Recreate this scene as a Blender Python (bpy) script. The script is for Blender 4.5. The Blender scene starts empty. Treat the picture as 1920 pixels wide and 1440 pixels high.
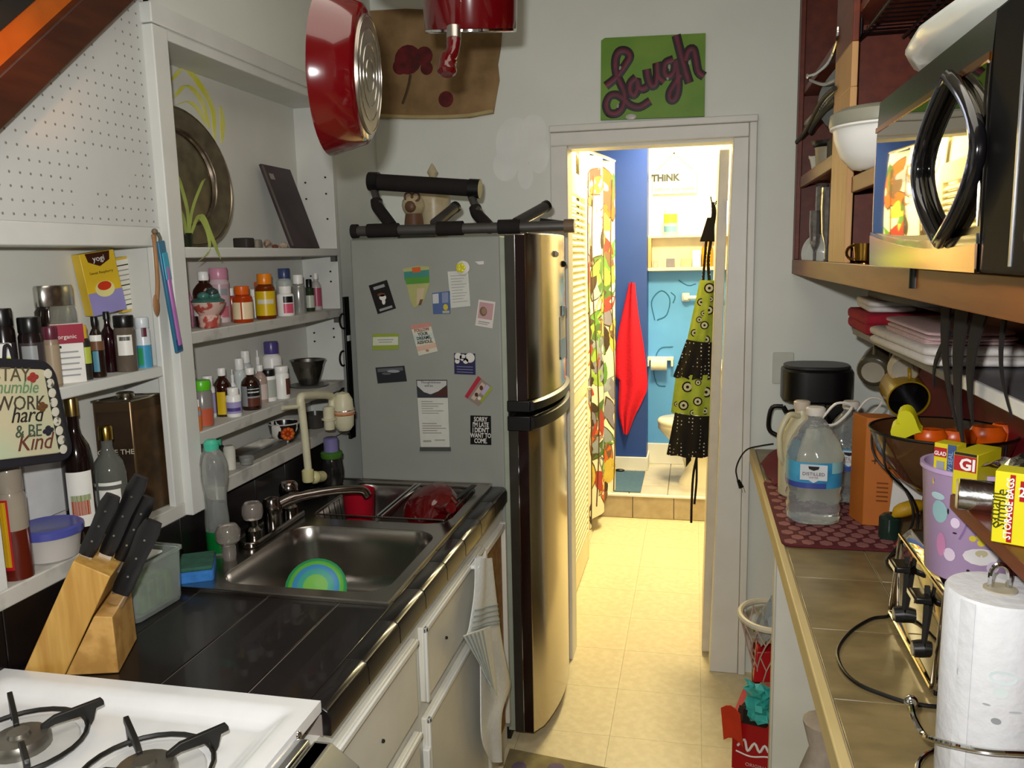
import bpy, bmesh, math, random
from mathutils import Vector, Matrix
random.seed(7)
S = bpy.context.scene
COL = S.collection
# ------------------------------------------------------------------ camera
FPX, YAW, PITCH, ROLL, ZC = 1539.0, .2195, .15417, -.0221, 1.65
_f = Vector((-math.sin(YAW)*math.cos(PITCH), math.cos(YAW)*math.cos(PITCH), -math.sin(PITCH)))
_r = Vector((math.cos(YAW), math.sin(YAW), 0)); _u = _r.cross(_f)
_R = _r*math.cos(ROLL)+_u*math.sin(ROLL); _U = _u*math.cos(ROLL)-_r*math.sin(ROLL)
cam_d = bpy.data.cameras.new('camera'); cam = bpy.data.objects.new('camera', cam_d); COL.objects.link(cam)
cam_d.sensor_width = 36; cam_d.lens = FPX/1920*36; cam_d.clip_start = .02
cam.matrix_world = Matrix(((_R.x,_U.x,-_f.x,0),(_R.y,_U.y,-_f.y,0),(_R.z,_U.z,-_f.z,ZC),(0,0,0,1)))
S.camera = cam
# ------------------------------------------------------------------ world, lights, exposure
S.view_settings.view_transform = 'Standard'; S.view_settings.look = 'None'
S.view_settings.gamma = 1; S.view_settings.use_curve_mapping = False
S.view_settings.exposure = 0.0
w = bpy.data.worlds.new('world'); S.world = w; w.use_nodes = True
w.node_tree.nodes['Background'].inputs[0].default_value = (.05,.045,.04,1)
w.node_tree.nodes['Background'].inputs[1].default_value = 1
def lamp(name, kind, loc, power, color, size=.1, rot=(0,0,0), sy=None):
    d = bpy.data.lights.new(name, kind); d.energy = power; d.color = color
    if kind == 'AREA':
        d.size = size
        if sy: d.shape = 'RECTANGLE'; d.size_y = sy
    else: d.shadow_soft_size = size
    o = bpy.data.objects.new(name, d); COL.objects.link(o); o.location = loc; o.rotation_euler = rot
    return o
lamp('camera_flash', 'AREA', (-.06, .03, 1.75), 24.5, (1,.99,.97), .045, (math.radians(81),0,.2195), .03)
lamp('kitchen_fill_light', 'AREA', (-.15, 1.1, 2.72), 9, (1,.94,.82), 1.1)  # added overhead ambient fill, placed to even out the back wall
lamp('hall_ceiling_light', 'AREA', (-.15, 4.45, 2.36), 62, (1,.84,.44), .35)
lamp('bathroom_light', 'AREA', (-.12, 5.35, 2.55), 24, (1,.86,.58), .3)
# ------------------------------------------------------------------ helpers
def U(px, py, x=None, y=None, z=None):
    """world point where the sight line of a photo pixel meets the real plane x=, y= or z="""
    d = _f + _R*((px-960)/FPX) - _U*((py-720)/FPX)
    t = x/d.x if x is not None else (y/d.y if y is not None else (z-ZC)/d.z)
    return Vector((d.x*t, d.y*t, ZC+d.z*t))
def lin(c):
    if isinstance(c, str):
        c = c.lstrip('#'); c = [int(c[i:i+2],16)/255 for i in (0,2,4)]
    return tuple(((v+.055)/1.055)**2.4 if v > .04045 else v/12.92 for v in c)
MATS = {}
def mat(name, col=None, rough=.5, metal=0, var=.06, scale=18, bump=0, trans=0, emit=0, coat=0, col2=None, kind=None, alpha=1, ior=1.45, stretch=(1,1,1), lo=.42, hi=.58, detail=3, sss=0):
    if name in MATS: return MATS[name]
    m = bpy.data.materials.new(name); m.use_nodes = True; MATS[name] = m
    nt = m.node_tree; N = nt.nodes; L = nt.links; b = N['Principled BSDF']
    c = lin(col); b.inputs['Roughness'].default_value = rough; b.inputs['Metallic'].default_value = metal
    b.inputs['Transmission Weight'].default_value = trans; b.inputs['IOR'].default_value = ior
    b.inputs['Coat Weight'].default_value = coat; b.inputs['Alpha'].default_value = alpha
    tc = N.new('ShaderNodeTexCoord'); mp = N.new('ShaderNodeMapping'); L.new(tc.outputs['Object'], mp.inputs[0]); mp.inputs['Scale'].default_value = stretch
    no = N.new('ShaderNodeTexNoise'); no.inputs['Scale'].default_value = scale; no.inputs['Detail'].default_value = detail; L.new(mp.outputs[0], no.inputs[0])
    cr = N.new('ShaderNodeValToRGB'); L.new(no.outputs[0], cr.inputs[0])
    c2 = lin(col2) if col2 else tuple(min(1,v*(1+var)) for v in c); c1 = c if col2 else tuple(v*(1-var) for v in c)
    e = cr.color_ramp.elements; e[0].color = (*c1,1); e[1].color = (*c2,1); e[0].position = lo if col2 else .3; e[1].position = hi if col2 else .7
    L.new(cr.outputs[0], b.inputs['Base Color'])
    if emit: L.new(cr.outputs[0], b.inputs['Emission Color']); b.inputs['Emission Strength'].default_value = emit
    if bump:
        bp = N.new('ShaderNodeBump'); bp.inputs['Strength'].default_value = bump; bp.inputs['Distance'].default_value = .004
        L.new(no.outputs[0], bp.inputs['Height']); L.new(bp.outputs[0], b.inputs['Normal'])
    return m
def nodes(m): return m.node_tree.nodes, m.node_tree.links, m.node_tree.nodes['Principled BSDF']

ORG = {}
class MB:
    def __init__(s): s.v = []; s.f = []
    def add(s, vs, fs):
        n = len(s.v); s.v += [Vector(v) for v in vs]; s.f += [tuple(i+n for i in f) for f in fs]; return s
    def box(s, x0, x1, y0, y1, z0, z1):
        return s.add([(x0,y0,z0),(x1,y0,z0),(x1,y1,z0),(x0,y1,z0),(x0,y0,z1),(x1,y0,z1),(x1,y1,z1),(x0,y1,z1)],
                     [(0,3,2,1),(4,5,6,7),(0,1,5,4),(1,2,6,5),(2,3,7,6),(3,0,4,7)])
    def obox(s, c, ax, ay, az):
        """box from centre and three half-axis vectors"""
        c = Vector(c); ax, ay, az = Vector(ax), Vector(ay), Vector(az)
        vs = [c+ax*i+ay*j+az*k for k in (-1,1) for i, j in ((-1,-1),(1,-1),(1,1),(-1,1))]
        return s.add(vs, [(0,3,2,1),(4,5,6,7),(0,1,5,4),(1,2,6,5),(2,3,7,6),(3,0,4,7)])
    def rings(s, rs, cap=True, closed=False):
        n = len(rs[0]); vs = [p for r in rs for p in r]; fs = []
        k = len(rs)
        for i in range(k if closed else k-1):
            a, b = i*n, ((i+1) % k)*n
            fs += [(a+j, a+(j+1) % n, b+(j+1) % n, b+j) for j in range(n)]
        if cap and not closed: fs += [tuple(range(n))[::-1], tuple((k-1)*n+j for j in range(n))]
        return s.add(vs, fs)
    def lathe(s, prof, c=(0,0,0), n=20, sx=1, sy=1, cap=True, ax=None):
        """revolve (r,z) about the vertical through c, or about axis ax"""
        c = Vector(c); M = Matrix.Identity(3)
        if ax is not None: M = Vector((0,0,1)).rotation_difference(Vector(ax)).to_matrix()
        return s.rings([[c+M@Vector((max(r,1e-4)*sx*math.cos(6.28318*j/n), max(r,1e-4)*sy*math.sin(6.28318*j/n), z)) for j in range(n)] for r, z in prof], cap)
    def cyl(s, p0, p1, r0, r1=None, n=14):
        p0, p1 = Vector(p0), Vector(p1); d = p1-p0
        return s.lathe([(r0,0),(r0 if r1 is None else r1, d.length)], p0, n, ax=d)
    def tube(s, pts, r, n=8, closed=False):
        pts = [Vector(p) for p in pts]; k = len(pts); rs = []; up = None
        for i, p in enumerate(pts):
            a = pts[i-1] if (i or closed) else p; b = pts[(i+1) % k] if (i < k-1 or closed) else p
            t = (b-a).normalized()
            if up is None: up = t.orthogonal().normalized()
            up = (up - t*up.dot(t)).normalized(); sd = t.cross(up)
            q = r[i] if isinstance(r, (list, tuple)) else r
            rs.append([p+up*q*math.cos(6.28318*j/n)+sd*q*math.sin(6.28318*j/n) for j in range(n)])
        return s.rings(rs, True, closed)
    def prism(s, poly, o, eu, ev, h):
        """polygon (u,v) in the plane o+u*eu+v*ev, extruded by vector h"""
        o, eu, ev, h = Vector(o), Vector(eu), Vector(ev), Vector(h)
        a = [o+eu*u+ev*v for u, v in poly]; n = len(a)
        return s.add(a+[p+h for p in a], [tuple(range(n))[::-1], tuple(range(n, 2*n))]+[(j,(j+1) % n, n+(j+1) % n, n+j) for j in range(n)])
    def sheet(s, fn, nu, nv, th=0):
        """surface fn(u,v) 0..1 with thickness th along its normals"""
        P = [[Vector(fn(i/nu, j/nv)) for j in range(nv+1)] for i in range(nu+1)]
        fs = [(i*(nv+1)+j, (i+1)*(nv+1)+j, (i+1)*(nv+1)+j+1, i*(nv+1)+j+1) for i in range(nu) for j in range(nv)]
        vs = [p for r in P for p in r]
        if not th: return s.add(vs, fs)
        nr = []
        for i in range(nu+1):
            for j in range(nv+1):
                du = P[min(i+1,nu)][j]-P[max(i-1,0)][j]; dv = P[i][min(j+1,nv)]-P[i][max(j-1,0)]
                nn = du.cross(dv); nr.append(nn.normalized() if nn.length > 1e-9 else Vector((0,0,1)))
        m = len(vs); bk = [p-q*th for p, q in zip(vs, nr)]
        ed = [i*(nv+1) for i in range(nu+1)]+[nu*(nv+1)+j for j in range(1,nv+1)]+[i*(nv+1)+nv for i in range(nu-1,-1,-1)]+[j for j in range(nv-1,0,-1)]
        fs2 = [tuple(m+k for k in f[::-1]) for f in fs]
        side = [(ed[(k+1) % len(ed)], ed[k], m+ed[k], m+ed[(k+1) % len(ed)]) for k in range(len(ed))]
        return s.add(vs+bk, fs+fs2+side)
    def sphere(s, c, r, n=14, sx=1, sy=1, sz=1):
        k = max(6, n//2)
        return s.lathe([(r*math.sin(math.pi*i/k), -r*sz*math.cos(math.pi*i/k)) for i in range(k+1)], c, n, sx, sy)
    def build(s, name, m, parent=None, bevel=0, smooth=True, ang=38, seg=2, label=None):
        me = bpy.data.meshes.new(name)
        if parent is not None: o0 = ORG[parent]
        else:
            xs = [v.x for v in s.v]; ys = [v.y for v in s.v]; o0 = Vector(((min(xs)+max(xs))/2, (min(ys)+max(ys))/2, min(v.z for v in s.v)))
        me.from_pydata([tuple(v-o0) for v in s.v], [], s.f); me.update()
        bm = bmesh.new(); bm.from_mesh(me); bmesh.ops.recalc_face_normals(bm, faces=bm.faces); bm.to_mesh(me); bm.free()
        if smooth:
            me.polygons.foreach_set('use_smooth', [True]*len(me.polygons)); me.set_sharp_from_angle(angle=math.radians(ang))
        me.materials.append(m)
        o = bpy.data.objects.new(name, me); COL.objects.link(o)
        if parent is None: o.location = o0
        else: o.parent = parent
        ORG[o] = o0
        if label: o['label'] = label
        if bevel:
            b = o.modifiers.new('bevel', 'BEVEL'); b.width = bevel; b.segments = seg; b.limit_method = 'ANGLE'; b.harden_normals = False
        return o
def box(*a): return MB().box(*a)
def thing(name, label, cat, loc=(0,0,0), group=None):
    o = bpy.data.objects.new(name, None); COL.objects.link(o); o.location = loc; o.empty_display_size = .05
    ORG[o] = Vector(loc); o['label'] = label; o['category'] = cat
    if group: o['group'] = group
    return o
def tag(o, label, cat, group=None):
    o['label'] = label; o['category'] = cat
    if group: o['group'] = group
    return o
def struct(o, label=None):
    o['kind'] = 'structure'
    if label: o['label'] = label
    return o
def link_mesh(name, me, parent, loc, rot=(0,0,0), scale=(1,1,1)):
    """another object that shares mesh data, child of parent, at world loc"""
    o = bpy.data.objects.new(name, me); COL.objects.link(o); o.parent = parent
    o.location = Vector(loc)-ORG[parent]; o.rotation_euler = rot; o.scale = scale
    ORG[o] = ORG[parent]
    return o
def text(body, m, parent, o, ex, ey, size, name='lettering', depth=.0004, align='CENTER', bold=.0, sx=1, spacing=1, line=1, n=None):
    """flat lettering: o centre of the first line's baseline, ex reading direction, ey up"""
    cu = bpy.data.curves.new('t', 'FONT'); cu.body = body; cu.size = size; cu.align_x = align; cu.extrude = depth; cu.offset = bold*size
    cu.space_character = spacing; cu.space_line = line; cu.resolution_u = 2
    t = bpy.data.objects.new('t', cu); COL.objects.link(t)
    dg = bpy.context.evaluated_depsgraph_get(); me = bpy.data.meshes.new_from_object(t.evaluated_get(dg))
    bpy.data.objects.remove(t); bpy.data.curves.remove(cu)
    ex, ey = Vector(ex).normalized(), Vector(ey).normalized(); ez = ex.cross(ey); o = Vector(o)-ORG[parent]
    for v in me.vertices: v.co = o+ex*v.co.x*sx+ey*v.co.y+ez*v.co.z
    me.name = name; me.materials.clear(); me.materials.append(m)
    ob = bpy.data.objects.new(name, me); COL.objects.link(ob); ob.parent = parent; ORG[ob] = ORG[parent]
    return ob
def arc(c, r, a0, a1, n, eu, ev):
    c, eu, ev = Vector(c), Vector(eu), Vector(ev)
    return [c+eu*r*math.cos(a0+(a1-a0)*i/n)+ev*r*math.sin(a0+(a1-a0)*i/n) for i in range(n+1)]
def smoothpath(pts, k=6):
    """Catmull-Rom through points"""
    P = [Vector(p) for p in pts]; P = [P[0]*2-P[1]]+P+[P[-1]*2-P[-2]]; out = []
    for i in range(1, len(P)-2):
        for j in range(k):
            t = j/k; a, b, c, d = P[i-1:i+3]
            out.append(.5*((2*b)+(c-a)*t+(2*a-5*b+4*c-d)*t*t+(3*b-a-3*c+d)*t**3))
    return out+[P[-2]]
def rrect(w, h, r, n=4):
    """rounded rectangle polygon centred at the origin"""
    return [(sx*(w/2-r)+r*math.cos(a0+i*math.pi/2/n), sy*(h/2-r)+r*math.sin(a0+i*math.pi/2/n)) for sx, sy, a0 in ((1,1,0),(-1,1,math.pi/2),(-1,-1,math.pi),(1,-1,math.pi*1.5)) for i in range(n+1)]
X3, Y3, Z3 = Vector((1,0,0)), Vector((0,1,0)), Vector((0,0,1))
# ------------------------------------------------------------------ shared materials
WALL = mat('wall_paint', '#e0e3da', .6, var=.05, scale=2.5, bump=.05)
WHITE = mat('white_paint', '#dedfda', .38, var=.05, scale=7, bump=.08)
WHITE2 = mat('cabinet_white_paint', '#d8d6cb', .4, var=.06, scale=6, bump=.1)
CASING = mat('door_casing_paint', '#e2e0d9', .42, var=.05, scale=6, bump=.08)
BLACKTILE = mat('black_tile', '#120d0f', .3, var=.25, scale=9, coat=.2)
STEEL = mat('stainless_steel', '#a9a49d', .24, 1, var=.06, scale=14)
CHROME = mat('chrome', '#d5d5d5', .07, 1, var=.02)
BLACK = mat('black_plastic', '#0d0c0d', .35, var=.1)
MBLACK = mat('matt_black', '#15120f', .7, var=.15)
WOOD = mat('cabinet_wood', '#6c3815', .45, scale=5, stretch=(10,1,10), col2='#82481c', lo=.3, hi=.7, bump=.04)
WOODL = mat('light_wood', '#b98a55', .5, scale=6, stretch=(10,10,1), col2='#c99b66', lo=.3, hi=.7)
WOODR = mat('red_brown_wood', '#5c2313', .45, scale=5, stretch=(8,1,8), col2='#70301a', lo=.3, hi=.7)
PLWHITE = mat('white_plastic', '#e6e5e0', .35, var=.03)
PAPER = mat('paper', '#d9d8d0', .8, var=.04)
GLASS = mat('clear_glass', '#f4f7f5', .03, trans=1, var=.01)
INK = mat('black_ink', '#17140f', .7, var=.05)
CREAM = mat('cream_plastic', '#cfc9a8', .4, var=.05)
REDENAMEL = mat('red_enamel', '#560409', .16, var=.12, scale=4, coat=.6)
# ================================================================== the setting
XL, XS, XR, YB, CZ = -1.235, -1.21, .70, 3.165, .91
# floor: vinyl squares
fl = struct(box(-1.5, .85, -1.7, 5.06, -.06, -.004).build('floor', mat('floor_joint', '#b4a880', .6), bevel=0))
TILEM = mat('vinyl_floor', '#d8cba6', .42, scale=30, col2='#cfc09a', lo=.35, hi=.6, bump=.03)
tm = None
for i in range(-4, 4):
    for j in range(-5, 8):
        x0, y0 = -.267+.31*i, 3.265+.318*j
        if x0 > .8 or y0 > 5.0: continue
        y1 = min(y0+.318, 5.04)
        if tm is None:
            t = box(-.1544,.1544,-.1584,.1584,-.006,0).build('tile', TILEM, fl, smooth=False); t.data.transform(Matrix.Translation(ORG[fl])); tm = t.data
            t.location = Vector((x0+.155, y0+.159, 0))-ORG[fl]
        else: link_mesh('tile', tm, fl, (x0+.155, (y0+y1)/2, 0), scale=(1,(y1-y0)/.318,1))
# back wall with the doorway
wb = MB(); wb.box(-1.5,-.49,YB,YB+.1,0,2.8).box(.15,.85,YB,YB+.1,0,2.8).box(-.49,.15,YB,YB+.1,2.06,2.8)
struct(wb.build('wall_back', WALL))
struct(MB().prism([(.132,2.054),(.186,2.054),(.186,0),(.077,0)], (0,YB-.022,0), X3, Z3, (0,.022,0)).box(.187,.214,YB-.03,YB,0,2.104).build('trim_1', CASING, bevel=.004), 'white door casing right of the doorway')
struct(box(-.535,.186,YB-.022,YB,2.055,2.104).box(-.537,.216,YB-.029,YB,2.105,2.13).build('trim_2', CASING, bevel=.004), 'white casing board over the doorway')
struct(box(-.535,-.47,YB-.022,YB,0,2.055).build('trim_3', CASING, bevel=.004), 'white door casing left of the doorway')
struct(MB().prism([(.132,2.055),(.15,2.055),(.15,0),(.077,0)], (0,YB,0), X3, Z3, (0,.1,0)).box(-.49,-.47,YB,YB+.1,0,2.055).box(-.49,.15,YB,YB+.1,2.045,2.06).build('trim_4', CASING), 'white jamb lining of the doorway')
patch = mat('spackle', '#e9eae6', .6, var=.05, scale=9)
# right wall, ceiling, wall behind the camera
wr = struct(box(XR,XR+.1,-1.7,YB,0,2.8).build('wall_right', WALL))
redp = mat('red_wall_paint', '#7c1420', .55, scale=3, col2='#641018', lo=.4, hi=.65)
for y0, y1 in ((.2,1.36),(1.37,2.345),(2.365,2.95)):
    box(XR-.012,XR,y0,y1,CZ,1.53).build('backsplash_panel', redp, wr, bevel=.002)
box(XR-.02,XR,2.345,2.365,CZ,1.53).build('backsplash_strip', mat('mauve_strip','#7b5a60',.5), wr)
struct(box(-1.5,.85,-1.7,YB,2.75,2.82).build('ceiling', mat('ceiling_paint','#b9b4a4',.7)))
struct(box(-1.5,.85,-1.8,-1.7,0,2.8).build('wall_front', mat('front_wall_paint','#a59b8a',.7)))
# left wall: solid around the two built-in shelves
wl = MB(); wl.box(-1.5,-1.40,-1.7,YB,0,2.8).box(-1.40,XL,2.70,YB,0,2.8).box(-1.40,XL,1.76,2.70,2.215,2.8).box(-1.40,XL,-1.7,2.70,0,1.035).box(-1.40,XL,-1.7,1.05,1.035,2.8).box(-1.40,XL,1.05,1.78,1.735,2.8)
struct(wl.build('wall_left', WALL))
# hall and bathroom
HW = mat('hall_paint', '#d9d3bd', .6, var=.04)
struct(box(-.75,-.62,3.265,5.06,0,2.4).build('wall_hall_left', HW))
struct(box(.30,.4,3.265,5.9,0,2.6).build('wall_hall_right', HW))
struct(box(-.95,.4,3.265,5.06,2.38,2.45).build('ceiling_hall', HW))
bs = struct(box(-.95,.4,5.06,6.0,-.05,.135).build('floor_bathroom', mat('bath_joint','#9c948a',.7)))
btile = mat('bath_tile', '#c9c2b4', .35, scale=12, col2='#b8afa0', lo=.3, hi=.7)
for i in range(5):
    for j in range(4):
        box(-.865+.24*i,-.629+.24*i,5.055+.24*j,5.291+.24*j,.133,.15).build('tile', btile, bs, bevel=.002)
rt = mat('riser_tile', '#a8977c', .4, scale=14, col2='#b9a98e', lo=.3, hi=.7)
for i in range(5):
    box(-.87+.255*i,-.619+.255*i,5.036,5.062,.002,.138).build('riser_tile', rt, bs, bevel=.002)
box(-.95,.4,5.03,5.056,.14,.153).build('step_edge', PLWHITE, bs, bevel=.002)
BLUE = mat('blue_paint', '#26458f', .5, var=.08, scale=3); LBLUE = mat('light_blue_paint', '#5a9ee2', .5, var=.06, scale=3)
bw = struct(box(-.95,-.312,5.65,6.0,.1,2.65).build('wall_bath_blue', BLUE))
struct(box(-.95,-.31,5.635,5.65,.15,.245).box(-.312,-.30,5.64,5.86,.15,.245).build('baseboard_bath', CASING, bevel=.003))
wk = struct(box(-.33,.4,5.86,6.0,.1,1.525).build('wall_bath_back', LBLUE))
sc_ = mat('wall_scribble', '#2c6c98', .7)
for pts in ([(1228,600),(1222,565),(1240,545),(1256,560),(1250,590),(1232,600)],[(1262,650),(1236,655),(1226,690),(1232,720),(1248,724)],[(1272,455+70),(1290,535),(1305,532)],[(1258,548),(1266,556),(1262,568)]):
    MB().tube(smoothpath([U(a,b,y=5.858) for a, b in pts],4), .004, 5).build('scribble', sc_, wk)
struct(box(-.33,.4,5.86,6.0,1.525,2.65).build('wall_bath_upper', mat('bath_white_paint','#e8e2cb',.6)))
struct(box(-.33,.4,5.845,5.86,.15,.30).build('baseboard_bath_back', CASING, bevel=.003))
struct(box(-.95,-.85,5.06,6.0,.1,2.65).build('wall_bath_left', BLUE))
struct(box(-.95,.4,5.06,6.0,2.62,2.7).build('ceiling_bath', HW))
# ================================================================== built-in shelves, left wall
SHW = mat('shelf_white_paint', '#cfd0ca', .42, var=.06, scale=6, bump=.08)
SHB = mat('shelf_back_paint', '#cfcfc6', .55, var=.05, scale=4)
SHT = mat('worn_shelf_paint', '#c2c0b8', .5, scale=11, col2='#8f8a84', lo=.55, hi=.72)
b = thing('built_in_shelf', 'tall white built-in shelf of four boards holding medicine bottles and a silver platter', 'shelf', (-1.27,2.25,1.03))
bk = box(-1.36,-1.345,1.775,2.715,1.03,2.215).build('back_panel', SHB, b)
YEL = mat('yellow_paint_swirl', '#d3d23a', .6, scale=20, col2='#dcd98a', lo=.4, hi=.7)
for c, w_ in (([(322,150),(345,128),(375,160),(398,205),(402,262)],.014),([(326,182),(350,160),(378,190),(392,240)],.012),([(330,196),(352,190),(372,206),(385,232)],.010),([(413,200),(417,232),(416,268)],.012)):
    P = smoothpath([U(px,py,x=-1.3445) for px, py in c], 5)
    MB().sheet(lambda u, v: P[min(int(u*(len(P)-1)+.5), len(P)-1)]+Vector((.0012,0,0))+Vector((0,(v-.5)*2*w_*(.35+math.sin(math.pi*(.1+.85*u))*.7),(v-.5)*.4*w_)), len(P)-1, 2, .001).build('paint_stroke', YEL, bk)
box(-1.36,-1.21,1.775,1.80,1.03,2.215).build('side_panel', SHW, b, bevel=.002)
sp = box(-1.36,-1.212,2.69,2.715,1.03,2.215).build('side_panel', SHW, b, bevel=.002)
for z in (1.78,1.865,1.92,1.565,1.60,1.37,1.40):
    for xx in (-1.315,-1.24): MB().cyl((xx,2.6895,z+(xx+1.3)*.2),(xx,2.686,z+(xx+1.3)*.2),.0032,n=8).build('peg_hole', INK, sp)
box(-1.235,-1.20,1.735,1.792,1.035,2.188).build('stile', SHW, b, bevel=.003)
box(-1.36,-1.205,1.775,2.715,2.165,2.22).build('top_board', SHW, b, bevel=.003)
box(-1.2345,-1.198,1.733,2.715,2.19,2.235).build('cornice', SHW, b, bevel=.003)
SHZ = (1.69,1.483,1.23,1.085)
for z, t in zip(SHZ, (.026,.03,.032,.04)):
    sh = box(-1.345,-1.208,1.80,2.69,z-t,z).build('shelf', SHT if z < 1.5 else SHW, b, bevel=.003)
    if z > 1.1: box(-1.23,-1.212,2.672,2.69,z-t-.018,z-t).build('bracket', mat('dull_bracket','#6f6e68',.4,.6), sh)
a = thing('spice_shelf', 'white built-in wall shelf for spices and bottles below the pegboard', 'shelf', (-1.28,1.4,1.03))
box(-1.36,-1.345,1.05,1.775,1.03,1.735).build('back_panel', SHB, a)
box(-1.36,-1.236,1.715,1.735,1.03,1.735).build('side_panel', SHW, a, bevel=.002)
box(-1.36,-1.236,1.05,1.07,1.03,1.735).build('side_panel', SHW, a, bevel=.002)
box(-1.24,-1.222,1.70,1.742,1.066,1.69).build('stile', SHW, a, bevel=.003)
box(-1.24,-1.222,1.08,1.198,1.066,1.387).build('stile', SHW, a, bevel=.003)
box(-1.345,-1.222,1.05,1.742,1.69,1.735).build('top_rail', SHW, a, bevel=.003)
box(-1.345,-1.225,1.07,1.715,1.387,1.412).build('shelf', SHW, a, bevel=.003)
box(-1.345,-1.2205,1.07,1.744,1.033,1.068).build('shelf', SHT, a, bevel=.003)
# pegboard above it
pb = mat('pegboard_white', '#c3c4c1', .5, var=.03, scale=5)
N, L, P = nodes(pb)
tc = N.new('ShaderNodeTexCoord'); sx = N.new('ShaderNodeSeparateXYZ'); L.new(tc.outputs['Object'], sx.inputs[0])
def M2(op, a_, b_=None):
    n = N.new('ShaderNodeMath'); n.operation = op
    for k, q in enumerate((a_, b_)):
        if q is None: continue
        if isinstance(q, (int, float)): n.inputs[k].default_value = q
        else: L.new(q, n.inputs[k])
    return n.outputs[0]
dy = M2('SUBTRACT', M2('FRACT', M2('MULTIPLY', sx.outputs[1], 39.4)), .5); dz = M2('SUBTRACT', M2('FRACT', M2('MULTIPLY', sx.outputs[2], 39.4)), .5)
d2 = M2('ADD', M2('MULTIPLY', dy, dy), M2('MULTIPLY', dz, dz)); hole = M2('LESS_THAN', d2, .011)
no2 = N.new('ShaderNodeTexNoise'); no2.inputs['Scale'].default_value = 6; L.new(tc.outputs['Object'], no2.inputs[0])
hole = M2('MULTIPLY', hole, M2('GREATER_THAN', no2.outputs[0], .42))
mx = N.new('ShaderNodeMix'); mx.data_type = 'RGBA'; cr = [n for n in N if n.type == 'VALTORGB'][0]
L.new(hole, mx.inputs[0]); L.new(cr.outputs[0], mx.inputs[6]); mx.inputs[7].default_value = (.22,.20,.18,1); L.new(mx.outputs[2], P.inputs['Base Color'])
tag(box(-1.235,-1.226,.55,1.742,1.735,2.6).build('pegboard', pb, bevel=.001), 'white painted pegboard panel above the spice shelf', 'pegboard')
# black tiled backsplash and counter
cl = thing('kitchen_counter', 'black tiled kitchen worktop around the steel sink', 'counter', (-.9,1.85,.86))
JT = mat('dark_grout','#8a8078',.8)
for x0, x1, y0, y1 in ((-1.235,-.60,1.17,1.60),(-1.235,-.60,2.51,2.518),(-1.235,-1.19,1.60,2.517),(-.66,-.60,1.60,2.517)):
    box(x0,x1,y0,y1,.86,.9075).build('bed', JT, cl)
for i, (x0, x1) in enumerate(((-1.235,-1.096),(-1.093,-.9235),(-.9205,-.7515),(-.7485,-.632))):
    for y0, y1 in ((1.172,1.60),):
        box(x0,x1,y0,y1,.90,.91).build('tile', BLACKTILE, cl, bevel=.0015)
for y0, y1 in ((1.602,1.75),(1.753,1.92),(1.923,2.09),(2.093,2.26),(2.263,2.43),(2.433,2.517)):
    box(-1.235,-1.185,y0,y1,.90,.91).build('tile', BLACKTILE, cl, bevel=.0015)
    box(-.655,-.632,y0,y1,.90,.91).build('tile', BLACKTILE, cl, bevel=.0015)
for k in range(8):
    y0 = 1.1695+.168*k
    MB().prism([(-.63,.912),(-.598,.912),(-.588,.906),(-.584,.895),(-.584,.862),(-.60,.862),(-.60,.899),(-.63,.899)], (0,y0,0), X3, Z3, (0,.1668,0)).build('edge_tile', BLACKTILE, cl, bevel=.002)
for k in range(9):
    y0 = 1.0+.178*k
    box(-1.235,-1.222,y0,y0+.176,.91,1.034).build('backsplash_tile', BLACKTILE, cl, bevel=.002)
# lower cabinets (left), white doors with a raised edge
lc = thing('base_cabinet', 'white painted base cabinet below the sink with lipped doors and drawers', 'cabinet', (-.9,1.8,0))
box(-1.235,-.605,1.12,2.515,.0,.715).build('body', WHITE2, lc)
box(-.66,-.605,1.12,2.515,.715,.861).build('front_rail', WHITE2, lc)
box(-1.235,-.66,1.12,1.135,.715,.861).build('end_rail', WHITE2, lc)
def front(name, y0, y1, z0, z1, x=-.605):
    o = MB(); o.box(x,x+.014,y0,y1,z0,z1); f = o.build(name, WHITE2, lc, bevel=.003)
    r = MB(); r.box(x+.014,x+.022,y0,y1,z1-.014,z1).box(x+.014,x+.022,y0,y0+.014,z0,z1)
    r.build('lip', WHITE, f, bevel=.003); return f
front('drawer', 1.15, 1.615, .64, .822); front('door', 1.15, 1.615, .08, .60)
front('drawer', 1.665, 2.205, .64, .822)
d_ = front('door', 1.665, 2.205, .08, .60)
box(-.60,-.583,1.652,1.668,.47,.53).build('hinge', WHITE, d_, bevel=.003)
for yy, zz in ((1.40,.71),(1.83,.72)): MB().lathe([(.004,0),(.004,.004),(.001,.006)], (-.591,yy,zz), 8, ax=X3).build('screw', MBLACK, lc)
box(-.606,-.586,2.225,2.245,.10,.80).box(-.606,-.586,2.478,2.498,.10,.80).box(-.606,-.586,2.245,2.478,.78,.80).build('open_front_frame', WHITE2, lc, bevel=.003)
box(-.604,-.600,2.245,2.478,.10,.78).build('bare_panel', mat('bare_particle_board','#9a7240',.8,scale=40,col2='#86602f',bump=.1), lc)
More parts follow.
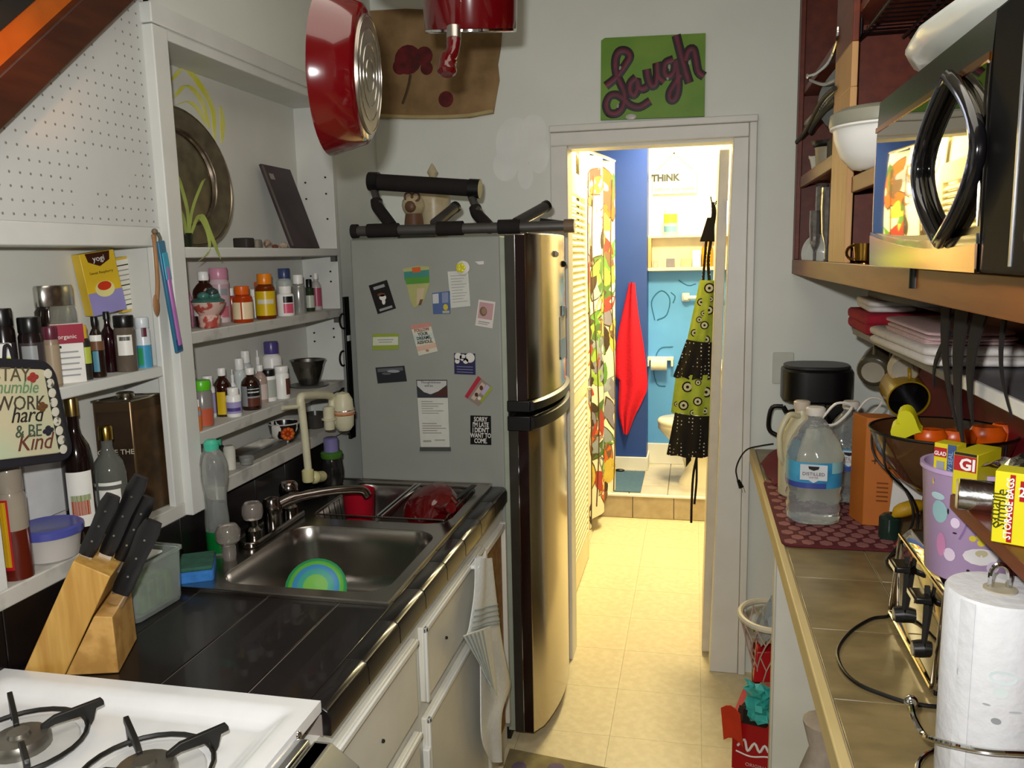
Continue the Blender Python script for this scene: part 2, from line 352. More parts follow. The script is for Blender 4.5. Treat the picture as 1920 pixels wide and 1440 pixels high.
# ------------------------------------------------------------------ sink
sk = thing('double_sink', 'stainless steel double bowl sink set in the black worktop', 'sink', (-.9,2.05,.73))
def bowl(name, cx, cy, wx, wy, dep, r):
    rs = []
    for s_, z, rr in ((1.0,.9165,r),(.985,.912,r),(.965,.87,r),(.94,.91-dep+.05,r),(.90,.91-dep+.015,r*.9),(.80,.91-dep,r*.8),(.08,.905-dep,.01)):
        rs.append([Vector((cx+a_*s_, cy+b_*s_, z)) for a_, b_ in rrect(wx, wy, min(rr, .49*wx*s_), 6)])
    o = MB().rings(rs, cap=False); return o.build(name, STEEL, sk, ang=60)
def rimplate():
    o = MB(); X0, X1, Y0, Y1 = -1.19, -.636, 1.575, 2.515
    z0, z1 = .9105, .9175
    bx = [(-1.085,-.665,1.62,2.04),(-1.085,-.665,2.10,2.48)]
    o.box(X0,-1.085,Y0,Y1,z0,z1).box(-.665,X1,Y0,Y1,z0,z1)
    for y0, y1 in ((Y0,1.62),(2.04,2.10),(2.48,Y1)): o.box(-1.085,-.665,y0,y1,z0,z1)
    for cx, cy, w_, h_ in ((-.875,1.83,.42,.42),(-.875,2.29,.42,.38)):
        for sx_, sy_ in ((1,1),(-1,1),(-1,-1),(1,-1)):
            r = .07; ctr = (cx+sx_*(w_/2-r), cy+sy_*(h_/2-r))
            pl = [(cx+sx_*w_/2, cy+sy_*h_/2)]+[(ctr[0]+sx_*r*math.cos(t*math.pi/16), ctr[1]+sy_*r*math.sin(t*math.pi/16)) for t in range(9)]
            o.prism(pl, (0,0,z0), X3, Y3, (0,0,z1-z0))
    return o
rimplate().build('rim', STEEL, sk)
MB().tube([(-1.188,1.577,.9165),(-.638,1.577,.9165),(-.638,2.513,.9165),(-1.188,2.513,.9165)], .005, 6, closed=True).build('rolled_edge', STEEL, sk)
bowl('bowl', -.875, 1.83, .42, .42, .17, .07); bowl('bowl', -.875, 2.29, .42, .38, .17, .07)
for cy in (1.83,2.29): MB().lathe([(.045,.738),(.04,.745),(.03,.741),(.001,.741)], (-.875,cy,0), 18).build('drain', CHROME, sk)
# faucet
fa = thing('faucet', 'dark chrome two-handle kitchen faucet with clear knob behind the sink', 'faucet', (-1.13,2.0,.917))
fc = mat('dark_chrome','#8b8480',.14,1,var=.1)
MB().prism(rrect(.06,.30,.025), (-1.125,1.98,.917), X3, Y3, (0,0,.018)).build('base_plate', fc, fa, bevel=.005)
for yy in (1.88,2.08):
    MB().lathe([(.022,0),(.022,.02),(.012,.03),(.012,.045)], (-1.125,yy,.935), 14).build('valve', fc, fa)
kn = mat('clear_knob','#b5aca4',.08,trans=.7,var=.03)
for yy in (1.88,2.08): MB().lathe([(.010,.045),(.024,.05),(.028,.065),(.026,.085),(.02,.093),(.001,.095)], (-1.125,yy,.935), 10).build('knob', kn if yy < 2 else fc, fa)
MB().lathe([(.024,0),(.024,.03),(.03,.05),(.02,.075),(.001,.08)], (-1.125,1.98,.935), 16).build('spout_hub', fc, fa)
MB().tube(smoothpath([(-1.125,1.98,.98),(-1.08,2.02,1.0),(-.99,2.09,1.005),(-.93,2.14,.995),(-.915,2.15,.975)],5), [.017]*6+[.013]*15, 10).build('spout', fc, fa)
MB().lathe([(.015,0),(.017,.012),(.017,.035),(.012,.04)], (-1.125,1.76,.917), 14).lathe([(.018,.04),(.029,.05),(.031,.075),(.022,.09),(.001,.092)], (-1.125,1.76,.917), 10).build('sprayer_knob', kn, fa)
# ------------------------------------------------------------------ refrigerator
fr = thing('refrigerator', 'grey top-freezer refrigerator with stainless doors covered in magnets', 'refrigerator', (-.8,2.84,0))
FG = mat('fridge_grey','#8d9089',.45,var=.04,scale=8,bump=.02)
FD = mat('fridge_door_steel','#b9b0a0',.19,1,var=.03,scale=3,stretch=(1,1,.1))
DK = mat('fridge_door_side','#39352f',.28,.3,var=.1)
box(-1.09,-.592,2.52,3.155,.06,1.715).build('cabinet', FG, fr, bevel=.006)
box(-1.05,-.60,2.55,3.13,.0,.06).build('plinth', MBLACK, fr)
box(-.60,-.578,2.525,3.15,.05,1.71).build('gasket', mat('pale_gasket','#9aa08f',.5), fr)
def fdoor(name, z0, z1):
    n = 14; pr_ = [(-.576,2.52),(-.545,2.519),(-.535,2.519)]
    for i in range(n+1):
        t = i/n; yy = 2.522+.63*t; pr_.append((-.505+.055*math.sin(math.pi*t)**.7 if 0 < t < 1 else -.512, yy))
    pr_ += [(-.535,3.155),(-.576,3.155)]
    d = MB().prism(pr_, (0,0,z0), X3, Y3, (0,0,z1-z0)).build(name, FD, fr, ang=50, bevel=.003)
    box(-.575,-.546,2.514,2.5195,z0+.004,z1-.004).build('door_side', DK, d)
    box(-.5455,-.543,2.512,2.5195,z0+.004,z1-.004).build('chrome_line', CHROME, d)
    box(-.543,-.512,2.5145,2.5195,z0+.004,z1-.004).build('side_band', mat('dark_red_band','#1d0a0a',.18,var=.1), d)
    return d
d1 = fdoor('freezer_door', 1.17, 1.72); d2_ = fdoor('fridge_door', .05, 1.135)
def hgrip(z0, z1, par):
    pts = [(-.505+.055*math.sin(math.pi*t/14)**.7*(1 if 0 < t < 14 else 0), 2.518+.63*t/14) for t in range(15)]
    MB().rings([[Vector((x+.001,y,z0)),Vector((x+.014,y,z0+.006)),Vector((x+.014,y,z1-.006)),Vector((x+.001,y,z1))] for x, y in pts]).build('grip', BLACK, par)
    box(-.578,-.503,2.508,2.522,z0,z1).build('grip_end', BLACK, par, bevel=.003)
hgrip(1.16,1.196,d1); hgrip(1.098,1.146,d2_)
box(-.60,-.575,2.53,3.14,1.135,1.17).build('divider', MBLACK, fr)
MB().lathe([(.012,0),(.014,.01),(.005,.018)], (-.56,2.75,1.716), 12).build('hinge_cap', mat('grey_cap','#77746c',.4), fr)
# ================================================================== bottles and jars on the left shelves
def dist(p): return (p-Vector((0,0,ZC))).dot(_f)
PROF = {
 'pill':   ([(.92,0),(1,.03),(1,.68),(.9,.73),(.66,.76),(.66,.78)], [(.72,.77),(.74,.79),(.74,.98),(.68,1)]),
 'syrup':  ([(.93,0),(1,.03),(1,.60),(.92,.68),(.55,.78),(.40,.80),(.40,.85)], [(.46,.84),(.48,.86),(.48,.98),(.42,1)]),
 'jar':    ([(.94,0),(1,.03),(1,.74),(.88,.78),(.86,.80)], [(.92,.79),(.94,.80),(.94,.98),(.88,1)]),
 'tall':   ([(.93,0),(1,.03),(1,.55),(.85,.66),(.45,.74),(.34,.80),(.34,.9)], [(.42,.87),(.42,.98),(.36,1)]),
 'vial':   ([(.93,0),(1,.03),(1,.72),(.6,.76)], [(.62,.74),(.62,.97),(.5,1)]),
 'spray':  ([(.93,0),(1,.03),(1,.58),(.5,.66),(.4,.70)], [(.5,.69),(.5,.86),(.22,.87),(.22,.98),(.1,1)]),
}
def cm(col, **k):
    n = 'bottle_'+col.lstrip('#')+''.join(f'_{a}{v}' for a, v in k.items())
    return mat(n, col, k.pop('rough', .3), var=.06, **k)
BR = cm('#2a0f08', rough=.1, coat=.5); AMB = cm('#7a3207', rough=.12, trans=.35); ORG_ = cm('#c2420c', rough=.15, trans=.4); CLR = mat('clear_plastic','#e3e6e2',.06,trans=.85,var=.02)
def bottle(label, px, top, wpx, z, x, kind='pill', body=None, cap=None, lab=None, band=(.14,.58), name='medicine_bottle', cat='bottle', group=None, art=(), sxy=(1,1)):
    c = U(px, 700, x=x); c = U(px, U_y(px, x, z), x=x); c.z = z
    d = dist(Vector((x, c.y, z+.04))); r = wpx*d/FPX/2; h = U(px, top, x=x).z-z
    t = thing(name, label, cat, (x, c.y, z), group)
    bp, cp = PROF[kind]
    bo = MB().lathe([(a*r, b*h) for a, b in bp], (x,c.y,z), 22, *sxy).build('body', body or PLWHITE, t)
    MB().lathe([(a*r, b*h) for a, b in cp], (x,c.y,z), 18, *sxy).build('cap', cap or PLWHITE, t)
    def ring(z0, z1, m, a0=-math.pi, a1=math.pi, k=1.012, nm='paper_label'):
        n = 22
        MB().sheet(lambda u, v: (x+k*r*sxy[0]*math.cos(a0+(a1-a0)*u), c.y+k*r*sxy[1]*math.sin(a0+(a1-a0)*u), z+h*(z0+(z1-z0)*v)), n, 1, .0004).build(nm, m, t)
    if lab: ring(band[0], band[1], lab)
    th = math.atan2(-c.y, -x)+.35
    for z0, z1, m, a0, a1 in art: ring(z0, z1, m, a0+th, a1+th, 1.026, 'label_print')
    return t
def U_y(px, x, z):
    """photo row at which column px meets height z on plane x"""
    lo, hi = 0, 1440
    for _ in range(40):
        m = (lo+hi)/2
        if U(px, m, x=x).z > z: lo = m
        else: hi = m
    return lo
F0, F1 = -1.2, .5   # label patch facing the camera (angles about the bottle)
WL = cm('#dcdad2'); PK = cm('#c98aa0'); PUR = cm('#4b3f7c'); LAV = cm('#9a93bd'); YL = cm('#c9a912'); OC = cm('#cf5a10'); TEAL = cm('#2f8f83'); NAVY = cm('#3c4a72'); GRN = cm('#55b31c'); RD = cm('#a51a22'); BLKC = cm('#101010'); GRY = cm('#8d8f90'); LG = cm('#b9c0b8'); MAR = cm('#5a2432'); BRNL = cm('#5a2f22')
FR, MI, BA = -1.238, -1.272, -1.312
g2, g3 = 'bottles on the second shelf', 'bottles on the third shelf'
z = 1.483
bottle('pink bottle with white cap at the far left of the second shelf', 354, 528, 20, z, BA, 'syrup', PK, PLWHITE, group=g2)
bottle('big dark brown bottle with white cap and white label behind the painted pot', 388, 509, 42, z, MI, 'syrup', BR, PLWHITE, WL, (.2,.5), group=g2)
bottle('tall pale tub with pink lid on the second shelf', 416, 502, 36, z, -1.315, 'jar', cm('#c9b3b5'), PK, cm('#b79aa2'), (.08,.7), group=g2, art=[(.1,.3,cm('#b5646c'),F0,F1),(.5,.62,GRY,F0,F1)])
bottle('tiny orange bottle with white cap between the pink-lid tub and the orange pill bottle', 437, 540, 13, z, BA, 'pill', ORG_, PLWHITE, group=g2)
bottle('squat orange pill bottle with orange cap and cream label', 457, 536, 37, z, FR, 'pill', ORG_, OC, cm('#d9c4a0'), (.1,.56), group=g2, art=[(.1,.56,ORG_,-.55,-.42)])
bottle('narrow white bottle behind the orange pill bottle', 478, 542, 18, z, BA, 'pill', PLWHITE, PLWHITE, group=g2)
bottle('broad brown bottle mostly hidden behind the yellow-label bottle', 497, 528, 44, z, BA, 'pill', AMB, OC, group=g2)
bottle('brown vitamin bottle with yellow label and orange-yellow cap', 500, 513, 37, z, FR, 'pill', AMB, cm('#d67a12'), YL, (.08,.62), group=g2, art=[(.34,.44,cm('#c9c3a8'),F0,F1)])
bottle('small red-orange bottle squeezed behind the pink-print white bottle', 523, 556, 16, z, MI, 'jar', cm('#c23a1a'), cm('#c23a1a'), group=g2)
bottle('clear jar with slate blue cap at the back of the second shelf', 537, 503, 30, z, -1.318, 'pill', LG, NAVY, group=g2)
bottle('white bottle with black and pink printed label', 537, 536, 32, z, FR, 'pill', PLWHITE, PLWHITE, None, group=g2, art=[(.45,.66,BLKC,-.6,.6),(.1,.42,cm('#c9506a'),-.6,.6)])
bottle('silvery clear bottle with white cap on the second shelf', 562, 515, 26, z, FR-.01, 'pill', mat('silver_plastic','#b0b2ae',.15,.6), PLWHITE, group=g2)
bottle('small dark vial with black cap and pale label', 582, 523, 18, z, FR-.015, 'vial', cm('#2a3324',rough=.1), BLKC, cm('#aeb3a4'), (.12,.5), group=g2)
bottle('pink bottle with white cap at the right end of the second shelf', 595, 512, 19, z, FR-.03, 'syrup', cm('#a9a3a0'), PLWHITE, cm('#a24a60'), (.1,.6), group=g2)
# painted pot
p = U(394, U_y(394,-1.232,z), x=-1.232); t = thing('painted_pot', 'little painted ceramic pot with teal lump lid on the second shelf', 'pot', (-1.232,p.y,z))
pc = mat('painted_pottery','#c8a89c',.35,scale=38,col2='#a3443a',lo=.5,hi=.56)
MB().lathe([(.022,0),(.026,.004),(.028,.03),(.024,.034),(.036,.05),(.042,.066),(.04,.07)], (-1.232,p.y,z), 20).build('body', pc, t)
MB().lathe([(.041,.066),(.043,.071),(.03,.078),(.001,.08)], (-1.232,p.y,z), 20).sphere((-1.232,p.y-.02,z+.083), .016, sz=.7).sphere((-1.225,p.y+.012,z+.084), .018, sz=.8).build('lid', mat('teal_glaze','#3d6a60',.25,var=.2), t)
MB().sphere((-1.225,p.y+.01,z+.090), .017, sz=.8).build('knob', cm('#2b3a38',rough=.2), t)
z = 1.23
bottle('bottle with white domed cap in the left corner of the third shelf', 370, 692, 20, z, BA, 'syrup', cm('#6d7a3a'), PLWHITE, group=g3)
bottle('white capped bottle with purple label behind the green-lid container', 394, 703, 26, z, BA+.012, 'pill', PLWHITE, PLWHITE, LAV, (.1,.6), group=g3)
bottle('clear square container with lime green lid and orange contents', 383, 711, 36, z, FR-.006, 'jar', mat('frosted_clear','#a5a19a',.2,trans=.5,var=.05), GRN, cm('#b5553a',rough=.3), (.03,.4), name='food_container', cat='container', group=g3)
bottle('small orange bottle with white cap at the front left of the third shelf', 372, 748, 15, z, FR+.012, 'pill', cm('#c46a2a'), PLWHITE, GRY, (.5,.66), group=g3)
bottle('brown syrup bottle with yellow label on the third shelf', 421, 688, 32, z, MI, 'syrup', BR, PLWHITE, None, group=g3, art=[(.05,.52,YL,-1.1,-.1)])
bottle('thin white vial with tall cap behind the purple-label bottle', 440, 691, 12, z, BA+.01, 'spray', PLWHITE, PLWHITE, group=g3)
bottle('short white pill bottle with lilac and purple label', 440, 725, 28, z, FR, 'pill', PLWHITE, PLWHITE, LAV, (.12,.52), group=g3, art=[(.2,.32,PUR,-1.4,.6)])
bottle('clear bottle with white cap in the middle of the third shelf', 454, 670, 22, z, BA+.012, 'pill', cm('#c3c8c6',rough=.1), PLWHITE, group=g3)
bottle('hazy bottle with white cap furthest back on the third shelf', 466, 656, 22, z, -1.322, 'pill', cm('#b9bcbb',rough=.15), PLWHITE, group=g3)
bottle('dark cough syrup bottle with black and maroon label', 473, 688, 35, z, FR-.006, 'syrup', BR, PLWHITE, GRY, (.1,.58), group=g3, art=[(.1,.3,BRNL,-.75,.7),(.34,.58,BLKC,-.75,.7),(.42,.45,PLWHITE,-.7,.6),(.5,.52,PLWHITE,-.7,.6)])
bottle('slim white nasal spray bottle with pointed nozzle', 488, 655, 15, z, -1.318, 'spray', PLWHITE, PLWHITE, group=g3)
bottle('rosy bottle with white cap beside the dark cough syrup', 491, 683, 25, z, MI, 'syrup', cm('#a08a80',rough=.15), PLWHITE, cm('#c6b5ac'), (.1,.5), group=g3)
bottle('large white jar with dark purple cap at the back of the third shelf', 514, 639, 36, z, -1.315, 'pill', PLWHITE, PUR, group=g3)
bottle('white jar with black cap on the third shelf', 506, 691, 27, z, MI+.006, 'jar', PLWHITE, BLKC, cm('#a7aba3'), (.12,.68), group=g3)
bottle('white powder bottle with brown side label next to the steel bowl', 530, 685, 28, z, FR-.01, 'jar', PLWHITE, PLWHITE, None, group=g3, art=[(.12,.62,BRNL,.2,1.2)])
p = U(580, U_y(580,-1.272,z), x=-1.272); t = thing('steel_bowl', 'small steel mixing bowl at the right of the third shelf', 'bowl', (-1.272,p.y,z))
DST = mat('dull_steel','#8f8d88',.25,1,var=.1)
MB().lathe([(.03,.004),(.032,.0045),(.048,.05),(.056,.083),(.062,.086),(.058,.081),(.046,.05),(.03,.008),(.001,.007)], (-1.272,p.y,z+.004), 26, cap=False).build('basin', DST, t)
MB().lathe([(.03,0),(.066,.004),(.067,.006),(.03,.005)], (-1.272,p.y,z), 24).build('saucer', cm('#5d5c58',rough=.3), t)
# lowest board
z = 1.085
p = U(535, U_y(535,-1.26,z), x=-1.26); t = thing('orange_flower_bowl', 'black and white patterned bowl with an orange flower on the lowest shelf', 'bowl', (-1.26,p.y,z))
bw_ = mat('zebra_glaze','#e0ddd2',.25,scale=40,stretch=(1,1,.4),col2='#14110f',lo=.49,hi=.52)
MB().lathe([(.024,0),(.03,.004),(.045,.03),(.05,.062),(.046,.062),(.04,.03),(.022,.01),(.001,.01)], (-1.26,p.y,z), 24, cap=False).build('body', bw_, t)
MB().lathe([(.046,.055),(.0515,.063),(.0475,.064)], (-1.26,p.y,z), 24, cap=False).build('inside_rim', PLWHITE, t)
OF = mat('orange_flower','#cc6a14',.4,scale=50,col2='#b5420a',lo=.4,hi=.6)
for k in range(9):
    a_ = k*.698; c_ = Vector((-1.232, p.y-.034, z+.034)); q = c_+Vector((.014*math.cos(a_)*.8, .014*math.cos(a_)*.6, .014*math.sin(a_)))
    MB().sphere(q, .0085, 10).build('petal', OF, t)
MB().sphere((-1.229,p.y-.039,z+.034), .008, 10).build('flower_center', cm('#a23a08'), t)
p = U(592, U_y(592,-1.262,z), x=-1.262)
tag(MB().lathe([(.03,0),(.035,.004),(.042,.035),(.045,.05),(.042,.05),(.036,.01),(.001,.008)], (-1.262,p.y,z), 22, cap=False).build('dark_ramekin', cm('#3a3733',rough=.2)), 'dark grey ramekin right of the orange flower bowl', 'ramekin')
p0 = U(480, U_y(480,-1.27,z), x=-1.27)
t = thing('metal_tray', 'narrow dull metal tray lying on the lowest shelf', 'tray', (-1.27,p0.y,z))
box(-1.32,-1.235,p0.y-.10,p0.y+.12,z,z+.004).build('base', DST, t); 
for a_ in ((-1.322,-1.318,p0.y-.10,p0.y+.12),(-1.237,-1.233,p0.y-.10,p0.y+.12),(-1.322,-1.233,p0.y-.103,p0.y-.099),(-1.322,-1.233,p0.y+.118,p0.y+.122)): box(*a_,z,z+.018).build('side', DST, t)
p = U(462, U_y(462,-1.228,z), x=-1.228)
tag(MB().lathe([(.016,0),(.018,.004),(.02,.02),(.021,.024),(.018,.022),(.016,.005),(.001,.004)], (-1.226,p.y,z), 18, cap=False).build('glass_votive', CLR), 'tiny clear glass votive dish in front of the metal tray', 'dish')
p = U(432, U_y(432,-1.25,z), x=-1.25)
tag(MB().lathe([(.016,0),(.017,.06),(.012,.066),(.001,.067)], (-1.25,p.y,z), 16).build('white_tube', cm('#c3c1b5')), 'plain off-white tube standing on the lowest shelf', 'tube')
bottle('dark squeeze bottle with mint green flip cap on the lowest shelf', 412, 818, 22, z, -1.275, 'vial', cm('#182622',rough=.2), cm('#43b48f'), group='lowest shelf')
# ------------------------------------------------------------------ top board: platter, plant, picture, shells
t = thing('silver_platter', 'large round tarnished silver platter leaning at the left of the top shelf', 'platter', (-1.29,1.89,1.69))
SV = mat('tarnished_silver','#7e7468',.26,1,scale=26,col2='#9c8f7c',lo=.35,hi=.65,bump=.08)
ax = Vector((1,-.12,.13)).normalized(); R0 = .178; c = Vector((-1.292,1.935,1.693+R0*.985))
MB().lathe([(.001,.0),(R0*.66,.0),(R0*.70,.012),(R0*.97,.016),(R0,.012),(R0*1.0,.008),(R0*.70,.004),(R0*.66,-.006),(.001,-.006)], c, 48, ax=ax, sx=1.0).build('dish', SV, t, ang=30)
MB().tube([c+Vector((0,math.cos(k*.1309)*R0*.985, math.sin(k*.1309)*R0*.985))+ax*.014-X3*(.13*math.sin(k*.1309)*R0)+X3*.12*math.cos(k*.1309)*R0 for k in range(48)], .0035, 6, closed=True).build('beaded_rim', SV, t)
MB().tube([c+Vector((0,math.cos(k*.1309)*R0*.69, math.sin(k*.1309)*R0*.69))+ax*.008-X3*(.13*math.sin(k*.1309)*R0*.69)+X3*.12*math.cos(k*.1309)*R0*.69 for k in range(48)], .003, 6, closed=True).build('inner_ring', SV, t)
p = U(352, U_y(352,-1.235,1.69), x=-1.235); t = thing('sprouting_plant', 'spindly green sprouts in a small dark glass on the top shelf', 'plant', (-1.24,p.y,1.69))
MB().lathe([(.014,0),(.017,.004),(.018,.035),(.015,.035),(.014,.006),(.001,.005)], (-1.24,p.y,1.69), 16, cap=False).build('glass', cm('#1e2418',rough=.1), t)
LEAF = mat('sprout_green','#8d9a4c',.5,var=.2)
for pts, w_ in (([(352,452),(352,400),(340,350),(335,330)],.004),([(354,450),(360,395),(378,345),(385,335)],.004),([(354,450),(375,402),(395,440),(414,486)],.006),([(356,452),(370,408),(388,432),(392,470),(370,492)],.004),([(350,452),(344,410),(330,380)],.004)):
    P = smoothpath([U(a_,b_,x=-1.235+.045*(i/len(pts))) for i, (a_, b_) in enumerate(pts)], 5)
    MB().sheet(lambda u, v, P=P, w_=w_: P[int(u*(len(P)-1)+.5)]+Vector((.35,1,.2))*((v-.5)*2*w_*(math.sin(math.pi*min(1,u*.97+.03))**.6+.15)), len(P)-1, 2, .0006).build('leaf', LEAF, t)
t = thing('dark_picture', 'dark plum unframed picture panel leaning at the right of the top shelf', 'picture', (-1.26,2.5,1.69))
q = [U(487,308,x=-1.335), U(549,318,x=-1.335)]
q0 = Vector((-1.225, U(546,460,x=-1.225).y, 1.691)); q1 = Vector((-1.225, U(597,457,x=-1.225).y, 1.691))
hh = U(487,308,x=-1.325)-q0; ww = q1-q0; nn = ww.cross(hh).normalized()
MB().obox(q0+hh/2+ww/2, ww/2, hh/2, nn*.004).build('panel', mat('plum_picture','#2c1f24',.5,scale=9,col2='#43313a',lo=.35,hi=.7,detail=6), t)
MB().obox(q0+hh*.86+ww*.22+nn*.0046, ww*.07, hh*.035, nn*.0006).build('sticker', cm('#8f8a86'), t)
MB().obox(q0+hh*.5+ww*.03+nn*.0046, ww*.03, hh*.48, nn*.0006).build('worn_edge', cm('#5a5548'), t)
for lab, (px, w_, col, hgt) in {'dark stone block behind the platter edge on the top shelf':(458,30,'#2d2723',.03), 'grey stone beside the dark stone on the top shelf':(475,20,'#7b7468',.026)}.items():
    p = U(px, U_y(px,-1.28,1.69), x=-1.28); o = MB().prism(rrect(.05,w_*.0015,.008,3), (-1.28,p.y,1.69), X3, Y3, (0,0,hgt)).build('stone', cm(col,rough=.6), bevel=.004); tag(o, lab, 'stone')
t = thing('seashell', 'pale curled seashell lying on the edge of the top shelf', 'shell', (-1.24,2.36,1.69)); SHL = mat('shell_white','#c9b9a6',.35,scale=30,col2='#a88f7c',lo=.4,hi=.6)
p = U(505, U_y(505,-1.235,1.69), x=-1.235)
MB().tube([Vector((-1.235+.008*math.cos(k*.7), p.y-.03+.009*k, 1.70+.006*math.sin(k*.7))) for k in range(8)], [.003,.006,.009,.011,.012,.011,.008,.003], 10).build('whorl', SHL, t)
MB().sphere((-1.222,p.y+.012,1.694), .009, 12, 1, 1.6, .8).build('lip', cm('#6b3b2c',rough=.15), t)
p = U(532, U_y(532,-1.25,1.69), x=-1.25); tag(MB().sphere((-1.25,p.y,1.699), .013, 12, 1, 1.3, .75).build('pebble_shell', SHL), 'small cream shell in front of the dark picture', 'shell')
# ================================================================== spice shelf, upper row
z = 1.412; SF, SM, SB = -1.252, -1.285, -1.318; gs = 'spices on the upper spice shelf'
bottle('black-capped spice jar at the far left of the spice shelf', 18, 577, 40, z, SM, 'jar', cm('#17100f',rough=.2), BLKC, cm('#2d2527'), (.1,.6), name='spice_jar', cat='jar', group=gs)
bottle('black spice grinder with grey label left of the mason jar', 68, 593, 42, z, SF, 'jar', cm('#1a1113',rough=.2), BLKC, cm('#3c3436'), (.05,.66), name='spice_jar', cat='jar', group=gs, art=[(.38,.62,GRY,-1.2,.1),(.12,.3,cm('#c4c1bd'),-1.0,.2)])
bottle('maroon-capped spice bottle with tan label in front of the mason jar', 104, 611, 27, z, SF+.002, 'jar', cm('#8a7763'), MAR, cm('#9b8a72'), (.05,.7), name='spice_jar', cat='jar', group=gs)
t = bottle('wide glass mason jar with silver lid on the spice shelf', 118, 534, 90, z, -1.285, 'jar', GLASS, mat('zinc_lid','#b5b4ad',.25,1), None, name='mason_jar', cat='jar', group=gs, sxy=(.52,1))
c = ORG[t]; MB().lathe([(.03,.003),(.046,.006),(.047,.085),(.03,.09),(.001,.09)], c, 22, .52, 1).build('contents', cm('#8e1f3a',rough=.5), t)
bottle('little bottle with gold cap and lime label beside the red and white box', 165, 608, 20, z, SF, 'vial', cm('#2a2622',rough=.2), cm('#c09a2a'), cm('#a9b545'), (.3,.6), name='spice_jar', cat='bottle', group=gs)
bottle('brown dropper bottle with blue drop label on the spice shelf', 187, 592, 26, z, SF, 'syrup', cm('#231410',rough=.12), BLKC, cm('#6b4a32'), (.45,.6), name='extract_bottle', group=gs, art=[(.1,.44,cm('#4f8296'),-1.0,-.2),(.6,.7,WL,-1.3,.4)])
bottle('dark red extract bottle standing tallest in the spice row', 209, 583, 28, z, SM, 'tall', cm('#1d060b',rough=.1), BLKC, None, name='extract_bottle', group=gs)
bottle('clear spice jar with black lid and white shield label', 240, 590, 38, z, SF, 'jar', cm('#5b5146',rough=.15), BLKC, None, name='spice_jar', cat='jar', group=gs, art=[(.3,.66,WL,-1.1,.3),(.56,.63,BLKC,-.9,.1)])
bottle('white and teal tube standing at the right end of the spice row', 273, 594, 26, z, SF-.004, 'jar', cm('#c8cfd2'), cm('#c8cfd2'), cm('#3f8fb4'), (.0,.45), name='toothpaste_tube', cat='tube', group=gs, art=[(.05,.4,cm('#2f8f5a'),-1.3,-.5),(.62,.8,MAR,-.5,.2)])
def carton(name, label, cat, p00, w, d, h, ez, m, rot=0, tilt=0):
    """box with base corner-centre p00, width along the shelf w, depth d, height h; returns thing + frame (o, ex, ey, ez)"""
    t = thing(name, label, cat, p00)
    ex = Vector((math.sin(rot), math.cos(rot), 0)); ez_ = Vector((math.cos(rot), -math.sin(rot), 0)); ey = Z3.copy()
    q = Matrix.Rotation(tilt, 3, ez_); ex, ey = q@ex, q@ey
    o = Vector(p00)
    MB().obox(o+ey*h/2, ex*w/2, ey*h/2, ez_*d/2).build('carton', m, t, bevel=.0012)
    return t, o, ex, ey, ez_
def face(t, o, ex, ey, n, u0, u1, v0, v1, m, name='print', k=.0006):
    """thin printed patch on the plane o, spanned by ex, ey"""
    return MB().obox(o+ex*(u0+u1)/2+ey*(v0+v1)/2+n*k/2, ex*(u1-u0)/2, ey*(v1-v0)/2, n*k/2).build(name, m, t)
p = U(140, U_y(140,-1.25,z), x=-1.25); RB = .7
t, o, ex, ey, n = carton('tea_carton', 'small carton with red top half and white lower half on the spice shelf', 'box', (-1.26,p.y,z), .058, .03, .122, None, cm('#d7d5cd'), RB)
f0 = o+n*.0155; face(t, f0, ex, ey, n, -.031, .031, .082, .121, cm('#8d1b32')); text('organic', WL, t, f0+ey*.092+n*.001, ex, ey, .012)
for k in range(5): face(t, f0, ex, ey, n, -.024, .018+.003*(k % 2), .015+.012*k, .018+.012*k, GRY)
face(t, f0, ex, ey, n, -.026,-.012,.073,.078, INK)
p = U(12, U_y(12,-1.245,z), x=-1.245)
t, o, ex, ey, n = carton('small_carton', 'white carton with lime green stripe at the left edge of the spice shelf', 'box', (-1.25,p.y,z), .04, .03, .10, None, cm('#d2d0cc'), RB)
face(t, o+n*.0155, ex, ey, n, -.02, .02, .055, .075, cm('#b5c81e'))
# tea box resting on the caps
zt = U(205,586,x=-1.30).z; p = U(197, 586, x=-1.315)
t, o, ex, ey, n = carton('yellow_tea_box', 'yellow and lilac tea box with a red cup picture resting on bottle caps', 'box', (-1.312,p.y,zt), .085, .03, .138, None, cm('#d2b02c'), .3, .14)
f0 = o+n*.0155
face(t, f0, ex, ey, n, -.0425, .0425, 0, .05, cm('#8d86b8')); MB().prism([(-.03,.137),(.03,.137),(.026,.118),(0,.106),(-.026,.118)], f0, ex, ey, n*.001).build('emblem', cm('#3a1d12'), t)
text('yogi', WL, t, f0+ey*.118+n*.0012, ex, ey, .018); text('Sweet Raspberry', cm('#7a5a1a'), t, f0+ey*.09+n*.0008, ex, ey, .0085)
MB().prism([(.024*math.cos(k*.314), .055+.018*math.sin(k*.314)) for k in range(20)], f0, ex, ey, n*.0008).build('cup_saucer', cm('#d8cf8a'), t)
MB().prism([(.017*math.cos(k*.314), .062+.01*math.sin(k*.314)) for k in range(20)], f0, ex, ey, n*.0012).build('cup', cm('#c0371c'), t)
s0 = o+ex*.0425; sx_ = Vector((ex.x,ex.y,ex.z)); pnl = MB()
q = Vector((.38,.92,0)).normalized()
t2, o2, e2, y2, n2 = carton('open_tea_box', 'cream tea carton with yellow border and printed facts beside the yellow tea box', 'box', (-1.312,U(247,580,x=-1.312).y,U(247,582,x=-1.312).z), .064, .02, .128, None, cm('#c9a93a'), .3, .14)
f2 = o2+n2*.0105; face(t2, f2, e2, y2, n2, -.028, .028, .006, .122, cm('#d9d6c6'))
